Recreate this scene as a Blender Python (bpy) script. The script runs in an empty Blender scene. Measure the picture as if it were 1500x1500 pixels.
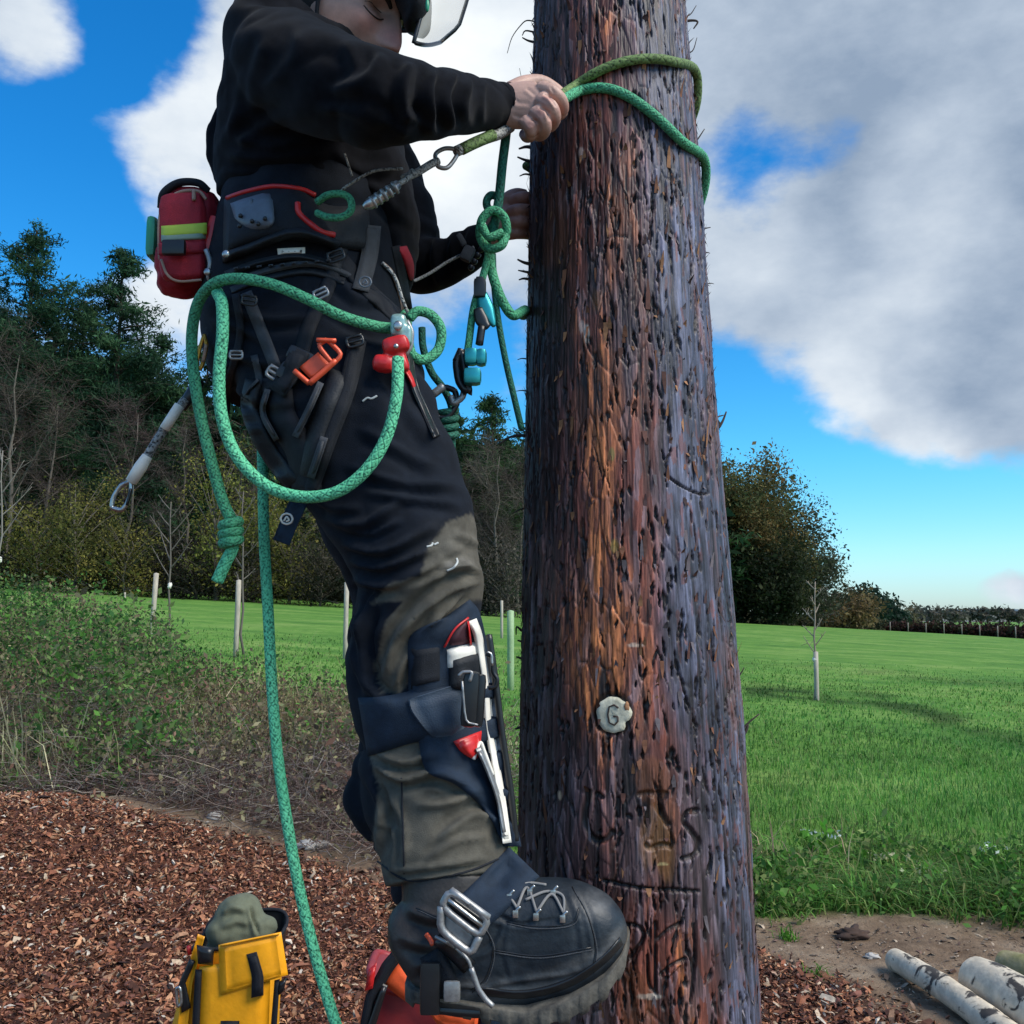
import bpy, math, random
import numpy as np
from mathutils import Vector, Matrix
from mathutils.bvhtree import BVHTree
R_ = math.radians
rng = np.random.default_rng(7)
random.seed(7)
sc = bpy.context.scene
COL = sc.collection

# ------------------------------------------------------------------ camera
FPX = 1400.0; HOR = 905.0; CAMZ = 1.45
PITCH = math.atan((HOR-750)/FPX)
cd = bpy.data.cameras.new('camera'); cam = bpy.data.objects.new('camera', cd); COL.objects.link(cam)
cd.sensor_width = 36; cd.lens = FPX/1500*36; cd.clip_end = 6000; cd.clip_start = 0.02
cam.location = (0, 0, CAMZ); cam.rotation_euler = (math.pi/2+PITCH, 0, 0)
sc.camera = cam
FW = np.array([0, math.cos(PITCH), math.sin(PITCH)]); UP = np.array([0, -math.sin(PITCH), math.cos(PITCH)])
CP = np.array([0, 0, CAMZ])
def ray(px, py):
    return FW*FPX + np.array([1., 0, 0])*(px-750) + UP*(750-py)
def P(px, py, Y):
    d = ray(px, py); return CP + d*(Y/d[1])
def proj(V):
    q = np.asarray(V)-CP; z = q@FW
    z = np.where(z < 1e-3, 1e-3, z)
    return 750+FPX*q[:, 0]/z, 750-FPX*(q@UP)/z

# ------------------------------------------------------------------ world, sun, exposure
SUN_EL, SUN_AZ = R_(46), R_(120)      # azimuth clockwise from +Y
def build_world():
    w = bpy.data.worlds.new('World'); sc.world = w; w.use_nodes = True
    nt = w.node_tree; N = nt.nodes; L = nt.links; N.clear()
    out = N.new('ShaderNodeOutputWorld'); bg = N.new('ShaderNodeBackground'); bg.inputs[1].default_value = 0.12
    sky = N.new('ShaderNodeTexSky'); sky.sky_type = 'NISHITA'; sky.sun_disc = False
    sky.sun_elevation = SUN_EL; sky.sun_rotation = SUN_AZ; sky.ozone_density = 2.0; sky.dust_density = 0.4; sky.air_density = 1.0
    hs = N.new('ShaderNodeHueSaturation'); hs.inputs['Saturation'].default_value = 1.4; hs.inputs['Value'].default_value = SKYV
    L.new(sky.outputs[0], hs.inputs['Color'])
    tint = N.new('ShaderNodeMix'); tint.data_type = 'RGBA'; tint.blend_type = 'MULTIPLY'; tint.inputs[0].default_value = 1
    L.new(hs.outputs[0], tint.inputs[6])
    tc = N.new('ShaderNodeTexCoord'); sx = N.new('ShaderNodeSeparateXYZ'); L.new(tc.outputs['Generated'], sx.inputs[0])
    tr_ = N.new('ShaderNodeValToRGB'); L.new(sx.outputs[2], tr_.inputs[0]); te = tr_.color_ramp.elements
    te[0].position = 0.0; te[0].color = (.50, .66, 1.05, 1); te[1].position = .42; te[1].color = (.30, .86, 1.0, 1); tq = te.new(.16); tq.color = (.44, .92, 1.0, 1); tq = te.new(.05); tq.color = (.56, .80, 1.0, 1)
    L.new(tr_.outputs[0], tint.inputs[7])
    def math_(op, a, b=None, clamp=False):
        m = N.new('ShaderNodeMath'); m.operation = op; m.use_clamp = clamp
        for i, v in enumerate((a, b)):
            if v is None: continue
            if isinstance(v, (int, float)): m.inputs[i].default_value = v
            else: L.new(v, m.inputs[i])
        return m.outputs[0]
    def noise(scale, detail, rough, off=(0, 0, 0), st=(1, 1, 1.8), dist=0.0):
        mp = N.new('ShaderNodeMapping'); L.new(tc.outputs['Generated'], mp.inputs[0]); mp.inputs['Location'].default_value = off; mp.inputs['Scale'].default_value = st
        n = N.new('ShaderNodeTexNoise'); n.inputs['Scale'].default_value = scale; n.inputs['Detail'].default_value = detail; n.inputs['Roughness'].default_value = rough
        n.inputs['Distortion'].default_value = dist
        L.new(mp.outputs[0], n.inputs['Vector']); return n.outputs[0]
    wv = N.new('ShaderNodeTexNoise'); wv.inputs['Scale'].default_value = 9; wv.inputs['Detail'].default_value = 4; L.new(tc.outputs['Generated'], wv.inputs['Vector'])
    wsub = N.new('ShaderNodeVectorMath'); wsub.operation = 'SUBTRACT'; L.new(wv.outputs['Color'], wsub.inputs[0]); wsub.inputs[1].default_value = (.5, .5, .5)
    wsc = N.new('ShaderNodeVectorMath'); wsc.operation = 'SCALE'; L.new(wsub.outputs[0], wsc.inputs[0]); wsc.inputs['Scale'].default_value = 0.10
    wadd = N.new('ShaderNodeVectorMath'); wadd.operation = 'ADD'; L.new(tc.outputs['Generated'], wadd.inputs[0]); L.new(wsc.outputs[0], wadd.inputs[1])
    def blobs(lst):
        acc = None
        for (px, py, rr, w_) in lst:
            d = ray(px, py); d = d/np.linalg.norm(d)
            v = N.new('ShaderNodeVectorMath'); v.operation = 'DISTANCE'; L.new(wadd.outputs[0], v.inputs[0]); v.inputs[1].default_value = tuple(d)
            mr = N.new('ShaderNodeMapRange'); mr.interpolation_type = 'SMOOTHSTEP'
            mr.inputs[1].default_value = rr/FPX*1.5; mr.inputs[2].default_value = 0.0; mr.inputs[3].default_value = 0; mr.inputs[4].default_value = w_
            L.new(v.outputs['Value'], mr.inputs[0])
            acc = mr.outputs[0] if acc is None else math_('ADD', acc, mr.outputs[0])
        return acc
    n1 = noise(4.5, 9, 0.62); n2 = noise(3.2, 6, 0.55, (3, 1, 7)); n3 = noise(14, 6, 0.6, (1, 8, 2))
    dens = blobs([(40, 10, 85, 1.0), (100, 30, 60, .6), (110, 170, 38, .55), (180, 185, 50, .8), (260, 180, 60, .9), (330, 100, 60, .7), (300, 240, 70, .9), (400, 40, 100, 1.0), (250, 290, 50, .6), (220, 250, 40, .4),
                  (500, 250, 240, .9), (700, 80, 240, 1.3), (690, 360, 130, .5), (240, 450, 70, 1.1), (90, 390, 30, .5), (20, 70, 50, .5),
                  (900, 150, 300, 1.0), (1150, 40, 240, 1.1), (1400, 60, 280, 1.3), (1120, 400, 150, 1.0), (1330, 330, 220, 1.2), (1500, 400, 230, 1.3), (1300, 500, 130, 1.0),
                  (1430, 570, 130, 1.1), (1280, 600, 60, .9), (1350, 650, 60, .8), (1500, 640, 90, .7), (1080, 450, 60, .5), (1470, 500, 150, .8),
                  (1105, 240, 85, -1.5), (1165, 150, 150, -1.5), (1262, 215, 80, -1.1), (1060, 330, 90, -.5), (1110, 650, 120, -1.9), (1320, 790, 150, -1.7), (1480, 770, 100, -1.0), (110, 290, 100, -1.4), (50, 200, 80, -1.3), (220, 50, 90, -1.4), (180, 105, 60, -1.0), (80, 340, 80, -1.2), (170, 340, 50, -.7),
                  (1400, 858, 26, .8), (1450, 860, 30, .8), (1490, 855, 30, .7), (1500, 885, 30, .6), (1195, 590, 20, .5), (700, 480, 70, -1.0), (1080, 800, 120, -.8), (130, 260, 240, -.45), (1200, 720, 320, -.55), (1500, 780, 120, -.5), (700, 650, 260, -.6), (1430, 862, 46, 1.2), (1490, 872, 44, 1.2)])
    nd = math_('MULTIPLY', math_('SUBTRACT', n1, 0.5), 1.9)
    dd = math_('ADD', math_('ADD', math_('ADD', dens, nd), math_('MULTIPLY', math_('SUBTRACT', n3, 0.5), 2.1)), 0.55)
    mask = N.new('ShaderNodeMapRange'); mask.interpolation_type = 'SMOOTHSTEP'; mask.inputs[1].default_value = 0.0; mask.inputs[2].default_value = 1.5
    L.new(dd, mask.inputs[0])
    # brightness of the cloud body: thin edges and lit heads bright, thick bases grey
    br = blobs([(60, 50, 130, .45), (250, 210, 170, .45), (255, 440, 130, .7), (690, 90, 260, .75), (500, 250, 220, .5), (1375, 260, 90, .36), (1090, 350, 100, .36), (1390, 370, 90, .28), (1255, 520, 90, .45), (1230, 600, 55, .45), (1350, 670, 60, .65), (1440, 880, 80, .55), (1300, 430, 70, .2),
                (1450, 60, 300, -.22), (1470, 480, 160, -.2), (1400, 620, 110, -.1)])
    bb = math_('ADD', math_('ADD', br, math_('MULTIPLY', math_('SUBTRACT', n2, 0.5), 0.9)), math_('MULTIPLY', math_('SUBTRACT', n3, 0.5), 0.6))
    ramp = N.new('ShaderNodeValToRGB'); L.new(math_('ADD', math_('MULTIPLY', bb, 0.8), 0.24, True), ramp.inputs[0])
    e = ramp.color_ramp.elements
    k = 1/0.12*CLV
    e[0].position = 0.0; e[0].color = (.25*k, .33*k, .45*k, 1)
    e[1].position = 1.0; e[1].color = (.88*k, .92*k, .94*k, 1)
    for p_, c in ((.28, (.42, .50, .61)), (.6, (.62, .69, .77))):
        q = e.new(p_); q.color = (c[0]*k, c[1]*k, c[2]*k, 1)
    mx = N.new('ShaderNodeMix'); mx.data_type = 'RGBA'
    L.new(mask.outputs[0], mx.inputs[0]); L.new(tint.outputs[2], mx.inputs[6]); L.new(ramp.outputs[0], mx.inputs[7])
    L.new(mx.outputs[2], bg.inputs[0]); L.new(bg.outputs[0], out.inputs[0])
SKYV = 0.92; CLV = 0.60
build_world()
sd = bpy.data.lights.new('sun', 'SUN'); sd.energy = 2.2; sd.angle = R_(34); sd.color = (1, .92, .80)
sun = bpy.data.objects.new('sun', sd); COL.objects.link(sun)
sdir = Vector((math.sin(SUN_AZ)*math.cos(SUN_EL), math.cos(SUN_AZ)*math.cos(SUN_EL), math.sin(SUN_EL)))
sun.rotation_euler = sdir.to_track_quat('Z', 'Y').to_euler()
sc.view_settings.view_transform = 'Standard'; sc.view_settings.look = 'None'; sc.view_settings.exposure = 0.92; sc.view_settings.gamma = 1
sc.view_settings.use_curve_mapping = False
sc.render.engine = 'CYCLES'

# ------------------------------------------------------------------ noise
def _h(ix, iy, seed):
    n = (ix.astype(np.int64)*374761393 + iy.astype(np.int64)*668265263 + seed*1442695041) & 0xffffffff
    n = ((n ^ (n >> 13))*1274126177) & 0xffffffff
    n = n ^ (n >> 16)
    return (n & 0xffffff)/float(0xffffff)
def vnoise(x, y, seed=0):
    ix = np.floor(x); iy = np.floor(y); fx = x-ix; fy = y-iy
    ix = ix.astype(np.int64); iy = iy.astype(np.int64)
    fx = fx*fx*(3-2*fx); fy = fy*fy*(3-2*fy)
    a = _h(ix, iy, seed); b = _h(ix+1, iy, seed); c = _h(ix, iy+1, seed); d = _h(ix+1, iy+1, seed)
    return (a*(1-fx)+b*fx)*(1-fy)+(c*(1-fx)+d*fx)*fy
def fbm(x, y, seed=0, o=4, g=.5):
    s = 0; a = 1; t = 0
    for i in range(o):
        s = s+a*vnoise(x*2**i+i*17.3, y*2**i-i*9.1, seed+i); t += a; a *= g
    return s/t
def voronoi(x, y, seed=0):
    ix = np.floor(x).astype(np.int64); iy = np.floor(y).astype(np.int64)
    d1 = np.full(x.shape, 9.); d2 = np.full(x.shape, 9.); cid = np.zeros(x.shape)
    for dx in (-1, 0, 1):
        for dy in (-1, 0, 1):
            cx = ix+dx; cy = iy+dy
            jx = cx+_h(cx, cy, seed); jy = cy+_h(cx, cy, seed+1)
            d = np.hypot(x-jx, y-jy); r = _h(cx, cy, seed+2)
            closer = d < d1
            d2 = np.where(closer, d1, np.minimum(d2, d)); cid = np.where(closer, r, cid); d1 = np.where(closer, d, d1)
    return d1, d2, cid
def sstep(a, b, x):
    t = np.clip((x-a)/(b-a), 0, 1); return t*t*(3-2*t)

# ------------------------------------------------------------------ materials
def mat(name, col, rough=.7, metal=0., var=.0, vscale=30., bump=0., bscale=200., attr=None, stretch=None, col2=None, sheen=0., spec=.5, trans=0., alpha=1., coat=0., bdist=.002, translucent=0.):
    m = bpy.data.materials.new(name); m.use_nodes = True
    nt = m.node_tree; N = nt.nodes; L = nt.links; b = N['Principled BSDF']
    b.inputs['Roughness'].default_value = rough; b.inputs['Metallic'].default_value = metal
    b.inputs['Base Color'].default_value = (*col, 1); b.inputs['Specular IOR Level'].default_value = spec
    if sheen: b.inputs['Sheen Weight'].default_value = sheen; b.inputs['Sheen Roughness'].default_value = .5
    if trans: b.inputs['Transmission Weight'].default_value = trans
    if coat: b.inputs['Coat Weight'].default_value = coat; b.inputs['Coat Roughness'].default_value = .2
    b.inputs['Alpha'].default_value = alpha
    tc = N.new('ShaderNodeTexCoord'); vec = tc.outputs['Object']
    if stretch:
        mp = N.new('ShaderNodeMapping'); mp.inputs['Scale'].default_value = stretch; L.new(vec, mp.inputs[0]); vec = mp.outputs[0]
    src = None
    if attr:
        a = N.new('ShaderNodeAttribute'); a.attribute_name = attr; src = a.outputs['Color']
    if var or col2:
        n = N.new('ShaderNodeTexNoise'); n.inputs['Scale'].default_value = vscale; n.inputs['Detail'].default_value = 6; n.inputs['Roughness'].default_value = .65
        L.new(vec, n.inputs['Vector'])
        r = N.new('ShaderNodeMapRange'); r.inputs[1].default_value = .32; r.inputs[2].default_value = .68; L.new(n.outputs[0], r.inputs[0])
        if col2:
            x = N.new('ShaderNodeMix'); x.data_type = 'RGBA'; L.new(r.outputs[0], x.inputs[0]); x.inputs[6].default_value = (*col, 1); x.inputs[7].default_value = (*col2, 1)
            src = x.outputs[2]
        if var:
            r2 = N.new('ShaderNodeMapRange'); L.new(r.outputs[0], r2.inputs[0]); r2.inputs[3].default_value = 1-var; r2.inputs[4].default_value = 1+var
            x = N.new('ShaderNodeVectorMath'); x.operation = 'SCALE'; L.new(r2.outputs[0], x.inputs['Scale'])
            if src is None: x.inputs[0].default_value = col
            else: L.new(src, x.inputs[0])
            src = x.outputs[0]
    if src is not None: L.new(src, b.inputs['Base Color'])
    if bump:
        n = N.new('ShaderNodeTexNoise'); n.inputs['Scale'].default_value = bscale; n.inputs['Detail'].default_value = 4; L.new(vec, n.inputs['Vector'])
        bp = N.new('ShaderNodeBump'); bp.inputs['Strength'].default_value = bump; bp.inputs['Distance'].default_value = bdist
        L.new(n.outputs[0], bp.inputs['Height']); L.new(bp.outputs[0], b.inputs['Normal'])
    if translucent:
        t = N.new('ShaderNodeBsdfTranslucent'); x = N.new('ShaderNodeMixShader'); x.inputs[0].default_value = translucent
        if src is not None: L.new(src, t.inputs['Color'])
        o = N['Material Output']; L.new(b.outputs[0], x.inputs[1]); L.new(t.outputs[0], x.inputs[2]); L.new(x.outputs[0], o.inputs['Surface'])
    return m
def rope_mat(name, ca, cb, cc=None, k=6):
    m = bpy.data.materials.new(name); m.use_nodes = True
    nt = m.node_tree; N = nt.nodes; L = nt.links; b = N['Principled BSDF']; b.inputs['Roughness'].default_value = .75
    uv = N.new('ShaderNodeUVMap'); uv.uv_map = 'UVMap'; sp = N.new('ShaderNodeSeparateXYZ'); L.new(uv.outputs[0], sp.inputs[0])
    def mth(op, a, c=None, cl=False):
        q = N.new('ShaderNodeMath'); q.operation = op; q.use_clamp = cl
        for i, v in enumerate((a, c)):
            if v is None: continue
            if isinstance(v, (int, float)): q.inputs[i].default_value = v
            else: L.new(v, q.inputs[i])
        return q.outputs[0]
    u = mth('MULTIPLY', sp.outputs[0], math.pi*k); v = mth('MULTIPLY', sp.outputs[1], math.pi*k*.85)
    s1 = mth('ABSOLUTE', mth('SINE', mth('ADD', u, v))); s2 = mth('ABSOLUTE', mth('SINE', mth('SUBTRACT', u, v)))
    ck = mth('GREATER_THAN', mth('MULTIPLY', mth('SINE', u), mth('SINE', v)), 0.0)
    h = mth('ADD', mth('MULTIPLY', s1, ck), mth('MULTIPLY', s2, mth('SUBTRACT', 1.0, ck))); pr = mth('SUBTRACT', h, .45)
    nz = N.new('ShaderNodeTexNoise'); nz.inputs['Scale'].default_value = 330; nz.inputs['Detail'].default_value = 2
    tc = N.new('ShaderNodeTexCoord'); L.new(tc.outputs['Object'], nz.inputs['Vector'])
    n2 = N.new('ShaderNodeTexNoise'); n2.inputs['Scale'].default_value = 9; n2.inputs['Detail'].default_value = 3; L.new(tc.outputs['Object'], n2.inputs['Vector'])
    f = mth('ADD', mth('MULTIPLY', pr, .16), mth('MULTIPLY', mth('SUBTRACT', nz.outputs[0], .45), 3.6))
    fr = N.new('ShaderNodeMapRange'); L.new(f, fr.inputs[0]); fr.inputs[1].default_value = -.35; fr.inputs[2].default_value = .35
    x = N.new('ShaderNodeMix'); x.data_type = 'RGBA'; L.new(fr.outputs[0], x.inputs[0]); x.inputs[6].default_value = (*ca, 1); x.inputs[7].default_value = (*cb, 1)
    src = x.outputs[2]
    y = N.new('ShaderNodeMix'); y.data_type = 'RGBA'; y.blend_type = 'MIX'
    r3 = N.new('ShaderNodeMapRange'); L.new(n2.outputs[0], r3.inputs[0]); r3.inputs[1].default_value = .45; r3.inputs[2].default_value = .75; r3.inputs[4].default_value = .55
    L.new(r3.outputs[0], y.inputs[0]); L.new(src, y.inputs[6]); y.inputs[7].default_value = (*(cc or tuple(c*.55 for c in cb)), 1)
    L.new(y.outputs[2], b.inputs['Base Color'])
    bp = N.new('ShaderNodeBump'); bp.inputs['Strength'].default_value = .9; bp.inputs['Distance'].default_value = .0011; L.new(mth('POWER', h, .5), bp.inputs['Height']); L.new(bp.outputs[0], b.inputs['Normal'])
    return m
M = {}
M['jacket'] = mat('black_fleece', (.0055, .006, .0085), .95, var=.4, vscale=40, bump=.35, bscale=1100, sheen=.05, spec=.06, bdist=.0012)
M['web'] = mat('dark_webbing', (.010, .012, .017), .7, var=.2, vscale=60, bump=.6, bscale=900, spec=.3)
M['web_grey'] = mat('grey_webbing', (.052, .056, .064), .7, var=.2, vscale=60, bump=.6, bscale=900, spec=.3)
M['web_navy'] = mat('navy_webbing', (.012, .024, .044), .72, var=.25, vscale=60, bump=.5, bscale=900, spec=.3)
M['blk'] = mat('black_plastic', (.012, .013, .015), .35, var=.2, bump=.1, bscale=90)
M['pad'] = mat('black_padding', (.012, .014, .018), .62, var=.3, bump=.4, bscale=300, spec=.35)
M['greypl'] = mat('grey_plastic', (.10, .12, .15), .45, var=.2, vscale=50)
M['steel'] = mat('worn_steel', (.45, .45, .44), .32, .9, var=.3, vscale=120, bump=.2, bscale=150)
M['alu'] = mat('dull_aluminium', (.30, .30, .30), .42, .55, var=.25, vscale=90, bump=.2, bscale=150)
M['white'] = mat('white_paint', (.80, .75, .66), .45, var=.15)
M['red'] = mat('red_cloth', (.36, .012, .025), .75, var=.25, vscale=30, bump=.5, bscale=600)
M['redpl'] = mat('red_plastic', (.55, .02, .02), .35, var=.15)
M['orange'] = mat('orange_metal', (.75, .10, .04), .38, .2, var=.2)
M['orangecl'] = mat('orange_cloth', (.80, .10, .02), .7, var=.15, bump=.3, bscale=500)
M['yel'] = mat('yellow_tarpaulin', (.95, .40, .010), .42, var=.12, vscale=14, bump=.25, bscale=60, bdist=.004)
M['teal'] = mat('teal_anodised', (.03, .32, .34), .3, .6, var=.2)
M['hiviz'] = mat('lime_band', (.50, .62, .06), .6, var=.1)
M['refl'] = mat('grey_green_band', (.25, .33, .24), .5, var=.1)
M['green'] = mat('green_plastic', (.03, .30, .16), .35, var=.1)
M['skin'] = mat('skin', (.36, .205, .155), .52, var=.16, vscale=45, bump=.3, bscale=380, bdist=.001, attr='skin_tint')
M['lace'] = mat('grey_lace', (.22, .21, .20), .7)
M['cloth'] = mat('sage_cloth', (.12, .13, .085), .9, var=.2, vscale=25, bump=.4, bscale=400)
M['rope'] = rope_mat('green_rope', (.008, .085, .045), (.08, .42, .21), k=8)
M['rope_light'] = rope_mat('bright_green_rope', (.010, .12, .065), (.14, .62, .33), (.07, .46, .23), k=8)
M['rope_moss'] = rope_mat('mossy_rope', (.03, .05, .015), (.15, .24, .07), k=4)
M['rope_dark'] = rope_mat('dark_green_rope', (.006, .045, .03), (.02, .17, .11))
M['rope_bw'] = rope_mat('speckled_cord', (.01, .01, .01), (.40, .40, .38), (.05, .05, .05), k=3)
M['gold'] = mat('gold_metal', (.55, .28, .05), .35, .8)
M['tan'] = mat('tan_piping', (.35, .22, .16), .7)

# ------------------------------------------------------------------ mesh plumbing
class G:
    def __init__(s): s.V = []; s.F = {3: [], 4: []}; s.M = {3: [], 4: []}; s.n = 0; s.UV = []; s.C = []
    def add(s, V, F, mi=0, uv=None, col=None):
        V = np.asarray(V, float).reshape(-1, 3); s.V.append(V)
        s.UV.append(np.zeros((len(V), 2)) if uv is None else np.asarray(uv))
        c = np.ones((len(V), 3)) if col is None else np.broadcast_to(np.asarray(col, float), (len(V), 3)); s.C.append(c)
        if isinstance(F, np.ndarray): F = [F]
        for f in F:
            f = np.asarray(f)
            if f.size == 0: continue
            s.F[f.shape[1]].append(f+s.n); s.M[f.shape[1]].append(np.full(len(f), mi))
        s.n += len(V); return s
    def arrays(s):
        V = np.concatenate(s.V); T = np.concatenate(s.F[3]) if s.F[3] else np.zeros((0, 3), int); Q = np.concatenate(s.F[4]) if s.F[4] else np.zeros((0, 4), int)
        return V, T, Q
def build_mesh(name, g, mats, smooth=True, off=(0, 0, 0), uv=False, col=None, fl=None):
    V, T, Q = g.arrays(); V = V-np.asarray(off)
    me = bpy.data.meshes.new(name)
    nl = len(T)*3+len(Q)*4; nf = len(T)+len(Q)
    me.vertices.add(len(V)); me.vertices.foreach_set('co', V.astype(np.float32).ravel())
    me.loops.add(nl); li = np.concatenate([T.ravel(), Q.ravel()]).astype(np.int32); me.loops.foreach_set('vertex_index', li)
    me.polygons.add(nf)
    st = np.concatenate([np.arange(len(T))*3, len(T)*3+np.arange(len(Q))*4]).astype(np.int32)
    me.polygons.foreach_set('loop_start', st)
    me.polygons.foreach_set('use_smooth', np.full(nf, smooth))
    mi = np.concatenate(([np.concatenate(g.M[3])] if g.M[3] else [])+([np.concatenate(g.M[4])] if g.M[4] else [])).astype(np.int32)
    me.polygons.foreach_set('material_index', mi)
    for m in (mats if isinstance(mats, (list, tuple)) else [mats]): me.materials.append(m)
    if uv:
        u = me.uv_layers.new(name='UVMap'); u.data.foreach_set('uv', np.concatenate(g.UV)[li].astype(np.float32).ravel())
    if col:
        c = me.color_attributes.new(col, 'FLOAT_COLOR', 'POINT'); cc = np.concatenate(g.C); c.data.foreach_set('color', np.column_stack([cc, np.ones(len(cc))]).astype(np.float32).ravel())
    if fl:
        for k_, a in fl.items():
            t = me.attributes.new(k_, 'FLOAT', 'POINT'); t.data.foreach_set('value', np.asarray(a, np.float32))
    me.update(calc_edges=True); me.validate()
    return me
def rootloc(p):
    while p.parent is not None: p = p.parent
    return np.array(p.location)
def obj(name, g, m, parent=None, label=None, cat=None, group=None, kind=None, smooth=True, origin=None, **kw):
    if parent is not None: off = rootloc(parent)
    elif origin is not None: off = np.asarray(origin, float)
    else: off = np.zeros(3)
    me = build_mesh(name, g, m, smooth, off, **kw)
    o = bpy.data.objects.new(name, me); COL.objects.link(o)
    if parent is not None: o.parent = parent
    else: o.location = off
    tag(o, label, cat, group, kind); return o
def tag(o, label=None, cat=None, group=None, kind=None):
    for k, v in (('label', label), ('category', cat), ('group', group), ('kind', kind)):
        if v: o[k] = v
def thing(name, label, cat, loc, group=None):
    o = bpy.data.objects.new(name, None); COL.objects.link(o); o.location = loc; o.empty_display_size = .1; tag(o, label, cat, group); return o

def catmull(A, sub):
    A = np.asarray(A, float)
    if len(A) < 3: 
        t = np.linspace(0, 1, sub*(len(A)-1)+1)[:, None]; return A[0]*(1-t)+A[-1]*t
    Pp = np.vstack([2*A[0]-A[1], A, 2*A[-1]-A[-2]]); out = []
    for i in range(1, len(Pp)-2):
        p0, p1, p2, p3 = Pp[i-1:i+3]
        for k in range(sub):
            t = k/sub; out.append(.5*((2*p1)+(-p0+p2)*t+(2*p0-5*p1+4*p2-p3)*t*t+(-p0+3*p1-3*p2+p3)*t**3))
    out.append(A[-1]); return np.array(out)
def frames(C):
    T = np.gradient(C, axis=0); T /= np.linalg.norm(T, axis=1)[:, None]+1e-12
    a = np.array([0, 1., 0]) if abs(T[0][1]) < .9 else np.array([1., 0, 0])
    U = [np.cross(T[0], a)/np.linalg.norm(np.cross(T[0], a))]
    for i in range(1, len(C)):
        u = U[-1]-T[i]*(U[-1]@T[i]); U.append(u/(np.linalg.norm(u)+1e-12))
    U = np.array(U); W = np.cross(T, U); return T, U, W
def tube(C, r, n=10, cap=True, closed=False):
    C = np.asarray(C, float); r = np.broadcast_to(np.asarray(r, float), (len(C),)).copy()
    T, U, W = frames(C); th = np.linspace(0, 2*np.pi, n+1)
    V = C[:, None]+r[:, None, None]*(np.cos(th)[None, :, None]*U[:, None]+np.sin(th)[None, :, None]*W[:, None])
    L = np.concatenate([[0], np.cumsum(np.linalg.norm(np.diff(C, axis=0), axis=1))])/(2*np.pi*max(r.mean(), 1e-6))
    uv = np.stack(np.broadcast_arrays(np.linspace(0, 1, n+1)[None], L[:, None]), -1).reshape(-1, 2)
    m = len(C); i = np.arange(m-1)[:, None]; j = np.arange(n)[None]
    Q = np.stack([i*(n+1)+j, i*(n+1)+j+1, (i+1)*(n+1)+j+1, (i+1)*(n+1)+j], -1).reshape(-1, 4)
    V = V.reshape(-1, 3); F = [Q]
    if cap:
        k = len(V); V = np.vstack([V, C[0]-T[0]*r[0]*.3, C[-1]+T[-1]*r[-1]*.3]); uv = np.vstack([uv, uv[0], uv[-1]])
        a = np.arange(n); F.append(np.stack([a+1, a, np.full(n, k)], -1)); b = (m-1)*(n+1)+a; F.append(np.stack([b, b+1, np.full(n, k+1)], -1))
    return V, F, uv
def loft(secs, n=28, sub=5, p=2.0, ax=(0, 1, 0)):
    """sections (px, py, Y, half width px, half depth m): rings square to the path"""
    S = []
    for s in secs:
        px, py, Y, hw = s[:4]; w = hw*Y/FPX; hd = s[4] if len(s) > 4 and s[4] else w
        S.append([*P(px, py, Y), w, hd])
    S = catmull(S, sub); C = S[:, :3]; hw = S[:, 3]; hd = S[:, 4]
    T = np.gradient(C, axis=0); T /= np.linalg.norm(T, axis=1)[:, None]
    D = np.asarray(ax, float)[None]-T*(T@np.asarray(ax, float))[:, None]; D /= np.linalg.norm(D, axis=1)[:, None]
    W = np.cross(T, D); th = np.linspace(0, 2*np.pi, n, endpoint=False)
    c = np.sign(np.cos(th))*np.abs(np.cos(th))**(2/p); s_ = np.sign(np.sin(th))*np.abs(np.sin(th))**(2/p)
    V = C[:, None]+c[None, :, None]*(hw[:, None]*W)[:, None]+s_[None, :, None]*(hd[:, None]*D)[:, None]
    m = len(C); i = np.arange(m-1)[:, None]; j = np.arange(n)[None]; jn = (j+1) % n
    Q = np.stack(np.broadcast_arrays(i*n+j, i*n+jn, (i+1)*n+jn, (i+1)*n+j), -1).reshape(-1, 4)
    V = V.reshape(-1, 3); k = len(V); V = np.vstack([V, C[0]-T[0]*hw[0]*.15, C[-1]+T[-1]*hw[-1]*.15])
    a = np.arange(n); an = (a+1) % n
    return V, [Q, np.stack([an, a, np.full(n, k)], -1), np.stack([(m-1)*n+a, (m-1)*n+an, np.full(n, k+1)], -1)]
def sphere(c, r, M3=None, nu=20, nv=12):
    u = np.linspace(0, 2*np.pi, nu, endpoint=False); v = np.linspace(0, np.pi, nv+1)[1:-1]
    vv, uu = np.meshgrid(v, u, indexing='ij')
    V = np.stack([np.sin(vv)*np.cos(uu), np.sin(vv)*np.sin(uu), np.cos(vv)], -1).reshape(-1, 3)
    V = np.vstack([V, [0, 0, 1], [0, 0, -1]])*np.asarray(r)
    if M3 is not None: V = V@np.asarray(M3).T
    m = nv-1; i = np.arange(m-1)[:, None]; j = np.arange(nu)[None]; jn = (j+1) % nu
    Q = np.stack(np.broadcast_arrays(i*nu+j, (i+1)*nu+j, (i+1)*nu+jn, i*nu+jn), -1).reshape(-1, 4)
    a = np.arange(nu); an = (a+1) % nu; k = m*nu
    return V+np.asarray(c), [Q, np.stack([a, an, np.full(nu, k)], -1), np.stack([(m-1)*nu+an, (m-1)*nu+a, np.full(nu, k+1)], -1)]
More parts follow.
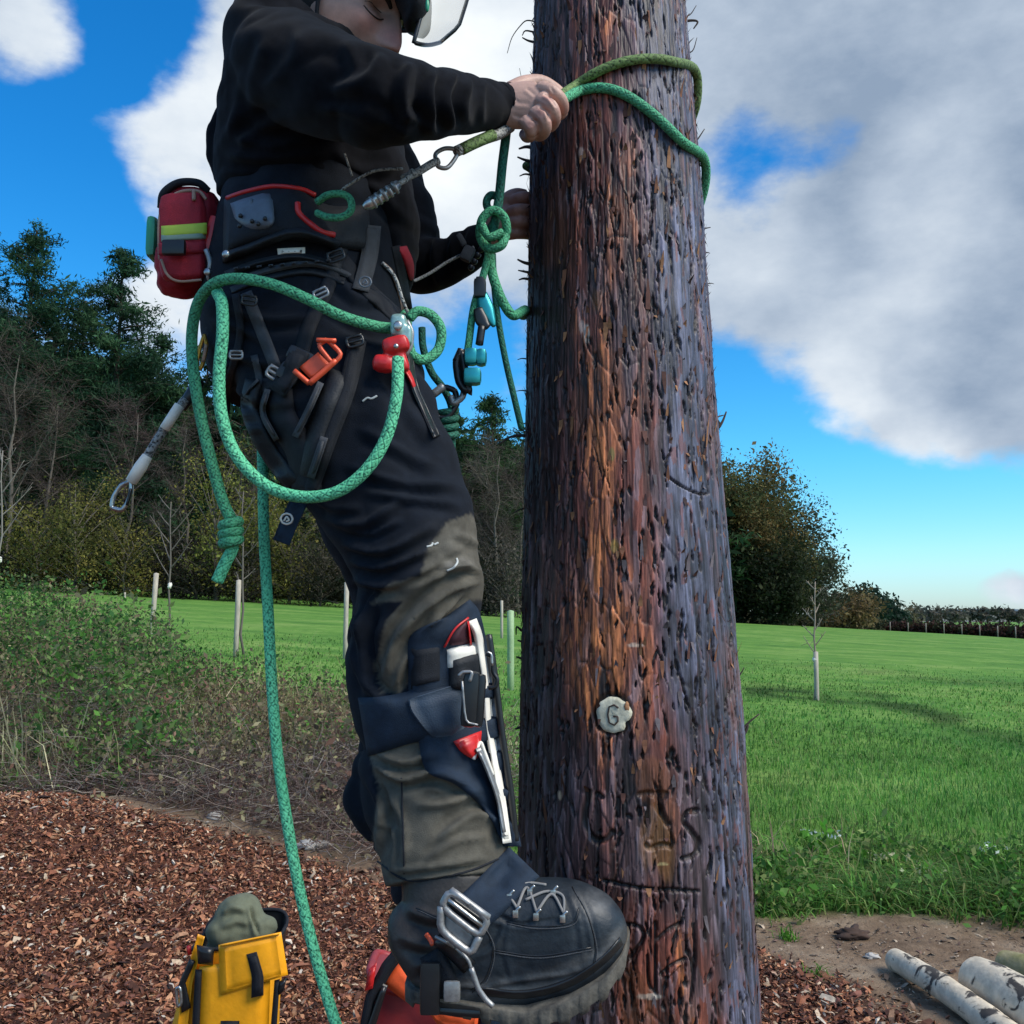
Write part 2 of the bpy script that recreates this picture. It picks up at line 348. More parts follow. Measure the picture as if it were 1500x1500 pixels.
def rbox(c, h, r, M3=None, n=5):
    """rounded box: half sizes h, corner radius r, M3 columns = axes"""
    h = np.asarray(h, float); r = min(r, h.min()*.98); g = np.linspace(-1, 1, n); Vs = []; Fs = []; k = 0
    for ax in range(3):
        for s in (-1, 1):
            a, b = np.meshgrid(g, g, indexing='ij'); p = np.zeros((n, n, 3)); o = [i for i in range(3) if i != ax]
            inner = h-r
            t = np.sign(g)*np.where(np.abs(g) > .5, 1, 0)
            sp = [np.interp(g, [-1, -.6, .6, 1], [-h[q], -inner[q], inner[q], h[q]]) for q in range(3)]
            p[..., o[0]] = sp[o[0]][:, None]; p[..., o[1]] = sp[o[1]][None]; p[..., ax] = s*h[ax]
            q = np.clip(p, -inner, inner); d = p-q; L = np.linalg.norm(d, axis=-1, keepdims=True); p = q+d/np.maximum(L, 1e-9)*r
            i = np.arange(n-1)[:, None]; j = np.arange(n-1)[None]
            Q = np.stack(np.broadcast_arrays(i*n+j, (i+1)*n+j, (i+1)*n+j+1, i*n+j+1), -1).reshape(-1, 4)
            if (s == 1) == (ax == 1): Q = Q[:, ::-1]
            Vs.append(p.reshape(-1, 3)); Fs.append(Q+k); k += n*n
    V = np.vstack(Vs)
    if M3 is not None: V = V@np.asarray(M3).T
    return V+np.asarray(c), [np.vstack(Fs)]
def axes(ang=0, yaw=0, pitch=0):
    return np.array((Matrix.Rotation(R_(yaw), 3, 'Z') @ Matrix.Rotation(R_(ang), 3, 'Y') @ Matrix.Rotation(R_(pitch), 3, 'X')))
def remesh(parts, voxel, smooth=6, fac=.5):
    g = G()
    for V, F in parts: g.add(V, F)
    me = build_mesh('t', g, []); o = bpy.data.objects.new('t', me); COL.objects.link(o)
    m = o.modifiers.new('r', 'REMESH'); m.mode = 'VOXEL'; m.voxel_size = voxel; m.adaptivity = 0
    if smooth:
        s = o.modifiers.new('s', 'SMOOTH'); s.iterations = smooth; s.factor = fac
    dg = bpy.context.evaluated_depsgraph_get(); e = o.evaluated_get(dg); em = e.to_mesh()
    V = np.empty(len(em.vertices)*3); em.vertices.foreach_get('co', V); V = V.reshape(-1, 3)
    NN = np.empty(len(em.vertices)*3); em.vertices.foreach_get('normal', NN); NN = NN.reshape(-1, 3)
    ls = np.empty(len(em.polygons), int); em.polygons.foreach_get('loop_total', ls)
    li = np.empty(len(em.loops), int); em.loops.foreach_get('vertex_index', li)
    st = np.empty(len(em.polygons), int); em.polygons.foreach_get('loop_start', st)
    Q = li[st[ls == 4][:, None]+np.arange(4)]; T = li[st[ls == 3][:, None]+np.arange(3)]
    e.to_mesh_clear(); bpy.data.objects.remove(o); bpy.data.meshes.remove(me)
    return V, [Q, T], NN
def bvh(lst):
    Vs = []; Fs = []; k = 0
    for V, F in lst:
        Vs.append(V)
        for f in F:
            if len(f): Fs += (np.asarray(f)+k).tolist()
        k += len(V)
    return BVHTree.FromPolygons(np.vstack(Vs).tolist(), Fs)
def hitY(B, px, py):
    d = ray(px, py); d = d/np.linalg.norm(d); h = B.ray_cast(Vector(CP), Vector(d), 8)
    return None if h[0] is None else h[0].y
def segdist(px, py, pts):
    """signed distance to polyline, and t along it"""
    best = np.full(px.shape, 1e9); sg = np.zeros(px.shape); tt = np.zeros(px.shape); n = len(pts)-1
    for i in range(n):
        ax, ay = pts[i]; bx, by = pts[i+1]; dx, dy = bx-ax, by-ay; L2 = dx*dx+dy*dy+1e-9
        t = np.clip(((px-ax)*dx+(py-ay)*dy)/L2, 0, 1); qx = px-ax-t*dx; qy = py-ay-t*dy; d = np.hypot(qx, qy)
        c = d < best; best = np.where(c, d, best); sg = np.where(c, np.sign(dx*(py-ay)-dy*(px-ax)), sg); tt = np.where(c, (i+t)/n, tt)
    return best*sg, tt
def polysd(px, py, poly):
    d, _ = segdist(px, py, poly+[poly[0]]); d = np.abs(d); ins = np.zeros(px.shape, bool); n = len(poly)
    for i in range(n):
        x1, y1 = poly[i]; x2, y2 = poly[(i+1) % n]
        c = ((y1 > py) != (y2 > py)) & (px < (x2-x1)*(py-y1)/(y2-y1+1e-12)+x1); ins ^= c
    return np.where(ins, d, -d)
def fold(V, NN, folds):
    px, py = proj(V); face = sstep(.25, -.25, NN[:, 1]); D = np.zeros(len(V))
    for pts, w, h in folds:
        m = (px > min(p[0] for p in pts)-6*w) & (px < max(p[0] for p in pts)+6*w) & (py > min(p[1] for p in pts)-6*w) & (py < max(p[1] for p in pts)+6*w)
        if not m.any(): continue
        pts = catmull(pts, 4).tolist() if len(pts) > 2 else pts
        d, t = segdist(px[m], py[m], pts); tp = np.clip(np.sin(np.pi*np.clip(t, .0, 1))*1.8, 0, 1)
        D[m] += h*(np.exp(-(d/w)**2)-.75*np.exp(-((d-1.9*w)/(1.1*w))**2))*tp
    return V+NN*(D*face)[:, None]
def resample(pts, n):
    pts = catmull(pts, 8) if len(pts) > 2 else np.asarray(pts, float)
    L = np.concatenate([[0], np.cumsum(np.linalg.norm(np.diff(pts, axis=0), axis=1))]); s = np.linspace(0, L[-1], n)
    return np.stack([np.interp(s, L, pts[:, k]) for k in range(pts.shape[1])], 1)
def patch(B, A1, A2, off=.006, thick=.012, fall=1.3, nu=None, nv=6, straight=False, edge=6, flat=False, sm=2):
    """solid strap or panel between two pixel polylines, laid on the surface B"""
    if nu is None: nu = max(6, int(max(np.ptp([p[0] for p in A1]), np.ptp([p[1] for p in A1]), 20)/6))
    f = (lambda p, n: np.stack([np.interp(np.linspace(0, len(p)-1, n), range(len(p)), [q[k] for q in p]) for k in (0, 1)], 1)) if straight else resample
    a = f(A1, nu); b = f(A2, nu); v = np.linspace(0, 1, nv)
    g = a[:, None]*(1-v)[None, :, None]+b[:, None]*v[None, :, None]
    Y = np.full((nu, nv), np.nan)
    for i in range(nu):
        for j in range(nv):
            y = hitY(B, *g[i, j]) if B else None
            if y is not None and y < fall+.35: Y[i, j] = y
    if np.isnan(Y).all(): Y[:] = fall
    else:
        for i in range(nu):
            r = Y[i]; ok = ~np.isnan(r)
            if ok.any(): Y[i] = np.interp(np.arange(nv), np.arange(nv)[ok], r[ok])
        for j in range(nv):
            r = Y[:, j]; ok = ~np.isnan(r)
            Y[:, j] = np.interp(np.arange(nu), np.arange(nu)[ok], r[ok]) if ok.any() else fall
    if flat:
        Y[:] = Y.min()
    for _ in range(sm):
        Z = np.pad(Y, 1, mode='edge'); Y = np.minimum(Y, (Z[:-2, 1:-1]+Z[2:, 1:-1]+Z[1:-1, :-2]+Z[1:-1, 2:]+2*Y)/6)
    e = (1-np.abs(2*v-1)**edge)[None]*(1-np.abs(2*np.linspace(0, 1, nu)-1)**(edge*4))[:, None]
    front = np.array([[P(g[i, j, 0], g[i, j, 1], Y[i, j]-off*(.25+.75*e[i, j])) for j in range(nv)] for i in range(nu)]).reshape(-1, 3)
    back = np.array([[P(g[i, j, 0], g[i, j, 1], Y[i, j]-off+thick) for j in range(nv)] for i in range(nu)]).reshape(-1, 3)
    i = np.arange(nu-1)[:, None]; j = np.arange(nv-1)[None]
    Q = np.stack(np.broadcast_arrays(i*nv+j, (i+1)*nv+j, (i+1)*nv+j+1, i*nv+j+1), -1).reshape(-1, 4); k = nu*nv
    rim = list(range(nv))+[q*nv+nv-1 for q in range(1, nu)]+[(nu-1)*nv+q for q in range(nv-2, -1, -1)]+[q*nv for q in range(nu-2, 0, -1)]
    S = np.array([[rim[q], rim[(q+1) % len(rim)], rim[(q+1) % len(rim)]+k, rim[q]+k] for q in range(len(rim))])
    return np.vstack([front, back]), [Q, Q[:, ::-1]+k, S]
def strap(B, pts, w, **kw):
    c = catmull(pts, 6) if len(pts) > 2 else np.asarray(pts, float); t = np.gradient(c, axis=0); t /= np.linalg.norm(t, axis=1)[:, None]; n = np.stack([-t[:, 1], t[:, 0]], 1)
    return patch(B, (c+n*w/2).tolist(), (c-n*w/2).tolist(), **kw)
def cord(B, pts, rpx, n=12, sub=8, off=1.0):
    """tube through (px, py, Y); lies in front of B where it would sink into it"""
    A = catmull(pts, sub); r = rpx*A[:, 2]/FPX
    if B is not None:
        Y = A[:, 2].copy()
        for i in range(len(A)):
            y = hitY(B, A[i, 0], A[i, 1])
            if y is not None and y < Y[i]+.30: Y[i] = min(Y[i], y-r[i]*off)
        for _ in range(4): Y[1:-1] = np.minimum(Y[1:-1], (Y[:-2]+Y[2:])/2*.5+Y[1:-1]*.5)
        A[:, 2] = Y
    C = np.array([P(*a) for a in A]); return tube(C, r, n)
def one(*vf):
    g = G()
    for t in vf: g.add(t[0], t[1], uv=t[2] if len(t) > 2 and isinstance(t[2], np.ndarray) and t[2].shape[1] == 2 else None)
    return g
def bars(pts, rpx, Y, closed=False, n=8):
    if closed: pts = list(pts)+[pts[0], pts[1]]
    A = []
    for i in range(len(pts)-1):
        for t in np.linspace(0, 1, 5)[:-1]: A.append([pts[i][k]*(1-t)+pts[i+1][k]*t for k in (0, 1)])
    A.append(pts[-1]); C = np.array([P(a[0], a[1], Y) for a in A])
    for _ in range(1): C[1:-1] = .5*C[1:-1]+.25*(C[:-2]+C[2:])
    return tube(C, rpx*Y/FPX, n)

# ================================================================== GROUND
def plane_z(x, y):
    yc = 70-np.log1p(np.exp(np.clip((70-y)/6, -30, 30)))*6; yc = np.maximum(yc, 0)
    xc = np.clip(x, -60, 60)
    return .030*yc-.054*xc
def zg(x, y):
    x = np.asarray(x, float); y = np.asarray(y, float)
    z = sstep(4.3, 13, y)*plane_z(x, y)
    z = z+.30*np.exp(-((x+3.1)/1.7)**2-((y-5.9)/1.15)**2)
    z = z+.02*(fbm(x*2, y*2, 3)-.5)*sstep(20, 5, y)+.10*(fbm(x*.35, y*.35, 5)-.5)*sstep(4, 9, y)*sstep(90, 40, y)
    return z
def mulch_mask(x, y):
    a = x/np.maximum(y, .5); w = (fbm(x*1.3, y*1.3, 11)-.5)*1.1
    left = sstep(.25, -.25, y-(5.25+np.clip(-.13-a, 0, 1)*3.4)+w*.7)*sstep(.10, -.05, a)
    right = sstep(.25, -.25, y-(4.25-(a-.25)*4)+w)*sstep(-.05, .1, a)*sstep(.55, .3, a)
    return np.clip(left+right, 0, 1)
def dirt_mask(x, y):
    a = x/np.maximum(y, .5); w = (fbm(x*1.6, y*1.6, 21)-.5)*.9
    return np.clip(sstep(.2, -.2, y-(4.95-(a-.4)*.6)+w)+sstep(.6, -.6, y-(7.4+np.clip(-.13-a, 0, 1)*3.4)+w)*sstep(.02, -.08, a), 0, 1)
gy = np.concatenate([np.linspace(-4, 1.9, 10), np.linspace(2, 9, 210), np.geomspace(9.1, 4500, 150)])
ga = np.linspace(-1, 1, 301); ga = np.sign(ga)*np.abs(ga)**1.15
X = ga[None]*(np.maximum(gy, 0)*1.25+5)[:, None]; Yg = np.broadcast_to(gy[:, None], X.shape)
Z = zg(X, Yg); mm = mulch_mask(X, Yg); dm = dirt_mask(X, Yg)
Z = Z+mm*.03*(fbm(X*9, Yg*9, 31)-.5)+(1-mm)*dm*(.05*(fbm(X*5, Yg*5, 33)-.5)+.015*(fbm(X*22, Yg*22, 34)-.5))
n0, n1 = X.shape; i = np.arange(n0-1)[:, None]; j = np.arange(n1-1)[None]
Q = np.stack(np.broadcast_arrays(i*n1+j, i*n1+j+1, (i+1)*n1+j+1, (i+1)*n1+j), -1).reshape(-1, 4)
g = G(); g.add(np.stack([X, Yg, Z], -1).reshape(-1, 3), Q)
def track(x, y):
    px, py = proj(np.stack([np.ravel(x), np.ravel(y), zg(np.ravel(x), np.ravel(y))], 1)); d, _ = segdist(px, py, [(1100, 1012), (1190, 1016), (1270, 1026), (1350, 1044), (1430, 1066), (1560, 1100)])
    n = fbm(np.ravel(x)*1.1, np.ravel(y)*1.1, 180, 3); t = sstep(15, 3, np.abs(d+(n-.5)*26))*sstep(.30, .55, n+.12)*(np.ravel(y) > 7)
    d2, _ = segdist(px, py, [(1090, 975), (1250, 985), (1400, 1000), (1560, 1012)]); t = np.maximum(t, .5*sstep(9, 2, np.abs(d2+(n-.5)*14))*sstep(.4, .6, n)*(np.ravel(y) > 9))
    return t.reshape(np.shape(x))
def ground_mat():
    m = bpy.data.materials.new('ground'); m.use_nodes = True; nt = m.node_tree; N = nt.nodes; L = nt.links; b = N['Principled BSDF']; b.inputs['Roughness'].default_value = .95; b.inputs['Specular IOR Level'].default_value = .15
    tc = N.new('ShaderNodeTexCoord')
    def nz(s, d=6, r=.6, st=None):
        n = N.new('ShaderNodeTexNoise'); n.inputs['Scale'].default_value = s; n.inputs['Detail'].default_value = d; n.inputs['Roughness'].default_value = r
        if st:
            mp = N.new('ShaderNodeMapping'); mp.inputs['Scale'].default_value = st; L.new(tc.outputs['Object'], mp.inputs[0]); L.new(mp.outputs[0], n.inputs['Vector'])
        else: L.new(tc.outputs['Object'], n.inputs['Vector'])
        return n.outputs[0]
    def ramp(f, stops):
        r = N.new('ShaderNodeValToRGB'); L.new(f, r.inputs[0]); e = r.color_ramp.elements
        e[0].position = stops[0][0]; e[0].color = (*stops[0][1], 1); e[1].position = stops[-1][0]; e[1].color = (*stops[-1][1], 1)
        for p, c in stops[1:-1]: q = e.new(p); q.color = (*c, 1)
        return r.outputs[0]
    def mix(f, a, c, t='MIX'):
        x = N.new('ShaderNodeMix'); x.data_type = 'RGBA'; x.blend_type = t
        if isinstance(f, float): x.inputs[0].default_value = f
        else: L.new(f, x.inputs[0])
        L.new(a, x.inputs[6]); L.new(c, x.inputs[7]); return x.outputs[2]
    def at(n):
        a = N.new('ShaderNodeAttribute'); a.attribute_name = n; return a.outputs['Fac']
    g1 = ramp(nz(.30, 8, .62, (1, 2.2, 1)), [(.3, (.065, .17, .03)), (.5, (.115, .245, .042)), (.7, (.21, .32, .08))])
    g2 = ramp(nz(3.2, 8, .7, (1, 1.8, 1)), [(.28, (.45, .55, .5)), (.5, (1, 1, 1)), (.72, (1.3, 1.2, 1.15))])
    grass = mix(1.0, g1, g2, 'MULTIPLY')
    d1 = ramp(nz(2.6, 9, .72), [(.3, (.10, .062, .038)), (.5, (.23, .16, .105)), (.7, (.37, .285, .20))])
    m1 = ramp(nz(26, 6, .7), [(.32, (.022, .010, .007)), (.5, (.09, .033, .020)), (.7, (.23, .105, .06))])
    gd = N.new('ShaderNodeVectorMath'); gd.operation = 'SCALE'; tk_ = N.new('ShaderNodeMapRange'); L.new(at('track'), tk_.inputs[0]); tk_.inputs[3].default_value = 1.0; tk_.inputs[4].default_value = .35; L.new(grass, gd.inputs[0]); L.new(tk_.outputs[0], gd.inputs['Scale']); c = mix(at('dirt'), gd.outputs[0], d1); c = mix(at('mulch'), c, m1); L.new(c, b.inputs['Base Color'])
    bp = N.new('ShaderNodeBump'); bp.inputs['Strength'].default_value = .8; bp.inputs['Distance'].default_value = .02; L.new(nz(40, 6, .7), bp.inputs['Height']); L.new(bp.outputs[0], b.inputs['Normal'])
    return m
obj('ground', g, ground_mat(), kind='structure', fl={'mulch': mm.ravel(), 'dirt': dm.ravel(), 'track': track(X, Yg).ravel()})

def pick(f, n, xr, yr, seed=1):
    """random ground points kept with probability f(x, y)"""
    r = np.random.default_rng(seed); x = r.uniform(*xr, n); y = r.uniform(*yr, n)**1.0; k = r.random(n) < f(x, y)
    a = np.abs(x)/np.maximum(y, .1) < .80; k &= a
    return x[k], y[k]
def chips(n, xr, yr, f, size, cols, seed, lift=.012, flat=.5, asp=.3):
    """thin curled pieces: 4-corner slabs with a bend"""
    r = np.random.default_rng(seed); x, y = pick(f, n, xr, yr, seed); m = len(x)
    L = r.lognormal(np.log(size), .45, m); W = L*r.uniform(.15, asp+.2, m); T = W*.25
    yaw = r.uniform(0, 6.28, m); tl = r.normal(0, flat, m); rl = r.normal(0, flat, m)
    a = np.stack([np.cos(yaw)*np.cos(tl), np.sin(yaw)*np.cos(tl), np.sin(tl)], -1)
    b0 = np.stack([-np.sin(yaw), np.cos(yaw), np.zeros(m)], -1); nn = np.cross(a, b0)
    b = b0*np.cos(rl)[:, None]+nn*np.sin(rl)[:, None]; nn = np.cross(a, b)
    z = zg(x, y)+r.uniform(.2, 1, m)*lift; c = np.stack([x, y, z], -1)
    j = lambda: r.uniform(.6, 1.2, m)[:, None]
    A = a*(L/2)[:, None]; Bb = b*(W/2)[:, None]; Tn = nn*T[:, None]
    V = np.stack([c-A*j()-Bb*j(), c-A*j()+Bb*j()*.6, c+Bb*j()+Tn*1.5, c+A*j()+Bb*.5*j(), c+A*j()-Bb*j()*.7, c-Bb*j()+Tn*1.3,
                  c-A*.8-Tn*1.2, c+A*.8-Tn*1.2], 1).reshape(-1, 3)
    k = (np.arange(m)*8)[:, None]
    Q = np.vstack([k+[0, 5, 2, 1], k+[5, 4, 3, 2]]); T3 = np.vstack([k+[0, 6, 5], k+[6, 7, 5], k+[7, 4, 5], k+[1, 2, 6], k+[6, 2, 7], k+[7, 2, 3]])
    cc = np.asarray(cols)[r.integers(0, len(cols), m)]*r.uniform(.6, 1.35, m)[:, None]
    g = G(); g.add(V, [Q, np.vstack([k+[0, 6, 5], k+[7, 4, 5], k+[6, 7, 5], k+[1, 2, 6]])], col=np.repeat(cc, 8, 0)); return g
M['chip'] = mat('bark_chips', (1, 1, 1), .85, attr='tint', var=.35, vscale=60, spec=.3)
M['leafy'] = mat('leafy', (1, 1, 1), .75, attr='tint', var=.2, vscale=3, spec=.25, translucent=.38)
red = [(.24, .088, .046), (.15, .052, .028), (.36, .155, .08), (.08, .032, .02), (.29, .115, .062), (.46, .24, .13), (.17, .07, .05), (.045, .02, .014)]
pale = [(.38, .25, .15), (.48, .36, .25), (.30, .19, .13), (.55, .47, .38)]
obj('bark_mulch', chips(205000, (-5.0, 2.2), (2.6, 8), lambda x, y: mulch_mask(x, y)*1.1, .021, red, 3, flat=.5), M['chip'], label='heap of dark red bark chips spread over the ground left of the pole', cat='bark mulch', kind='stuff', col='tint', smooth=False)
obj('pale_wood_chips', chips(16000, (-4.4, 2.4), (2.6, 8), lambda x, y: mulch_mask(x, y)*1.1, .021, pale, 5, lift=.022, flat=.5), M['chip'], label='pale wood shavings strewn over the red bark mulch', cat='wood chips', kind='stuff', col='tint', smooth=False)
obj('soil_litter', chips(16000, (-.6, 3.6), (3.1, 5.6), lambda x, y: dirt_mask(x, y)*.55, .016, [(.20, .15, .11), (.30, .23, .17), (.10, .07, .05), (.36, .28, .2), (.13, .08, .06)], 8, lift=.006, flat=.25), M['chip'], label='small crumbs, twigs and pebbles on the bare trodden soil', cat='litter', kind='stuff', col='tint', smooth=False)

def blades(x, y, h, w, cols, seed, lean=.5, seg=2, zoff=0.):
    r = np.random.default_rng(seed); m = len(x); yaw = r.uniform(0, 6.28, m); h = h*r.lognormal(0, .3, m); w = w*r.uniform(.7, 1.3, m)
    s = np.stack([np.cos(yaw), np.sin(yaw), np.zeros(m)], -1); d = np.stack([-np.sin(yaw), np.cos(yaw), np.zeros(m)], -1)*np.where(r.random(m) < .5, 1, -1)[:, None]
    ln = r.uniform(.1, 1, m)*lean; c = np.stack([x, y, zg(x, y)-.01+zoff], -1); up = np.array([0, 0, 1.])
    c1 = c+(d*(ln*h*.35)[:, None])+up*(h*.6)[:, None]; c2 = c+(d*(ln*h)[:, None])+up*(h*(1-.25*ln))[:, None]
    V = np.stack([c-s*(w/2)[:, None], c+s*(w/2)[:, None], c1-s*(w*.4)[:, None], c1+s*(w*.4)[:, None], c2], 1).reshape(-1, 3); k = (np.arange(m)*5)[:, None]
    cc = np.asarray(cols)[r.integers(0, len(cols), m)]*r.uniform(.6, 1.3, m)[:, None]*(.55+.9*fbm(x*.7, y*.9, 140, 4))[:, None]*np.array([1, 1, 1])
    cc[:, 0] *= (.7+.6*fbm(x*.5, y*.5, 150, 3)); cc *= (1-.6*track(x, y))[:, None]
    g = G(); g.add(V, [k+[0, 1, 3, 2], k+[2, 3, 4]], col=np.repeat(cc, 5, 0)); return g
def leaves(C, rad, per, size, cols, seed, squash=.8, wid=.5):
    """leaf-sized faces spread around clump centres"""
    r = np.random.default_rng(seed); m = len(C)*per; c = np.repeat(C, per, 0)+r.normal(0, 1, (m, 3))*np.repeat(np.broadcast_to(rad, (len(C),)), per)[:, None]*np.array([1, 1, squash])
    a = r.normal(0, 1, (m, 3)); a /= np.linalg.norm(a, axis=1)[:, None]; b = np.cross(a, r.normal(0, 1, (m, 3))); b /= np.linalg.norm(b, axis=1)[:, None]
    s = (size*r.lognormal(0, .35, m))[:, None]; V = np.stack([c-a*s, c+b*s*wid, c+a*s, c-b*s*wid], 1).reshape(-1, 3); k = (np.arange(m)*4)[:, None]
    tone = np.repeat(r.uniform(.65, 1.3, len(C)), per)*r.uniform(.7, 1.3, m)
    cc = np.asarray(cols)[np.repeat(r.integers(0, len(cols), len(C)), per)]*tone[:, None]
    g = G(); g.add(V, k+[0, 1, 2, 3], col=np.repeat(cc, 4, 0)); return g
gr = [(.085, .25, .04), (.12, .29, .05), (.055, .18, .035), (.15, .31, .07), (.22, .31, .10)]
fieldm = lambda x, y: (1-dirt_mask(x, y))*(1-mulch_mask(x, y))
bank = lambda x, y: sstep(.06, -.06, x/y+.06)     # left of the pole: rough bank
x1, y1 = pick(lambda x, y: fieldm(x, y)*(1-bank(x, y)*sstep(12, 9, y))*sstep(14, 6, y), 150000, (-5, 9), (4.6, 13.5), 12)
g = blades(x1, y1, .075, .007, gr, 1, lean=1.1)
x1, y1 = pick(lambda x, y: fieldm(x, y)*sstep(27, 13, y), 95000, (-17, 17), (9, 27), 13); q = blades(x1, y1, .055, .016, gr, 2, lean=1.4)
g.add(q.V[0], [q.F[4][0], q.F[3][0]], col=q.C[0])
obj('field_grass', g, M['leafy'], label='short bright green grass covering the open field', cat='grass', kind='stuff', col='tint')
# taller rough grass and weeds on the field edge, right
def edge(x, y): return np.clip(fieldm(x, y)+.5*sstep(.5, .62, fbm(x*2.3, y*2.3, 43))*sstep(4.55, 4.75, y), 0, 1)*sstep(6.3, 5.0, y+(fbm(x*1.2, y*1.2, 41)-.5)*2.2)*sstep(.12, .22, x/y)
x1, y1 = pick(edge, 60000, (.6, 5), (4.3, 7.4), 14); hs_ = .05+.14*fbm(x1*1.6, y1*1.6, 160, 3)**1.2; g = blades(x1, y1, hs_, .008, gr+[(.05, .12, .02), (.2, .24, .08), (.09, .2, .05)], 3, lean=2.0)
x1, y1 = pick(lambda x, y: edge(x, y)*sstep(.36, .26, x/y)*sstep(5.2, 5.8, y)*.9, 20000, (.6, 3), (4.5, 7.4), 15); q = blades(x1, y1, .22, .006, [(.34, .26, .17), (.22, .15, .12), (.44, .37, .22), (.17, .2, .08)], 4, lean=1.3)
g.add(q.V[0], [q.F[4][0], q.F[3][0]], col=q.C[0])
x1, y1 = pick(lambda x, y: edge(x, y)*sstep(.38, .52, fbm(x*1.5, y*1.5, 170)), 17000, (.6, 5), (4.3, 7.0), 25)
lc_ = leaves(np.stack([x1, y1, zg(x1, y1)+.15*np.random.default_rng(2).random(len(x1))], -1), .05, 7, .018, [(.08, .22, .03), (.14, .28, .06), (.06, .15, .03), (.20, .26, .08)], 26)
V_, T_, Q_ = lc_.arrays(); g.add(V_, [T_, Q_], col=np.concatenate(lc_.C))
obj('edge_grass', g, M['leafy'], label='tall tufty grass and weeds along the edge of the bare soil', cat='rough grass', kind='stuff', col='tint')
def merge(*gs):
    g = G()
    for q in gs:
        V, T, Q = q.arrays(); g.add(V, [T, Q], col=np.concatenate(q.C))
    return g
def sticks(x, y, z, L, r0, cols, seed, up=.6, seg=3):
    r = np.random.default_rng(seed); m = len(x); d = r.normal(0, 1, (m, 3)); d[:, 2] = np.abs(d[:, 2])*up; d /= np.linalg.norm(d, axis=1)[:, None]
    L = L*r.lognormal(0, .4, m); c = np.stack([x, y, z], -1); u = np.cross(d, [0, 0, 1.]); u /= np.linalg.norm(u, axis=1)[:, None]+1e-9; w = np.cross(d, u)
    rings = []; p = c.copy(); dd = d.copy()
    for s in range(seg+1):
        rr = r0*(1-.8*s/seg); rings.append(np.stack([p+u*rr, p-u*rr*.5+w*rr*.87, p-u*rr*.5-w*rr*.87], 1))
        dd = dd+r.normal(0, .25, (m, 3)); dd[:, 2] -= .12; dd /= np.linalg.norm(dd, axis=1)[:, None]; p = p+dd*(L/seg)[:, None]
    V = np.stack(rings, 1).reshape(-1, 3); k = (np.arange(m)*3*(seg+1))[:, None]; Q = []
    for s in range(seg):
        for a in range(3): b = (a+1) % 3; Q.append(k+[s*3+a, s*3+b, s*3+3+b, s*3+3+a])
    cc = np.asarray(cols)[r.integers(0, len(cols), m)]*r.uniform(.6, 1.3, m)[:, None]
    g = G(); g.add(V, np.vstack(Q), col=np.repeat(cc, 3*(seg+1), 0)); return g
# brambles and rough bank, left
def bankm(x, y):
    a = x/y; ye = 5.4+np.clip(-.13-a, 0, 1)*3.3
    top = 14.5-sstep(-.52, -.2, a)*5.2+(fbm(x*.8, y*.5, 88)-.5)*3
    return sstep(-.1, .5, y-ye)*sstep(.8, -.8, y-top)*sstep(.02, -.08, a)
def bh(x, y):                                     # height of the growth over the bank
    return (.2+1.25*fbm(x*.9, y*.9, 51)**1.3)*sstep(0, 2.2, y-(5.4+np.clip(-.13-x/y, 0, 1)*3.3)+.3)*(1+.5*sstep(-.25, -.5, x/y))
x1, y1 = pick(bankm, 50000, (-10, .4), (5.2, 16.5), 16); r = np.random.default_rng(5); hh = bh(x1, y1)*r.uniform(.15, 1.0, len(x1))
zone = fbm(x1*.8, y1*.8, 61); low = x1/y1 > -.33
C = np.stack([x1, y1, zg(x1, y1)+hh], -1)
gsel = (zone > .52) & ~(low & (y1 < 7.6)); osel = ~gsel & (r.random(len(x1)) < .55)
bg_ = leaves(C[gsel], .09, 9, .021, [(.06, .16, .03), (.10, .24, .04), (.04, .11, .03), (.16, .25, .07), (.20, .22, .10), (.17, .14, .08)], 6)
bo = leaves(C[osel], .10, 7, .018, [(.24, .22, .11), (.17, .13, .085), (.31, .27, .15), (.12, .10, .06), (.22, .12, .085)], 7)
obj('bramble_leaves', merge(bg_, bo), M['leafy'], label='tangled green and olive bramble leaves covering the bank behind the mulch', cat='brambles', kind='stuff', col='tint')
x1, y1 = pick(bankm, 26000, (-10, .4), (5.2, 16.5), 17)
obj('dry_bramble_stems', sticks(x1, y1, zg(x1, y1)+bh(x1, y1)*.3*np.random.default_rng(3).random(len(x1)), .42, .0032, [(.30, .23, .19), (.17, .12, .10), (.44, .36, .28), (.24, .17, .14), (.10, .065, .06)], 9, up=.5), M['leafy'], label='grey brown dead bramble stems tangled over the bank', cat='dead stems', kind='stuff', col='tint')
x1, y1 = pick(lambda x, y: bankm(x, y)*(.12+sstep(.42, .6, fbm(x*.7, y*.7, 71)))*sstep(7.2, 8.6, y+np.clip(-.3-x/y, 0, 1)*9), 90000, (-10, .4), (5.4, 16.5), 18)
obj('dry_bank_grass', blades(x1, y1, .50, .0085, [(.52, .45, .26), (.34, .33, .16), (.62, .54, .33), (.20, .25, .09), (.32, .21, .14)], 5, lean=1.6), M['leafy'], label='long straw coloured grass standing among the brambles', cat='dry grass', kind='stuff', col='tint')
x1, y1 = pick(lambda x, y: bankm(x, y)*sstep(9.2, 7.8, y), 26000, (-4.5, .4), (5.2, 9.2), 19)
obj('grey_twig_litter', sticks(x1, y1, zg(x1, y1)+.02+bh(x1, y1)*.55*np.random.default_rng(8).random(len(x1)), .26, .0028, [(.34, .29, .27), (.19, .14, .13), (.50, .44, .38), (.24, .15, .13), (.12, .08, .07)], 11, up=.4), M['leafy'], label='grey dead twigs lying at the foot of the bramble bank', cat='twigs', kind='stuff', col='tint')

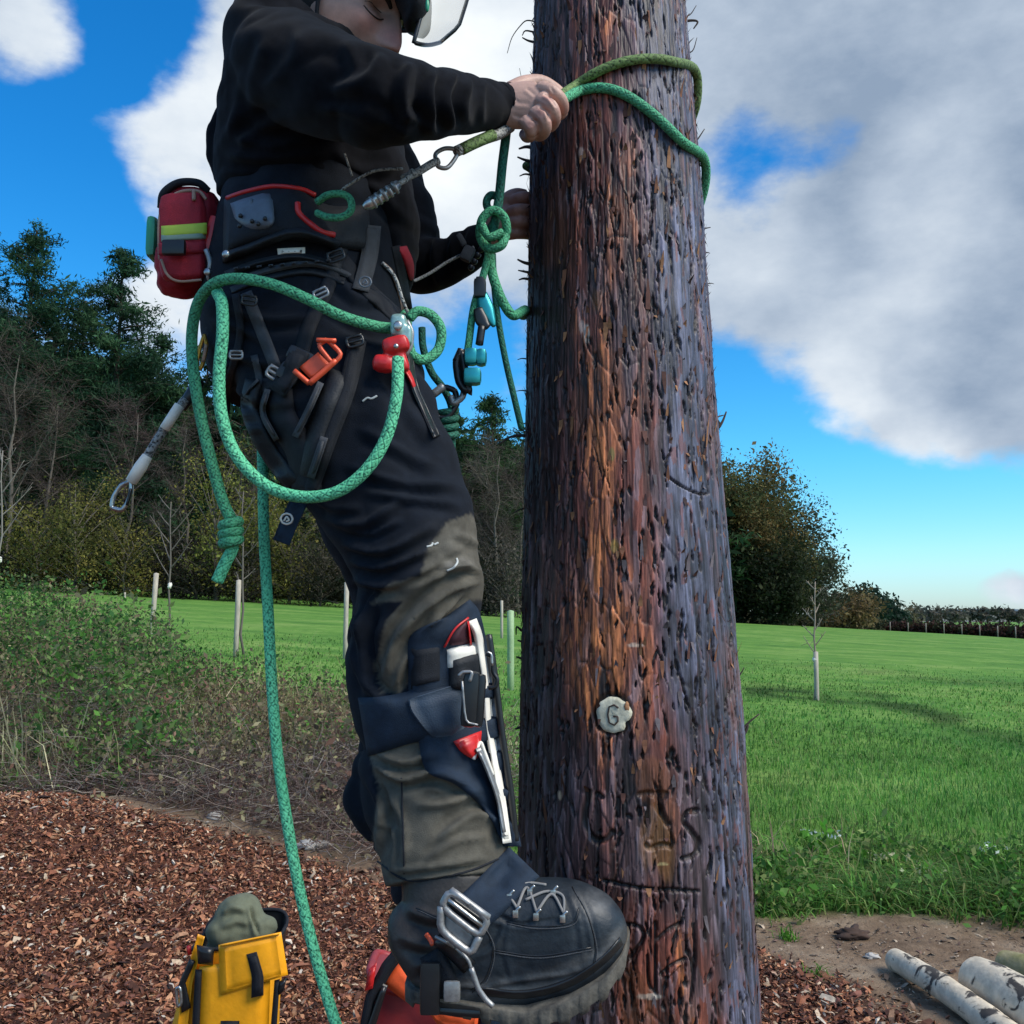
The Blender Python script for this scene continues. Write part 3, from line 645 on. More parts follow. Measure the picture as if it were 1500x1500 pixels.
# ---------------------------------------------------------------- stones, scraps and clods one can count
def lump(c, r, seed, sq=(1, 1, .6)):
    V, F = sphere((0, 0, 0), 1, nu=22, nv=14); k = 1+.7*(fbm(V[:, 0]*2.6+seed*3.1, V[:, 1]*2.6+V[:, 2]*2.3, seed, 3)-.5)*1.8
    return V*k[:, None]*r*np.array(sq)+np.asarray(c), F
def ground_at(px, py):
    d = ray(px, py); t = 1.
    for s in np.linspace(1.5, 90, 6000)/d[1]:
        p = CP+d*s
        if p[2] < zg(p[0], p[1]): return np.array([p[0], p[1], float(zg(p[0], p[1]))])
    return P(px, py, 40)
M['stone'] = mat('pale_stone', (.42, .40, .37), .9, var=.25, vscale=20)
M['clod'] = mat('dark_soil', (.06, .035, .026), .95, var=.4, vscale=25, bump=.6, bscale=60)
for k, (px, py, s, m, nm, lb, ct) in enumerate([
    (1250, 1374, .034, 'clod', 'soil_clod', 'dark crumbly clod of soil on the bare ground, right of the pole', 'clod'),
    (315, 1200, .030, 'stone', 'stone', 'pale rounded stone at the foot of the bramble bank', 'stone'),
    (378, 1198, .024, 'stone', 'stone', 'small pale stone lying right behind the hanging green rope', 'stone'),
    (448, 1243, .030, 'stone', 'stone', 'white flinty stone below the brambles, left of the raised boot', 'stone'),
    (470, 1240, .022, 'stone', 'stone', 'flat white stone sliver touching the flinty stone', 'stone'),
    (1277, 1405, .014, 'stone', 'stone', 'small pale pebble just left of the thin birch log', 'pebble')]):
    p = ground_at(px, py); obj(nm, one(lump(p+[0, 0, s*.4], s*1.6, k+3, (1.3, .9, .55))), M[m], label=lb, cat=ct, origin=p)
# birch logs
def birch(name, label, a, b, r0, r1, seed):
    A = np.array(a); B_ = np.array(b); n = 60; t = np.linspace(0, 1, n)[:, None]; C = A*(1-t)+B_*t; C[:, 2] += .012*np.sin(t[:, 0]*5)
    V, F, uv = tube(C, np.linspace(r0, r1, n), 26, cap=False); rr = r0*.10*(fbm(V[:, 0]*14, V[:, 1]*14+V[:, 2]*9, seed)-.5); cc = np.repeat(C, 27, 0); d = V-cc; V = cc+d*(1+rr/r0)[:, None]*(1+.10*(fbm(V[:, 0]*5, V[:, 2]*12, seed)-.5))[:, None]
    root = thing(name, label, 'log', tuple(A)); g = G(); g.add(V, F); obj('bark', g, M['birch'], root)
    for s in (0, 1):
        k = 0 if s == 0 else n-1; ring = V[k*27:k*27+26]; c = ring.mean(0); T = (C[1]-C[0])/np.linalg.norm(C[1]-C[0])*(-1 if s == 0 else 1)
        W = np.vstack([ring, (ring*.9+c*.1)+T*.004, c+T*.008]); a_ = np.arange(26); an = (a_+1) % 26
        g = G(); g.add(W, [np.stack([a_, an, an+26, a_+26], -1), np.stack([a_+26, an+26, np.full(26, 52)], -1)]); obj('cut_end', g, M['cutwood'] if r0 < .07 else M['char'], root)
    return root
def birch_mat():
    m = mat('birch_bark', (.60, .51, .38), .8, var=.25, vscale=18, bump=.8, bscale=45, bdist=.004); nt = m.node_tree; N = nt.nodes; L = nt.links; b = N['Principled BSDF']
    old = b.inputs['Base Color'].links[0].from_socket; tc = N.new('ShaderNodeTexCoord')
    n = N.new('ShaderNodeTexNoise'); n.inputs['Scale'].default_value = 11; n.inputs['Detail'].default_value = 7; n.inputs['Roughness'].default_value = .6; n.inputs['Distortion'].default_value = .6; L.new(tc.outputs['Object'], n.inputs['Vector'])
    r = N.new('ShaderNodeMapRange'); r.inputs[1].default_value = .55; r.inputs[2].default_value = .60; L.new(n.outputs[0], r.inputs[0])
    x = N.new('ShaderNodeMix'); x.data_type = 'RGBA'; L.new(r.outputs[0], x.inputs[0]); L.new(old, x.inputs[6]); x.inputs[7].default_value = (.05, .042, .035, 1); L.new(x.outputs[2], b.inputs['Base Color']); return m
M['char'] = mat('scarred_end', (.03, .025, .02), .9, col2=(.16, .12, .08), vscale=30, bump=.8, bscale=60, bdist=.005); M['birch'] = birch_mat(); M['cutwood'] = mat('cut_wood', (.30, .22, .13), .85, var=.3, vscale=40)
def gp(px, py, up=0): p = ground_at(px, py); p[2] += up; return p
birch('birch_log', 'thin white birch log nearest the pole, lying on the bare soil', gp(1312, 1424, .045), gp(1312, 1424, .045)+(gp(1450, 1518, .05)-gp(1312, 1424, .045))*1.5, .045, .052, 2)
birch('birch_log', 'thick birch log with black scarred end, right of the thin one', gp(1434, 1468, .08), gp(1434, 1468, .08)+(gp(1540, 1536, .08)-gp(1434, 1468, .08))*1.5, .082, .09, 5)
M['birch2'] = mat('mossy_bark', (.36, .30, .17), .9, col2=(.17, .17, .05), vscale=14, bump=.8, bscale=50, bdist=.004)
rt = birch('mossy_log', 'short mossy yellow green log behind the thick birch log', gp(1474, 1436, .05), gp(1474, 1436, .05)+(gp(1560, 1470, .05)-gp(1474, 1436, .05))*1.5, .06, .07, 8)
[c for c in bpy.data.objects if c.parent == rt and c.name.startswith('bark')][0].data.materials[0] = M['birch2']
# small green weeds
for k, (px, py, n_, h, lb) in enumerate([(1155, 1378, 60, .05, 'tiny green seedling tuft on the bare soil right of the pole'), (1120, 1345, 45, .04, 'small pale weed close beside the pole edge'), (1200, 1432, 60, .035, 'low olive weed on the grey soil in front of the clod')]):
    p = ground_at(px, py); r = np.random.default_rng(k); x1 = p[0]+r.normal(0, .025, n_); y1 = p[1]+r.normal(0, .025, n_)
    obj('weed', blades(x1, y1, h, .006, [(.06, .20, .02), (.10, .26, .03)], k, lean=1.2), M['leafy'], label=lb, cat='weed', col='tint')
# weeds with white flower heads in the edge grass
def weed_plant(px, py, h, white, lb, seed):
    p = ground_at(px, py); root = thing('flowering_weed', lb, 'weed', tuple(p)); r = np.random.default_rng(seed)
    st = sticks(p[0]+r.normal(0, .05, 14), p[1]+r.normal(0, .04, 14), np.full(14, p[2]), h, .003, [(.10, .20, .04)], seed, up=2.5); obj('stem', st, M['leafy'], root, col='tint')
    obj('leaf_cluster', leaves(p+np.stack([r.normal(0, .07, 26), r.normal(0, .05, 26), r.uniform(.02, h*.8, 26)], -1), .025, 7, .022, [(.10, .30, .03), (.2, .38, .07)], seed), M['leafy'], root, col='tint', kind='stuff')
    obj('flower_head', leaves(p+np.stack([r.normal(0, .06, 8), r.normal(0, .04, 8)-.03, r.uniform(h*.5, h*1.05, 8)], -1), .010, 9, .009, [white], seed+1), M['leafy'], root, col='tint', kind='stuff')
weed_plant(1200, 1258, .22, (.62, .70, .66), 'leafy weed with white specks, tallest on the soil edge nearest the pole', 1)
weed_plant(1295, 1285, .13, (.66, .62, .36), 'weed with cream yellow flowers at the middle of the grass edge', 2)
weed_plant(1345, 1300, .12, (.60, .60, .40), 'low weed with pale buds where the grass edge bulges forward', 3)
weed_plant(1445, 1275, .14, (.60, .66, .58), 'pale headed weed at the right end of the grass edge', 4)

# ================================================================== TREES
def trunk_mat(c): return mat('tree_bark', c, .9, var=.3, vscale=6, bump=.5, bscale=20, bdist=.02)
M['pinebark'] = trunk_mat((.07, .05, .038)); M['greybark'] = trunk_mat((.13, .11, .09)); M['palebark'] = trunk_mat((.28, .25, .21))
PINE = [(.020, .062, .030), (.030, .082, .036), (.016, .048, .026), (.042, .10, .042)]
PINE2 = [(.03, .075, .026), (.05, .105, .034), (.022, .05, .02)]
def spot(px, Y):
    x = (px-750)/FPX*Y*1.0; return np.array([x, Y, float(zg(x, Y))])
def ztop(px, py, Y): return P(px, py, Y)[2]
def grow(base, H, R, kind, cols, seed, per=26, nb=None, leaf=.15, lowest=.12, bare=False, trunk='pinebark', top=.0):
    """trunk with limbs; crown clumps along the limbs"""
    r = np.random.default_rng(seed); tg = G(); n = 12; t = np.linspace(0, 1, n)
    C = base+np.stack([r.normal(0, .08, n).cumsum()*t, r.normal(0, .08, n).cumsum()*t, t*H*(.97 if kind == 'pine' else .75)-.15], -1)
    rad = H*.014*(1-t*.9)+.02; V, F, _ = tube(C, rad, 8); tg.add(V, F); cl = []; cr = []; nb = nb or int(H*4.2)
    for k in range(nb):
        f = lowest+(1-lowest)*((k+r.random())/nb)
        if kind == 'pine':
            env = R*1.45*(1-f)**.7*(.55+.6*r.random())*(1 if f > .2 else .8); el = .25-.5*(1-f)*r.random(); start = f
        else:
            env = R*math.sqrt(max(0, 1-((f-.5)/.56)**2))*(.75+.35*r.random()); el = r.uniform(.1, .9); start = max(.12, f*.75-.1)
        az = r.uniform(0, 6.28); p0 = np.array([np.interp(start*(1 if kind == 'pine' else 1.2), t, C[:, q]) for q in range(3)])
        if kind == 'pine': tip = p0+np.array([math.cos(az)*env, math.sin(az)*env, env*el])
        else: tip = base+np.array([math.cos(az)*env, math.sin(az)*env, H*f])
        mid = (p0+tip)/2+np.array([0, 0, env*.08]); B_ = catmull([p0, mid, tip], 3); V, F, _ = tube(B_, np.linspace(rad[0]*.22+.01, .012, len(B_)), 4); tg.add(V, F)
        m = max(2, int(env*1.8))
        for s in np.linspace(.3 if kind == 'pine' else .45, 1, m):
            q = np.array([np.interp(s, np.linspace(0, 1, len(B_)), B_[:, z]) for z in range(3)]); cl.append(q+r.normal(0, .22, 3)); cr.append(.26+.17*env*.5*(1-.4*s) if kind == 'pine' else .30+R*.055)
    return tg, np.array(cl), np.array(cr)
def tree(name, lb, cat, px, Y, pytop, R, kind='pine', cols=PINE, seed=1, per=34, leaf=.13, lowest=.1, nb=None, trunk='pinebark', group=None, squash=.55):
    b = spot(px, Y); H = ztop(px, pytop, Y)-b[2]; root = thing(name, lb, cat, tuple(b), group)
    tg, C, cr = grow(b, H, R, kind, cols, seed, lowest=lowest, nb=nb)
    obj('trunk', tg, M[trunk], root); obj('crown', leaves(C, cr, per, leaf*(1.35 if kind == 'pine' else 1), cols, seed, squash, .24 if kind == 'pine' else .5), M['leafy'], root, col='tint'); return root
def bare_tree(name, lb, cat, px, Y, pytop, spread, cols, seed, trunk='greybark', depth=5, r0=None, haze_=None, lowest=.12):
    """branching limbs, fine twigs as thin sticks"""
    b = spot(px, Y); H = ztop(px, pytop, Y)-b[2]; root = thing(name, lb, cat, tuple(b)); r = np.random.default_rng(seed); tg = G(); tips = []
    t = np.linspace(0, 1, 8)[:, None]; C = b+np.array([0, 0, -.1])+t*np.array([r.normal(0, .03)*H, 0, H*.9]); C[1:, :2] += r.normal(0, H*.008, (7, 2)); rr = r0 or H*.011
    V, F, _ = tube(C, np.linspace(rr, rr*.15, 8), 6); tg.add(V, F)
    for k in range(int(22*depth/5)):
        f = lowest+(1-lowest)*(k+r.random())/(22*depth/5); p0 = np.array([np.interp(f, t[:, 0], C[:, q]) for q in range(3)]); az = r.uniform(0, 6.28); L = spread*(1-f*.55)*r.uniform(.6, 1.1)
        d = np.array([math.cos(az), math.sin(az), r.uniform(.5, 1.3)]); p1 = p0+d*L*.5+r.normal(0, L*.06, 3); p2 = p0+d*L*np.array([.9, .9, 1.05])+r.normal(0, L*.1, 3)
        B_ = catmull([p0, p1, p2], 3); V, F, _ = tube(B_, np.linspace(rr*.35*(1-f)+.006, .006, len(B_)), 4); tg.add(V, F)
        for s in np.linspace(.25, 1, 6): tips.append([np.interp(s, np.linspace(0, 1, len(B_)), B_[:, z]) for z in range(3)])
    obj('trunk', tg, M[trunk], root); tips = np.repeat(np.array(tips), 9, 0); r2 = np.random.default_rng(seed+1)
    tips = tips+r2.normal(0, spread*.03, tips.shape)
    obj('twigs', sticks(tips[:, 0], tips[:, 1], tips[:, 2], spread*.30, max(.006, Y*.00022), cols, seed, up=1.0, seg=3), M['leafy'], root, col='tint'); return root
BR = [(.13, .10, .085), (.09, .07, .06), (.17, .14, .11), (.11, .085, .08)]
# pines of the wood
for k, (px, Y, top, Rr, lb, cols) in enumerate([
    (20, 60, 322, 6.0, 'tall dark pine at the left edge of the photo', PINE), (158, 62, 352, 5.0, 'pointed dark pine second from the left with narrow top', PINE),
    (98, 66, 425, 5.0, 'shorter pine in the gap between the two tall left pines', PINE2), (-60, 62, 300, 5, 'tall pine just outside the left edge', PINE),
    (215, 64, 480, 4.8, 'lower broad pine right of the pointed pine', PINE), (285, 66, 500, 4.6, 'dark pine behind the climber holding the gear end', PINE2),
    (350, 64, 470, 4.0, 'pine standing behind the climber hips', PINE), (430, 66, 480, 4, 'pine hidden mostly behind the climber thigh', PINE), (520, 64, 500, 4, 'pine behind the climber knee', PINE2),
    (600, 62, 560, 3.6, 'pine behind the climber thigh front', PINE), (717, 60, 572, 3.2, 'small green topped pine between the climber and the pole', PINE2), (662, 64, 600, 3.0, 'lower pine left of the small green topped pine', PINE2),
    (790, 66, 590, 3.8, 'pine mostly hidden behind the pole', PINE), (900, 68, 640, 4.2, 'pine behind the middle of the pole', PINE), (1000, 70, 660, 4.2, 'pine behind the right half of the pole', PINE2)]):
    tree('pine_tree', lb, 'pine', px, Y, top, Rr, cols=cols, seed=100+k, per=85 if px < 330 or 600 < px < 760 else 14, leaf=.11 if px < 330 or 600 < px < 760 else .24)
# background wood that closes the view between the trunks
r = np.random.default_rng(77); n = 5200; px_ = r.uniform(-120, 1060, n); Yb = r.uniform(70, 80, n); xb = (px_-750)/FPX*Yb; zt = np.interp(px_, [-120, 60, 180, 260, 620, 760, 1060], [19, 18.5, 16.5, 13.5, 12.5, 12, 9])
C = np.stack([xb, Yb, zg(xb, Yb)+zt*r.uniform(0, 1, n)**1.2], -1)
obj('far_wood', leaves(C, .9, 22, .38, [(.018, .044, .022), (.03, .045, .022), (.045, .040, .026), (.024, .055, .024)], 31, 1), M['leafy'], label='dense dark wood closing the view behind the front row of trees', cat='wood', kind='stuff', col='tint')
# bare and autumn trees, front of the wood
for k, (px, Y, top, sp_, lb, cols) in enumerate([
    (8, 52, 480, 4.6, 'large bare grey brown tree at the left edge', BR), (55, 54, 560, 3.6, 'bare brown tree right of the large bare one', BR),
    (178, 55, 575, 3.6, 'purplish brown bare tree below the pointed pine', [(.12, .085, .08), (.16, .12, .11), (.08, .06, .055)]), (270, 54, 600, 3.2, 'thin bare tree with pale trunk behind the hanging rope', BR),
    (345, 55, 640, 3.0, 'bare tree under the climber hip', BR), (470, 55, 700, 3.2, 'bare tree low behind the climber calf', BR),
    (725, 54, 640, 3.6, 'feathery grey brown bare tree between knee and pole', [(.15, .13, .11), (.11, .09, .08), (.19, .16, .13)]), (760, 56, 670, 3.2, 'bare brown tree touching the pole edge', BR), (690, 56, 690, 2.6, 'small bare tree right of the climber knee', BR)]):
    bare_tree('bare_tree', lb, 'bare tree', px, Y, top, sp_, cols, 200+k, depth=6)
OL = [(.16, .15, .035), (.12, .12, .03), (.22, .19, .045), (.08, .085, .025)]; YG = [(.17, .18, .035), (.12, .14, .03), (.23, .21, .045)]; DK = [(.03, .028, .018), (.045, .038, .025), (.02, .024, .012)]
for k, (px, Y, top, Rr, lb, cols) in enumerate([
    (112, 50, 690, 2.7, 'rounded olive yellow bush below the left pines', OL), (60, 50, 745, 1.9, 'low olive bush left of the rounded one', OL), (185, 50, 760, 1.8, 'olive bush with ragged top under the lanyard end', OL),
    (318, 51, 650, 2.4, 'yellow green bushy tree behind the knotted rope', YG), (372, 52, 690, 2.2, 'yellow green bush behind the hanging green rope', YG), (425, 52, 740, 2.0, 'dull olive bush left of the climber calf', OL),
    (240, 52, 790, 1.7, 'dark low bush at the field edge under the knot', DK), (20, 51, 800, 1.7, 'dark scrubby bush at the left end of the field edge', DK), (150, 51, 810, 1.7, 'dark scrub in front of the olive bushes', DK), (290, 51, 805, 1.6, 'dark scrub right of the knotted rope end', DK),
    (360, 51, 800, 1.6, 'dark scrub behind the second stake', DK), (470, 51, 790, 2.0, 'dark brown scrub behind the climber knee', DK), (700, 51, 810, 1.6, 'dark brown bush between knee and pole', DK), (745, 50, 800, 1.5, 'round grey brown bush beside the pole', [(.07, .06, .05), (.10, .085, .065)]), (560, 51, 790, 2.0, 'dark scrub hidden behind the lower leg', DK)]):
    tree('bush', lb, 'bush', px, Y, top, Rr, kind='round', cols=cols, seed=300+k, per=80, leaf=.065, lowest=.05, nb=26, trunk='greybark', squash=.9)
# far right: big autumn tree, smaller ones, hedge
BT = [(.085, .10, .04), (.12, .12, .045), (.06, .075, .03), (.17, .14, .05)]
tree('broadleaf_tree', 'huge dark green and rust tree right of the pole', 'tree', 1085, 74, 672, 5.2, kind='round', cols=BT+[(.17, .11, .035), (.14, .11, .04)], seed=401, per=80, leaf=.115, lowest=.1, nb=120, trunk='greybark', squash=.9)
tree('broadleaf_tree', 'thinner grey green tree at the right flank of the huge tree', 'tree', 1152, 76, 715, 3.6, kind='round', cols=[(.05, .065, .035), (.07, .08, .05), (.04, .05, .03)], seed=402, per=36, leaf=.11, lowest=.15, nb=80, trunk='greybark', squash=.9)
tree('broadleaf_tree', 'dark leafy tree low under the huge tree', 'tree', 1130, 70, 790, 3.0, kind='round', cols=[(.02, .03, .012), (.03, .04, .016)], seed=403, per=60, leaf=.12, lowest=.05, nb=60, trunk='greybark', squash=.9)
tree('broadleaf_tree', 'small ragged tree tailing off the right side of the huge tree', 'tree', 1196, 80, 788, 2.2, kind='round', cols=[(.05, .06, .035), (.07, .075, .05)], seed=404, per=16, leaf=.15, lowest=.15, nb=44, trunk='greybark', squash=.9)
tree('broadleaf_tree', 'tree hidden behind the pole left of the huge tree', 'tree', 1010, 76, 690, 4.5, kind='round', cols=BT, seed=405, per=20, leaf=.2, lowest=.1, nb=80, trunk='greybark', squash=.9)
tree('broadleaf_tree', 'tan leaved rounded tree behind the right sapling', 'tree', 1236, 84, 868, 2.5, kind='round', cols=[(.17, .12, .05), (.13, .09, .04), (.22, .16, .07)], seed=406, per=30, leaf=.14, lowest=.03, nb=30, trunk='palebark', squash=.9)
bare_tree('bare_tree', 'small bare pink brown tree left of the tan rounded tree', 'bare tree', 1197, 82, 862, 2.0, [(.15, .10, .09), (.2, .15, .13)], 407)
for k, (px, top, lb) in enumerate([(1252, 862, 'first dark conifer right of the tan tree'), (1272, 868, 'second dark conifer of the far row, middle one'), (1290, 880, 'last dark conifer of the far row, lowest')]):
    tree('conifer_tree', lb, 'conifer', px, 100+k*3, top, 2.9, kind='round', cols=[(.012, .034, .02), (.02, .045, .026)], seed=410+k, per=30, leaf=.22, lowest=.02, nb=26, squash=.9)
tree('broadleaf_tree', 'small pale brown tree at the end of the conifer row', 'tree', 1322, 118, 884, 1.8, kind='round', cols=[(.16, .13, .08), (.10, .09, .05)], seed=415, per=18, leaf=.18, lowest=.1, nb=24, squash=.9, trunk='greybark')
r = np.random.default_rng(9); n = 1500; px_ = r.uniform(1278, 1640, n); Yh = np.interp(px_, [1278, 1640], [90, 54])+r.normal(0, .4, n); xh = (px_-750)/FPX*Yh
C = np.stack([xh, Yh, zg(xh, Yh)+r.uniform(.0, .62, n)*(.85+.3*fbm(xh*.2, xh*0, 3))], -1)
obj('hedge', leaves(C, .22, 16, .12, [(.05, .022, .018), (.075, .03, .024), (.03, .02, .016), (.04, .045, .02)], 55, 1), M['leafy'], label='long reddish brown hedge across the far right side of the field', cat='hedge', col='tint')
r = np.random.default_rng(10); n = 900; px_ = r.uniform(1060, 1290, n); Yh = 88+r.normal(0, .6, n); xh = (px_-750)/FPX*Yh
obj('field_margin', leaves(np.stack([xh, Yh, zg(xh, Yh)+r.uniform(0, 1.0, n)], -1), .25, 12, .13, [(.09, .10, .05), (.13, .12, .07), (.05, .06, .03)], 56, .6), M['leafy'], label='strip of rough pale grass and scrub below the huge tree', cat='scrub', kind='stuff', col='tint')
for k in range(9):
    pxk = 1300+k*26; yk = np.interp(pxk, [1278, 1640], [88, 52]); x = (pxk-750)/FPX*yk; p = np.array([x, yk, float(zg(x, yk))]); g = one(tube([p-[0, 0, .2], p+[0, 0, .45], p+[0.01, 0, .8]], [.05, .045, .04], 7))
    obj('fence_post', g, M['palebark'], label='pale wooden post before the far hedge, '+['first from the left end', 'second from the left end', 'third from the left end', 'fourth from the left', 'middle one of nine', 'sixth from the left', 'seventh from the left', 'last but one on the right', 'nearest the right photo edge'][k], cat='fence post', group='pale posts before the far hedge', origin=p)
# far trees along the skyline and hills
def hills(name, Y, prof, m):
    pxs = np.linspace(-900, 2400, 240); top = np.interp(pxs, *zip(*prof)); top = top+ (fbm(pxs*.02, pxs*0, 5)-.5)*6
    V = []; D = [0, 60, 200, 400]
    for k, (px, t) in enumerate(zip(pxs, top)):
        x = (px-750)/FPX*Y; zt = P(px, t, Y)[2]
        V += [[x, Y-150, -3], [x, Y-60, zt*.45], [x, Y, zt], [x, Y+400, -3]]
    g = G(); i = np.arange(239)[:, None]*4; Q = np.vstack([i+[q, q+4, q+5, q+1] for q in range(3)]); g.add(V, Q); return obj(name, g, m, kind='structure')
hills('far_hills', 1500, [(-900, 905), (0, 890), (1000, 900), (1320, 898), (1400, 893), (1470, 893), (1560, 889), (2400, 880)], mat('hill_far', (.07, .11, .14), .95, var=.2, vscale=.02))  # bluish hill colour carries the distance haze
hills('near_hills', 700, [(-900, 930), (1200, 915), (1330, 903), (1390, 899), (1450, 901), (1520, 903), (2400, 900)], mat('hill_near', (.10, .12, .09), .95, col2=(.17, .16, .13), vscale=.03))
r = np.random.default_rng(12)
for k in range(12):
    px = 1345+k*14+r.uniform(-4, 4); Y = 250+r.uniform(-10, 10); x = (px-750)/FPX*Y; top = r.uniform(888, 899); b = np.array([x, Y, 0.]); H = P(px, top, Y)[2]
    root = thing('skyline_tree', 'small hazy brown tree on the skyline, '+['first', 'second', 'third', 'fourth', 'fifth', 'sixth', 'seventh', 'eighth', 'ninth', 'tenth', 'eleventh', 'last'][k]+' from the left above the long hedge', 'tree', tuple(b), 'small trees on the skyline above the hedge')
    obj('trunk', one(tube([b, b+[0, 0, H*.5]], [.3, .15], 5)), M['greybark'], root)
    obj('crown', leaves(b+np.stack([r.normal(0, 1.1, 26), r.normal(0, 1, 26), r.uniform(.35*H, .95*H, 26)], -1), .6, 9, .5, [(.12, .11, .085), (.10, .10, .08)], k, .9), M['leafy'], root, col='tint')

# ================================================================== STAKES AND SAPLINGS
M['stake'] = mat('pale_stake', (.42, .37, .30), .85, var=.25, vscale=8, stretch=(6, 6, 1))
M['tubeg'] = mat('pale_green_guard', (.30, .42, .22), .6, var=.12)
def stake(px, pt, pb, Y, wpx, lb, lean=0, m='stake', name='stake', cat='stake'):
    r = wpx*Y/FPX/2; a = P(px, pb, Y); b = P(px+lean, pt, Y); a[2] = min(a[2], float(zg(a[0], a[1]))-.1)
    return obj(name, one(tube([a, (a*2+b)/3, (a+2*b)/3, b], r, 8)), M[m], label=lb, cat=cat, origin=a)
stake(221, 840, 925, 17, 7.5, 'leaning pale stake furthest left on the field', 8)
stake(346, 850, 935, 17, 8, 'pale stake left of the long hanging rope', 4)
stake(506, 853, 935, 18, 7, 'pale stake close to the climber calf', 2)
stake(735, 880, 930, 28, 4, 'small distant pale stake between leg and pole', 0)
stake(748, 895, 1000, 14, 10, 'pale green plastic tree guard beside the pole', 0, 'tubeg', 'tree_guard', 'tree guard')
stake(1197, 955, 1045, 15, 7, 'thin pale stake holding the right sapling', -2)
stake(183, 868, 880, 45, 3, 'tiny far stake below the olive bush', 0)
def sapling(px, pt, pb, Y, lb, seed, spread, wrap=True, nb=9, fork=.3, tone=(.13, .11, .09)):
    a = P(px, pb, Y); a[2] = min(a[2], float(zg(a[0], a[1]))-.02); b = P(px, pt, Y); root = thing('sapling', lb, 'sapling', tuple(a)); r = np.random.default_rng(seed); H = b[2]-a[2]; g = G()
    C = np.array([a+(b-a)*t+np.array([r.normal(0, .01), 0, 0])*H*.5 for t in np.linspace(0, 1, 8)]); px_m = Y/FPX; V, F, _ = tube(C, np.linspace(2.0, .7, 8)*px_m, 6); g.add(V, F)
    for k in range(nb):
        f = fork+(1-fork)*k/nb; p0 = a+(b-a)*f; s = 1 if k % 2 else -1; L = spread*(1-.4*f)*r.uniform(.6, 1.1); p2 = p0+np.array([s*L*.7, r.normal(0, L*.4), L*r.uniform(.7, 1.2)])
        B_ = catmull([p0, (p0+p2)/2+[0, 0, -.04*L], p2], 4); V, F, _ = tube(B_, np.linspace(1.0, .4, len(B_))*px_m, 4); g.add(V, F)
        for q in range(3):
            p3 = B_[4+q]; p4 = p3+r.normal(0, .2*L, 3)+[0, 0, .2*L]; V, F, _ = tube([p3, p4], [.5*px_m, .25*px_m], 3); g.add(V, F)
    c = mat('sapling_bark', tone, .8); obj('stem', g, c, root)
    if wrap:
        p = a+(b-a)*fork*.9; V, F = sphere(p, (3.5*px_m, 3*px_m, 4.5*px_m), nu=9, nv=6); V = V+.4*(r.random(V.shape)-.5)*6*px_m; obj('tie', one((V, F)), M['white'], root)
sapling(250, 735, 900, 17, 'bare sapling with white tie behind the first leaning stake', 1, .75, fork=.5)
sapling(3, 660, 850, 16, 'bare sapling with pale trunk at the left edge of the photo', 2, .8, fork=.5, tone=(.22, .20, .17))
sapling(357, 720, 905, 17, 'thin bare sapling behind the knotted rope end', 3, .5, wrap=False, fork=.4)
sapling(1194, 852, 1045, 15, 'slim bare sapling standing alone on the right field', 4, .28, fork=.45, tone=(.28, .22, .17))

# ================================================================== POLE
PE = np.array([(0, 775, 1010), (100, 772, 1017), (250, 769, 1030), (400, 768, 1038), (600, 766, 1050), (750, 765, 1060), (900, 764, 1071), (1050, 763, 1081), (1200, 763, 1089), (1350, 764, 1096), (1500, 765, 1103)], float)
PY = 1.50
_pz = np.array([P(892, p, PY)[2] for p in PE[:, 0]]); _pc = np.array([P((a+b)/2, p, PY)[0] for p, a, b in PE]); _pr = np.array([(b-a)/2*PY/FPX*.992 for p, a, b in PE])
o_ = np.argsort(_pz); _pz, _pc, _pr = _pz[o_], _pc[o_], _pr[o_]
def pole_cr(z):
    c = np.interp(z, _pz, _pc); r = np.interp(z, _pz, _pr)
    lo = z < _pz[0]; hi = z > _pz[-1]
    c = np.where(lo, _pc[0]+(z-_pz[0])*(_pc[2]-_pc[0])/(_pz[2]-_pz[0]), c); r = np.where(lo, _pr[0]+(_pz[0]-z)*.02+.05*sstep(.25, 0, z), r)
    c = np.where(hi, _pc[-1]+(z-_pz[-1])*(_pc[-1]-_pc[-3])/(_pz[-1]-_pz[-3]), c); r = np.where(hi, _pr[-1]-(z-_pz[-1])*.018, r)
    return c, r
nt_ = 560; tt = np.linspace(0, 1, nt_, endpoint=False)
th = 2*np.pi*(tt-.5); th = th-.62*np.sin(th)*.55        # 0 = towards the camera, denser there
zz = np.concatenate([np.linspace(-.25, .80, 60), np.linspace(.802, 2.50, 860), np.linspace(2.51, 6.0, 80)])
TH, ZZ = np.meshgrid(th, zz); cx, rr = pole_cr(ZZ); S = TH*.15                            # arc length
q = np.sin(TH)                                                     # -1 left edge .. 1 right edge as seen from the front
wx = S+.006*(fbm(S*30, ZZ*8, 90)-.5)*2; wy = ZZ+.02*(fbm(S*20, ZZ*5, 91)-.5)
low_ = fbm(S*9, ZZ*1.3, 92, 3)-.5
d1, d2, cid = voronoi(wx*62, wy*11, 93); e1 = d2-d1
d1b, d2b, cidb = voronoi(wx*150+3, wy*24+7, 97); e2 = d2b-d1b
strk = fbm(S*150, ZZ*9, 101, 4)-.5; strk2 = fbm(S*420, ZZ*22, 103, 3)-.5
flk = sstep(.40, .62, fbm(S*11+3, ZZ*3.1, 105, 4)+.16*np.exp(-((q+.15)/.42)**2)-.13*sstep(.25, .7, q))     # flaky zones
H = .005*low_+flk*(.0036*(cid-.5)+.0016*(cidb-.5))+(1-flk)*(.0007*(cid-.5)+.0004*(cidb-.5))
H += .0026*strk+.0016*strk2
H -= (.0014*flk+.0002)*sstep(.10, .0, e1)+.0006*flk*sstep(.12, 0, e2)
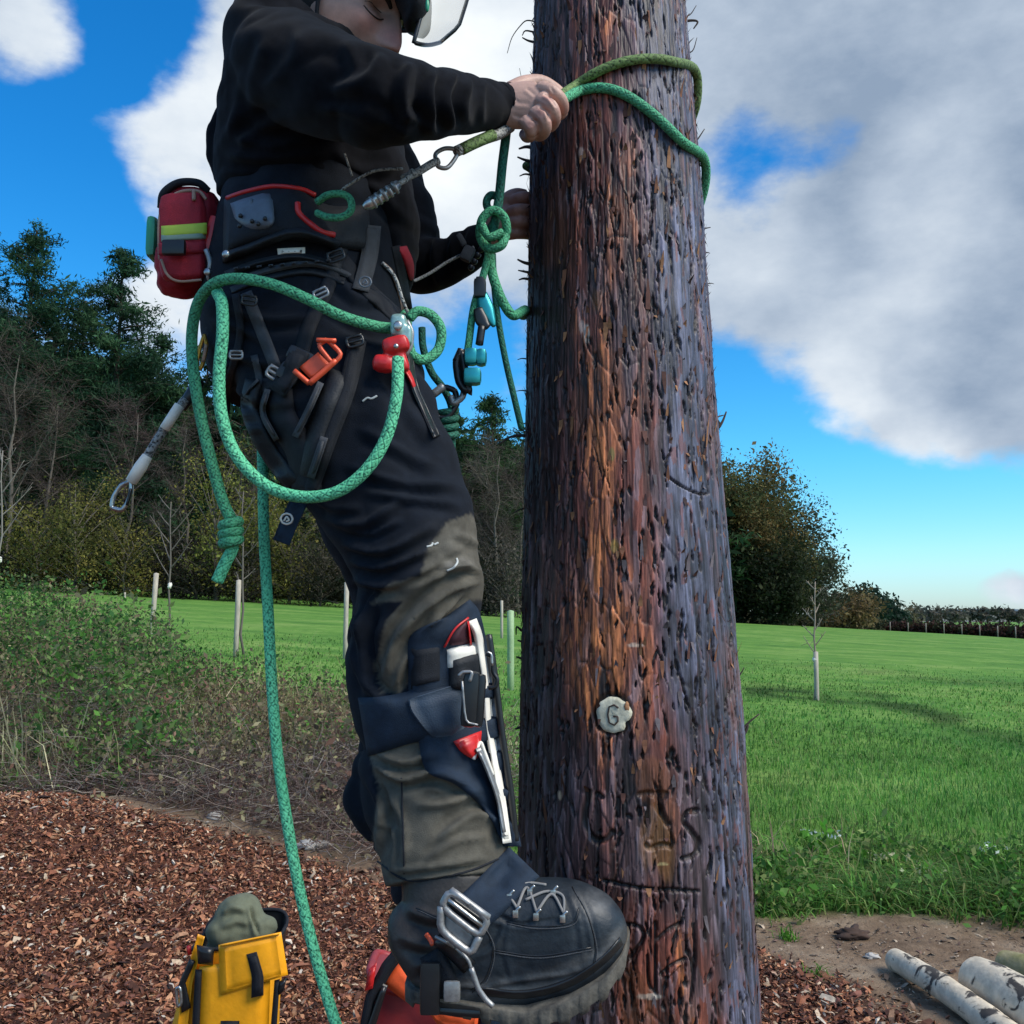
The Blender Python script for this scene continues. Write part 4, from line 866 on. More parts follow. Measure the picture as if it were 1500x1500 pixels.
fis = np.clip(1-np.abs(fbm(S*26, ZZ*1.6, 107, 4)-.5)*26, 0, 1)*sstep(.42, .6, fbm(S*8, ZZ*2, 108)); H -= .0016*fis*sstep(.5, .7, fbm(S*20, ZZ*6, 109))
# gaff slits
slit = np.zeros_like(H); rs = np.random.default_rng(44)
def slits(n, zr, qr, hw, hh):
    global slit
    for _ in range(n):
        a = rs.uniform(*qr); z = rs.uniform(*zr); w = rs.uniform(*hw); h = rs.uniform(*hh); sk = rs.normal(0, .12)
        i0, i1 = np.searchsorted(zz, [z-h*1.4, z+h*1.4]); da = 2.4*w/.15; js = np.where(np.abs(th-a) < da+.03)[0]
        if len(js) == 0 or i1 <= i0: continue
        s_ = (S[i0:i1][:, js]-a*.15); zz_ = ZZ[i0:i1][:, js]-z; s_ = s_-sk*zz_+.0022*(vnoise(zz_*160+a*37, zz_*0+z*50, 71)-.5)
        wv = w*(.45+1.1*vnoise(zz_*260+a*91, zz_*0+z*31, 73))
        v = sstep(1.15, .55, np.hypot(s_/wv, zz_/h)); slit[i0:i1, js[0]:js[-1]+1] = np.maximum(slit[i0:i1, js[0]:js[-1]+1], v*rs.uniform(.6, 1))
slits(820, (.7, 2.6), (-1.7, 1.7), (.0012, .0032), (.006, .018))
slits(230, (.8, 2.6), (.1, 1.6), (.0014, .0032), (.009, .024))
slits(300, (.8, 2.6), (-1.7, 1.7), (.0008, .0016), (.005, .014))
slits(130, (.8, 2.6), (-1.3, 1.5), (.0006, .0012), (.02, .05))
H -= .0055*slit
Vp = np.stack([cx+(rr+H)*np.sin(TH), PY-(rr+H)*np.cos(TH), ZZ], -1).reshape(-1, 3)
ppx, ppy = proj(Vp); front = (np.cos(TH).ravel() > .05)
# carved marks, in the wood between the tag and the boot
carve = np.zeros(len(Vp))
CARV = [([(862, 1160), (857, 1190), (860, 1215), (872, 1231), (888, 1229), (897, 1219)], 4.0), ([(876, 1163), (882, 1168)], 3), ([(905, 1170), (905, 1195)], 3), ([(921, 1195), (923, 1198)], 3),
        ([(938, 1164), (952, 1163), (975, 1163)], 3.5), ([(945, 1168), (948, 1205)], 3.5), ([(962, 1166), (970, 1190), (978, 1208)], 3.5), ([(968, 1192), (962, 1180), (974, 1168)], 3),
        ([(947, 1238), (952, 1243), (970, 1238), (982, 1240)], 3.2), ([(1020, 1188), (1008, 1190), (1002, 1203), (1010, 1215), (1022, 1232), (1021, 1248), (1010, 1256), (1000, 1258)], 3.6),
        ([(885, 1290), (920, 1298), (960, 1303), (990, 1304), (1023, 1306)], 2.4), ([(914, 1355), (932, 1356), (943, 1368), (938, 1382), (925, 1400), (914, 1412)], 2.8),
        ([(960, 1352), (960, 1450)], 2.2), ([(962, 1378), (980, 1362), (998, 1353)], 2.8), ([(968, 1428), (985, 1414), (1004, 1405)], 2.6), ([(1018, 1310), (1018, 1400), (1012, 1470)], 2.0), ([(948, 1400), (950, 1440), (960, 1455)], 2.0),
        ([(975, 695), (995, 710), (1020, 722), (1035, 724)], 1.4)]
for pts, w in CARV:
    m = front & (ppx > min(p[0] for p in pts)-12) & (ppx < max(p[0] for p in pts)+12) & (ppy > min(p[1] for p in pts)-12) & (ppy < max(p[1] for p in pts)+12)
    c = catmull(pts, 5).tolist() if len(pts) > 2 else pts; d, _ = segdist(ppx[m], ppy[m], c); w *= 1.25; carve[m] = np.maximum(carve[m], sstep(w*1.3, w*.5, np.abs(d)+1.2*(strk.ravel()[m])))
dd = np.hypot(ppx-898, ppy-1046); hole = np.where(front, sstep(34, 27, dd), 0)
rad = (Vp-np.stack([cx.ravel(), np.full(len(Vp), PY), Vp[:, 2]], -1)); rad /= np.linalg.norm(rad, axis=1)[:, None]
Vp -= rad*(.005*carve+.004*hole)[:, None]
# wood colours, with side light and near-black slits painted in
def mixc(a, b, t): return a*(1-t[..., None])+np.asarray(b)*t[..., None]
zone = q+.32*(fbm(S*9+5, ZZ*2.2, 120, 4)-.5)*2
zl = np.interp(ZZ, [.9, 1.15, 1.4, 2.1, 2.5], [.66, .46, .24, .14, .02])
grey = sstep(-.16, .14, zone-zl)
d1c, d2c, cidc = voronoi(wx*210+9, wy*46+3, 131); n1_ = fbm(S*16, ZZ*4.5, 122, 4); n2_ = fbm(S*40, ZZ*11, 123, 4); tone = (cid*.30+cidb*.30+cidc*.22+n2_*.18)
Cc = np.zeros(TH.shape+(3,))+np.array([.062, .032, .032])
Cc = mixc(Cc, (.085, .066, .078), sstep(.35, .7, n1_)*.7)
warm = sstep(.38, .60, fbm(S*12+9, ZZ*2.6, 124, 4)+.16*np.exp(-((q+.05)/.42)**2)-.05)*(1-grey*.8)
Cc = mixc(Cc, (.17, .050, .030), warm*.9)
org = sstep(.52, .68, .45*tone+.55*fbm(S*22+1, ZZ*4.2, 126, 3)+.10*np.exp(-((q+.05)/.30)**2)-.02)*warm*flk
Cc = mixc(Cc, (.52, .19, .065), org*.95)
gl = np.stack([.052+.060*n1_, .064+.072*n1_, .100+.105*n1_], -1)
Cc = Cc*(1-(grey*.85)[..., None])+gl*(grey*.85)[..., None]  # weathered grey on the right, with bluish sky light mixed into it
Cc = mixc(Cc, (.045, .028, .032), sstep(-.42, -.80, q+.2*(n1_-.5))*.9)  # left edge painted darker as the shaded side of the pole
Cc = mixc(Cc, (.13, .07, .06), sstep(.42, .6, n2_)*sstep(.62, .85, q)*.75)
Cc = mixc(Cc, (.12, .105, .125), sstep(.72, .80, cidb)*sstep(.35, .6, n1_)*.6*(1-grey)); Cc = mixc(Cc, (.10, .035, .026), sstep(.80, .88, cidc)*grey*.7); Cc *= (.12+1.85*tone)[..., None]*np.clip(1+2.2*strk+1.6*strk2, .15, 2.4)[..., None]; Cc *= np.array([.84, .77, .76])
Cc = mixc(Cc, (.014, .009, .009), np.clip(slit*1.8+.75*sstep(.05, .0, e1)*flk+.35*fis+.8*sstep(-.13, -.24, strk)*sstep(.45, .6, n2_), 0, 1))  # near-black in slits, flake edges, fissures and dark streaks
Cc = mixc(Cc.reshape(-1, 3), (.018, .011, .010), np.clip(carve*.92+hole*.85, 0, 1))
# brighter raw wood scars
for px, py, w, h, c in [(860, 490, 5, 16, (.55, .50, .45)), (853, 478, 4, 9, (.42, .30, .26)), (852, 225, 4, 7, (.45, .32, .28)), (866, 1165, 3, 12, (.30, .18, .14)), (820, 1165, 4, 9, (.60, .42, .28)), (932, 945, 12, 3, (.50, .36, .28)), (952, 1460, 14, 4, (.45, .40, .34)), (968, 1266, 9, 2, (.50, .45, .22)), (900, 800, 7, 12, (.36, .22, .06)), (896, 665, 5, 11, (.36, .24, .08)), (960, 1240, 26, 46, (.30, .13, .03)), (875, 440, 8, 20, (.34, .13, .03)), (955, 1140, 30, 30, (.30, .10, .035)), (900, 590, 12, 50, (.30, .11, .05)), (850, 620, 22, 60, (.22, .075, .04)), (880, 760, 14, 60, (.20, .05, .035)), (870, 900, 30, 25, (.24, .08, .035)), (930, 1470, 24, 50, (.20, .07, .025)), (815, 320, 18, 60, (.20, .07, .035))]:
    m = front & (np.abs(ppx-px) < w*2) & (np.abs(ppy-py) < h*2)
    t = sstep(1.2, .7, np.hypot((ppx[m]-px)/w, (ppy[m]-py)/h)+.9*(n2_.ravel()[m]-.5)*2)*(1-slit.ravel()[m])*(.45 if w > 7 and h > 15 else 1)
    Cc[m] = Cc[m]*(1-t[:, None])+np.array(c)*t[:, None]*(.8+.8*strk.ravel()[m])[:, None]
g = G(); n0, n1 = TH.shape; i = np.arange(n0-1)[:, None]; j = np.arange(n1)[None]; jn = (j+1) % n1
Q = np.stack(np.broadcast_arrays(i*n1+j, i*n1+jn, (i+1)*n1+jn, (i+1)*n1+j), -1).reshape(-1, 4)
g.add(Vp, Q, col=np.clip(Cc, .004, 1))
M['wood'] = mat('weathered_pole_wood', (1, 1, 1), .5, attr='tint', var=.45, vscale=1, stretch=(330, 330, 22), bump=.55, bscale=1, bdist=.0022, spec=.42)
pbase = (float(_pc[0]), PY, 0.)
pole = thing('wooden_pole', 'thick weathered red brown and grey wooden pole scarred by climbing spikes', 'wooden pole', pbase)
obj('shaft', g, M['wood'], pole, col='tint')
def on_pole(px, py, lift=0.):
    """point on the pole surface under a pixel"""
    d = ray(px, py); d = d/np.linalg.norm(d); 
    for s in np.linspace(1.0, 2.2, 1200):
        p = CP+d*s; c, r_ = pole_cr(np.array(p[2])); v = np.array([p[0]-c, p[1]-PY])
        if np.hypot(*v) < r_+lift: return p
    return P(px, py, PY-.02)
PC, PR = pole_cr(np.linspace(.3, 2.9, 40)); 
# loose slivers of bark standing off the surface
rs = np.random.default_rng(5); gs = G(); gl_ = G()
for k in range(1500):
    z = rs.uniform(.75, 2.55); a = rs.uniform(-1.9, 1.9)
    if rs.random() < .35: a = rs.choice([-1, 1])*rs.normal(1.5, .16)
    c, r_ = pole_cr(np.array(z)); L = rs.lognormal(math.log(.014), .5); w = rs.uniform(.0015, .004); out = rs.uniform(.001, .007)*(1.6 if rs.random() < .12 else 1)
    nrm = np.array([math.sin(a), -math.cos(a), 0]); tn = np.array([math.cos(a), math.sin(a), 0]); up = np.array([0, 0, 1.])*rs.choice([-1, 1]); base = np.array([c, PY, z])+nrm*(r_-.001)
    tp = base+up*L+nrm*out; md = base+up*L*.5+nrm*out*.35
    V = [base-tn*w, base+tn*w, md-tn*w*.8, md+tn*w*.9, tp-tn*w*.2, tp+tn*w*.2, base-nrm*.002, md-nrm*.0005+nrm*.0, tp+nrm*.0006]
    F = [np.array([[0, 1, 3, 2], [2, 3, 5, 4]]), np.array([[0, 2, 6], [1, 6, 3], [2, 4, 7], [3, 7, 5], [2, 7, 6], [3, 6, 7], [4, 5, 8]])]
    base_c = [(.10, .045, .035), (.16, .07, .04), (.06, .035, .035), (.13, .11, .12), (.24, .12, .06)][rs.integers(0, 5)]
    gs.add(V, F, col=np.array(base_c)*rs.uniform(.6, 1.3))
obj('bark_slivers', gs, M['chip'], pole, kind='stuff', col='tint', smooth=False)
def twig(pts, r0, m='blk', parent=pole, name='splinter'):
    x0, y0 = pts[0][:2]; ins = 16 if x0 < 900 else -16
    A = [P(x0+ins, y0+3, 1.5)]+[P(*p) for p in pts]; C = catmull(A, 4) if len(A) > 2 else np.array(A); return obj(name, one(tube(C, np.linspace(r0, r0*.35, len(C)), 6)), M[m], parent)
M['twig'] = mat('dark_splinter', (.05, .035, .03), .85, var=.3)
for pts, r0 in [([(772, 30, 1.5), (762, 38, 1.5), (750, 55, 1.49), (743, 78, 1.49)], .0014), ([(770, 45, 1.5), (765, 52, 1.5)], .002), ([(1050, 628, 1.5), (1058, 618, 1.5), (1064, 603, 1.5)], .0035), ([(1054, 622, 1.5), (1050, 612, 1.5), (1060, 608, 1.5)], .0025),
                ([(1084, 1078, 1.5), (1093, 1062, 1.5), (1112, 1046, 1.5)], .003), ([(1082, 1082, 1.5), (1092, 1072, 1.5), (1096, 1062, 1.5)], .0045), ([(1082, 990, 1.5), (1090, 978, 1.5)], .002),
                ([(1012, 30, 1.5), (1022, 32, 1.5), (1016, 42, 1.5)], .003), ([(1010, 22, 1.5), (1020, 8, 1.5)], .0015), ([(1014, 75, 1.5), (1021, 55, 1.5)], .0015), ([(1018, 208, 1.5), (1032, 189, 1.5)], .0022),
                ([(1030, 335, 1.5), (1041, 333, 1.5)], .002), ([(1035, 370, 1.5), (1040, 371, 1.5)], .0015), ([(1040, 415, 1.5), (1046, 416, 1.5)], .0012), ([(768, 638, 1.49), (748, 640, 1.49), (731, 651, 1.48)], .0035), ([(768, 632, 1.49), (757, 618, 1.49)], .002), ([(766, 745, 1.5), (752, 752, 1.49)], .002),
                ([(766, 525, 1.5), (758, 527, 1.5)], .0015), ([(766, 572, 1.5), (756, 573, 1.5)], .0015), ([(772, 215, 1.5), (760, 218, 1.5)], .0045), ([(771, 235, 1.5), (758, 230, 1.5)], .004), ([(770, 255, 1.5), (761, 258, 1.5)], .0025), ([(769, 385, 1.5), (758, 380, 1.5)], .004), ([(769, 398, 1.5), (759, 396, 1.5)], .003), ([(768, 408, 1.5), (760, 410, 1.5)], .003),
                ([(766, 925, 1.5), (757, 918, 1.5), (756, 930, 1.5)], .0025), ([(766, 940, 1.5), (758, 938, 1.5)], .003), ([(766, 965, 1.5), (756, 962, 1.5)], .003), ([(765, 1065, 1.5), (755, 1068, 1.5)], .004), ([(770, 140, 1.5), (761, 100, 1.5)], .001), ([(775, 60, 1.5), (765, 55, 1.5)], .003)]:
    twig(pts, r0, 'twig')
# little airborne bark flecks caught by the camera are left as hanging threads of bark
tag_c = on_pole(899, 1047); cc_, r_ = pole_cr(np.array(tag_c[2])); nrm = np.array([tag_c[0]-cc_, tag_c[1]-PY, 0]); nrm /= np.linalg.norm(nrm); tn = np.cross([0, 0, 1.], nrm)
a = np.linspace(0, 2*np.pi, 40, endpoint=False); ra = 25*1.36/FPX*(1+.03*np.sin(a*3+1)+.02*np.sin(a*5)+.02*np.sin(a*11)-.22*np.exp(-((a-5.75)/.22)**2))
def disc(ra, z0, z1, inner=(1., .8, .4, 0)):
    V = []
    for f, z in [(1, z0)]+[(f_, z1-(.0012 if f_ == 1. else 0)) for f_ in inner]: V.append(np.array([tag_c+tn*math.cos(t)*r*f+np.array([0, 0, 1.])*math.sin(t)*r*f+nrm*(z+.0006*math.sin(t*5+f*9)) for t, r in zip(a, ra)]))
    n = len(a); V = np.vstack(V); i = np.arange(len(inner))[:, None]; j = np.arange(n)[None]; jn = (j+1) % n; return V, np.stack(np.broadcast_arrays(i*n+j, i*n+jn, (i+1)*n+jn, (i+1)*n+j), -1).reshape(-1, 4)
V, Q = disc(ra, -.006, .0015); M['tag'] = mat('flaking_white_paint', (.74, .70, .54), .7, col2=(.36, .34, .25), vscale=60, bump=.8, bscale=220, bdist=.001)
tagp = obj('number_tag', one((V, Q)), M['tag'], pole, label='flaking round white tag bearing a worn letter')
def onTag(u, v, l=.0022): return tag_c+tn*u+np.array([0, 0, 1.])*v+nrm*l
s = 1.36/FPX
for pts in ([(7, 10), (1, 14), (-6, 11), (-8, 0), (-6, -11), (1, -14), (6, -9), (6, -2)], [(6, -2), (0, -2)]):
    obj('worn_letter', one(tube(np.array([onTag(u*s, v*s) for u, v in pts]), .0013, 6)), M['twig'], tagp)
obj('rust_patch', one(lump(onTag(19*s, 12*s, .001), .004, 4, (1, .3, 1.4))), mat('rusty', (.35, .17, .08), .8), tagp)

# ================================================================== CLIMBER
FOOT = P(640, 1470, 1.25)
person = thing('person', 'tree climber in black fleece and dark work trousers gripping a green rope at the pole', 'person', tuple(FOOT))
# ---- head frame
HC = P(503, 24, 1.37); yaw = R_(-24); pit = R_(25)
Fv = np.array([math.cos(pit)*math.cos(yaw), math.cos(pit)*math.sin(yaw), -math.sin(pit)]); Sv = np.cross(Fv, [0, 0, 1.]); Sv /= np.linalg.norm(Sv); Uv = np.cross(Sv, Fv)
if Sv[1] > 0: Sv = -Sv
Uv = Uv if Uv[2] > 0 else -Uv
def hd_(f, u, s): return HC+Fv*f+Uv*u+Sv*s
def head():
    nu, nv = 132, 92; u_ = np.linspace(0, 2*np.pi, nu, endpoint=False); v_ = np.linspace(0, np.pi, nv+1)[1:-1]; vv, uu = np.meshgrid(v_, u_, indexing='ij')
    f = np.sin(vv)*np.cos(uu); s = np.sin(vv)*np.sin(uu); u = np.cos(vv)
    f, s, u = [np.append(q.ravel(), w) for q, w in ((f, [0, 0]), (s, [0, 0]), (u, [1, -1]))]
    r = np.stack([f*.096, u*.122, s*.076], 1)
    low = sstep(-.1, -.9, u); r[:, 2] *= 1-.28*low; r[:, 0] = np.where(f < 0, r[:, 0]*(1-.42*low), r[:, 0]*(1-.04*low)); r[:, 0] += .012*low
    G_ = lambda cu, cs, wu, ws: np.exp(-((u-cu)/wu)**2-((np.abs(s)-cs)/ws)**2)*(f > 0)
    d = np.zeros(len(f))
    nose = np.interp(u, [-.42, -.30, -.24, -.16, .16, .26], [0, .006, .030, .031, .006, 0])*np.exp(-(s/np.interp(u, [-.3, -.15, .2], [.17, .13, .12]))**2)*(f > 0); d += nose
    d += .010*G_(-.25, .14, .06, .07)+.010*G_(.26, .28, .07, .30)-.021*G_(.08, .36, .13, .19)+.0125*G_(.02, .38, .075, .13)
    d += .006*G_(-.43, 0, .045, .2)+.005*G_(-.53, 0, .05, .17)-.004*G_(-.48, 0, .018, .22)+.010*G_(-.76, 0, .12, .22)+.005*G_(-.12, .58, .14, .16)-.004*G_(-.45, .5, .16, .14)
    n = r/np.linalg.norm(r, axis=1)[:, None]; out = n.copy(); out[:, 0] += .8*(nose > .004); out /= np.linalg.norm(out, axis=1)[:, None]; r = r+out*d[:, None]
    V = HC+r[:, :1]*Fv+r[:, 1:2]*Uv+r[:, 2:3]*Sv
    m = nv-1; i = np.arange(m-1)[:, None]; j = np.arange(nu)[None]; jn = (j+1) % nu
    Q = np.stack(np.broadcast_arrays(i*nu+j, (i+1)*nu+j, (i+1)*nu+jn, i*nu+jn), -1).reshape(-1, 4); a = np.arange(nu); an = (a+1) % nu; k = m*nu
    col = np.tile(np.array([.50, .285, .215]), (len(V), 1)); pink = np.clip(.8*G_(-.15, 0, .15, .2)+.55*G_(-.15, .5, .2, .25)+G_(-.48, 0, .07, .2), 0, 1)[:, None]; col = col*(1-pink)+np.array([.45, .155, .13])*pink
    dk = np.clip(.75*G_(.07, .36, .10, .19)+.5*G_(.10, .14, .1, .08)+.5*sstep(-.30, -.5, u)*(f > -.2)+.3*G_(-.36, 0, .05, .3), 0, .85)[:, None]; col = col*(1-dk)+np.array([.12, .07, .055])*dk  # eye-socket shade painted into the skin colour, plus beard stubble
    return V, [Q, np.stack([a, an, np.full(nu, k)], -1), np.stack([(m-1)*nu+an, (m-1)*nu+a, np.full(nu, k+1)], -1)], col
def ear():
    V = []; C = []
    prof = [(1, 0), (1.05, .006), (.95, .010), (.78, .008), (.6, .002), (.3, .001)]
    th_ = np.linspace(0, 2*np.pi, 26, endpoint=False); g = []
    for k, (q, h) in enumerate(prof):
        for t in th_:
            fx = .019*q*math.cos(t)*(1-.25*(math.sin(t) < -.3)); uy = .033*q*math.sin(t); V.append(hd_(-.024+fx, .006+uy, .071+h+.004*math.cos(t)*-1)); C.append([.45, .19, .15] if q > .7 else [.30, .12, .09])
    i = np.arange(5)[:, None]; j = np.arange(26)[None]; jn = (j+1) % 26; Q = np.stack(np.broadcast_arrays(i*26+j, i*26+jn, (i+1)*26+jn, (i+1)*26+j), -1).reshape(-1, 4)
    V.append(hd_(-.024, .006, .071)); C.append([.2, .08, .06]); a = np.arange(26); return np.array(V), [Q, np.stack([130+a, 130+(a+1) % 26, np.full(26, 156)], -1)], np.array(C)
body = G(); V, F, c = head(); body.add(V, F, col=c); V, F, c = ear(); body.add(V, F, col=c)
# ---- body under the clothes, arms and hands
SK = (.50, .30, .235)
core = remesh([loft([(470, 15, 1.38, 48), (462, 60, 1.39, 52)], n=18), loft([(452, 70, 1.40, 80, .15), (455, 150, 1.42, 100, .16), (460, 250, 1.43, 105, .13), (455, 400, 1.43, 115, .14), (455, 500, 1.43, 115, .14)], n=20),
               loft([(465, 520, 1.36, 85), (585, 760, 1.30, 70), (612, 850, 1.29, 58), (610, 960, 1.31, 58), (645, 1240, 1.29, 38), (655, 1350, 1.26, 32)], n=16),
               loft([(465, 520, 1.56, 75), (560, 760, 1.60, 60), (590, 870, 1.62, 50), (596, 1150, 1.66, 30), (612, 1245, 1.68, 22)], n=16),
               loft([(430, 105, 1.26, 50), (520, 135, 1.16, 44), (575, 148, 1.13, 40), (665, 150, 1.24, 34), (725, 157, 1.325, 26)], n=16),
               loft([(470, 110, 1.60, 45), (550, 300, 1.66, 30), (606, 380, 1.645, 22), (655, 378, 1.612, 20), (700, 357, 1.575, 19), (728, 338, 1.548, 20)], n=16)], .010, 3)
body.add(core[0], core[1], col=SK)
def finger(pts, r0, r1): return loft([(x, y, Y, r0+(r1-r0)*k/(len(pts)-1)) for k, (x, y, Y) in enumerate(pts)], n=12, sub=4)
def knob(x, y, Y, r): return sphere(P(x, y, Y), r*Y/FPX, nu=12, nv=8)
hr = remesh([loft([(722, 157, 1.328, 27, .026), (740, 156, 1.328, 34, .022), (765, 154, 1.322, 38, .019), (788, 152, 1.318, 35, .017), (797, 150, 1.318, 27, .013)], n=24),
             finger([(790, 130, 1.312), (808, 134, 1.304), (822, 148, 1.312), (823, 164, 1.330), (812, 170, 1.350)], 11.5, 9.5),
             finger([(790, 148, 1.306), (806, 156, 1.298), (812, 172, 1.308), (806, 184, 1.330), (794, 184, 1.350)], 12.5, 9.5),
             finger([(782, 165, 1.306), (796, 176, 1.298), (798, 190, 1.310), (790, 198, 1.332), (778, 194, 1.350)], 12, 9),
             finger([(768, 177, 1.310), (777, 188, 1.304), (778, 197, 1.318), (772, 200, 1.338), (768, 196, 1.350)], 11, 9),
             finger([(748, 134, 1.338), (768, 124, 1.352), (792, 122, 1.362), (812, 132, 1.364), (824, 142, 1.362)], 15, 10),
             knob(796, 146, 1.303, 11.5), knob(789, 165, 1.302, 11), knob(776, 182, 1.305, 10), knob(797, 129, 1.310, 11)], .0015, 2)
V = hr[0]; px, py = proj(V); cr = np.tile(np.array(SK), (len(V), 1))
kn = np.zeros(len(V))
for x, y in ((800, 146), (792, 166), (778, 184), (826, 160), (812, 178)): kn = np.maximum(kn, np.exp(-((px-x)**2+(py-y)**2)/90))
cr = cr*(1-.5*kn[:, None])+np.array([.44, .16, .13])*.5*kn[:, None]
V = fold(V, hr[2], [([(770, 128), (785, 140)], 2.5, -.0009), ([(752, 150), (778, 152)], 3, -.0008), ([(750, 168), (768, 174)], 3, -.0008), ([(806, 126), (812, 138)], 2, -.0009), ([(800, 160), (806, 168)], 2, -.001), ([(795, 137), (806, 143), (816, 158)], 2.2, -.0022), ([(788, 156), (800, 163), (806, 178)], 2.2, -.0022), ([(776, 173), (788, 180), (792, 192)], 2.2, -.0022), ([(738, 132), (741, 155), (738, 178)], 2, -.0008), ([(748, 138), (760, 150)], 1.6, -.0007)])
body.add(V, hr[1], col=cr)
hl = remesh([loft([(722, 340, 1.552, 20, .02), (738, 328, 1.545, 27, .022), (756, 316, 1.548, 26, .02), (775, 312, 1.56, 22, .016)], n=20),
             finger([(752, 296, 1.535), (765, 290, 1.522), (780, 292, 1.535), (786, 298, 1.556)], 11, 8.5), finger([(748, 312, 1.526), (762, 308, 1.512), (778, 310, 1.528), (786, 314, 1.55)], 11, 9),
             finger([(747, 328, 1.526), (762, 326, 1.514), (777, 327, 1.530), (785, 330, 1.55)], 10.5, 8.5), finger([(744, 343, 1.532), (757, 342, 1.522), (771, 343, 1.536), (779, 345, 1.552)], 9.5, 7.5),
             finger([(735, 310, 1.545), (742, 292, 1.538), (756, 284, 1.540), (770, 285, 1.548)], 11, 8)], .0019, 4)
body.add(hl[0], hl[1], col=(.40, .20, .155))
obj('body', body, M['skin'], person, col='skin_tint')
M['hair'] = mat('dark_hair', (.022, .014, .010), .7)
def hp(f, u, s): p = hd_(f, u, s); return p
# brow and lowered lashes on both sides of the nose
HV, HF, _ = head(); HB = bvh([(HV, HF)])
def onface(u, s_, lift=.0):
    o = hd_(.3, u, s_); h = HB.ray_cast(Vector(o), Vector(-Fv), 1)
    return np.array(h[0])+Fv*lift if h[0] is not None else hd_(.09, u, s_)
M['lash'] = mat('dark_lashes', (.03, .016, .012), .6); M['lid'] = mat('eyelid_skin', (.34, .17, .13), .5)
for sg in (1, -1):
    obj('eyebrow', one(tube(catmull([onface(.021, .012*sg, -.0005), onface(.027, .022*sg, .0), onface(.030, .034*sg, .0), onface(.027, .046*sg, -.001), onface(.022, .053*sg, -.002)], 4), np.interp(np.linspace(0, 1, 17), [0, .3, .7, 1], [.0028, .0042, .0036, .001]), 8)), M['hair'], person)
    obj('eyelashes', one(tube(catmull([onface(.002, .015*sg), onface(-.003, .023*sg, .0006), onface(-.0045, .032*sg, .0008), onface(-.003, .041*sg, .0004), onface(.001, .048*sg)], 4), .0011, 6)), M['lash'], person)
    obj('eyelid_crease', one(tube(catmull([onface(.010, .016*sg), onface(.013, .026*sg), onface(.013, .036*sg), onface(.008, .047*sg)], 4), .0007, 6)), M['lash'], person)
hairs = remesh([sphere(hd_(-.012, .015, 0), (.086, .083, .105), np.stack([Fv, Sv, Uv], 1))], .004, 2)
V = hairs[0]; loc = (V-HC)@np.stack([Fv, Uv, Sv], 1); keep = lambda f: np.array([all((loc[v][1] > -.035 and loc[v][0] < .052+.2*loc[v][1]) for v in q) for q in f]) if len(f) else np.zeros(0, bool)
obj('hair', one((V, [f[keep(f)] for f in hairs[1]])), M['hair'], person)

# ---- jacket
jk = remesh([loft([(462, 2, 1.37, 44, .062), (455, 22, 1.385, 62, .095), (443, 42, 1.39, 84, .15), (438, 75, 1.40, 102, .185), (446, 130, 1.41, 117, .20), (452, 195, 1.42, 138, .19), (456, 245, 1.43, 147, .175), (460, 285, 1.44, 143, .163)], n=40),
             loft([(520, 270, 1.45, 88, .15), (540, 330, 1.46, 79, .125), (556, 390, 1.47, 62, .10), (572, 430, 1.48, 36, .07), (582, 448, 1.48, 18, .04)], n=30),
             loft([(330, 150, 1.42, 12), (322, 190, 1.42, 20), (318, 235, 1.42, 18), (326, 272, 1.42, 12)], n=14),
             loft([(400, 95, 1.30, 70, .07), (425, 103, 1.265, 86, .085), (470, 118, 1.20, 84), (520, 135, 1.155, 78), (575, 147, 1.13, 70), (625, 151, 1.17, 58), (665, 152, 1.24, 48), (700, 155, 1.29, 40), (722, 157, 1.32, 35), (733, 158, 1.333, 33)], n=36),
             loft([(725, 158, 1.322, 36), (736, 158, 1.335, 35)], n=30),
             loft([(470, 105, 1.58, 66), (545, 240, 1.66, 66), (588, 345, 1.66, 62), (610, 385, 1.64, 50), (650, 383, 1.61, 40), (690, 360, 1.58, 32), (712, 350, 1.56, 27)], n=26)], .0042, 7)
JF = [([(602, 88), (590, 130), (596, 200)], 9, .010), ([(636, 96), (628, 145), (640, 208)], 8, .010), ([(662, 104), (656, 150), (664, 202)], 6.5, .009), ([(684, 112), (680, 150), (688, 194)], 5.5, .007), ([(706, 118), (704, 150), (708, 190)], 5, .005),
      ([(560, 76), (545, 110), (500, 140)], 11, .008), ([(505, 60), (520, 100), (480, 150)], 11, .006), ([(450, 50), (430, 90), (380, 130)], 13, .006), ([(400, 60), (370, 110), (372, 165)], 12, .007),
      ([(560, 190), (520, 165), (460, 160)], 9, .006), ([(600, 200), (560, 175), (530, 150)], 8, .006), ([(640, 205), (610, 175), (590, 165)], 7, .006), ([(420, 175), (380, 190), (350, 215)], 10, .007), ([(470, 200), (400, 215), (340, 200)], 9, .007),
      ([(325, 225), (400, 232), (480, 222)], 9, .008), ([(318, 250), (400, 252), (500, 246)], 8, .007), ([(335, 272), (420, 266), (520, 268)], 7, .006), ([(480, 215), (530, 250), (590, 240)], 9, .006), ([(500, 240), (560, 290), (600, 330)], 9, .006),
      ([(540, 260), (575, 330), (590, 400)], 10, .006), ([(350, 90), (345, 150), (335, 200)], 10, .006), ([(640, 345), (635, 385), (645, 425)], 6, .008), ([(665, 335), (660, 370), (668, 405)], 6, .007), ([(688, 328), (684, 360), (690, 390)], 5, .005)]
V = fold(jk[0], jk[2], JF); n = fbm(V[:, 0]*14+V[:, 1]*9, V[:, 2]*16, 301, 3)-.5; n2 = np.abs(fbm(V[:, 0]*9-V[:, 2]*8+3, V[:, 0]*6+V[:, 2]*15, 306, 2)-.5); V = V+jk[2]*(n*.010+n2*.022-.004)[:, None]
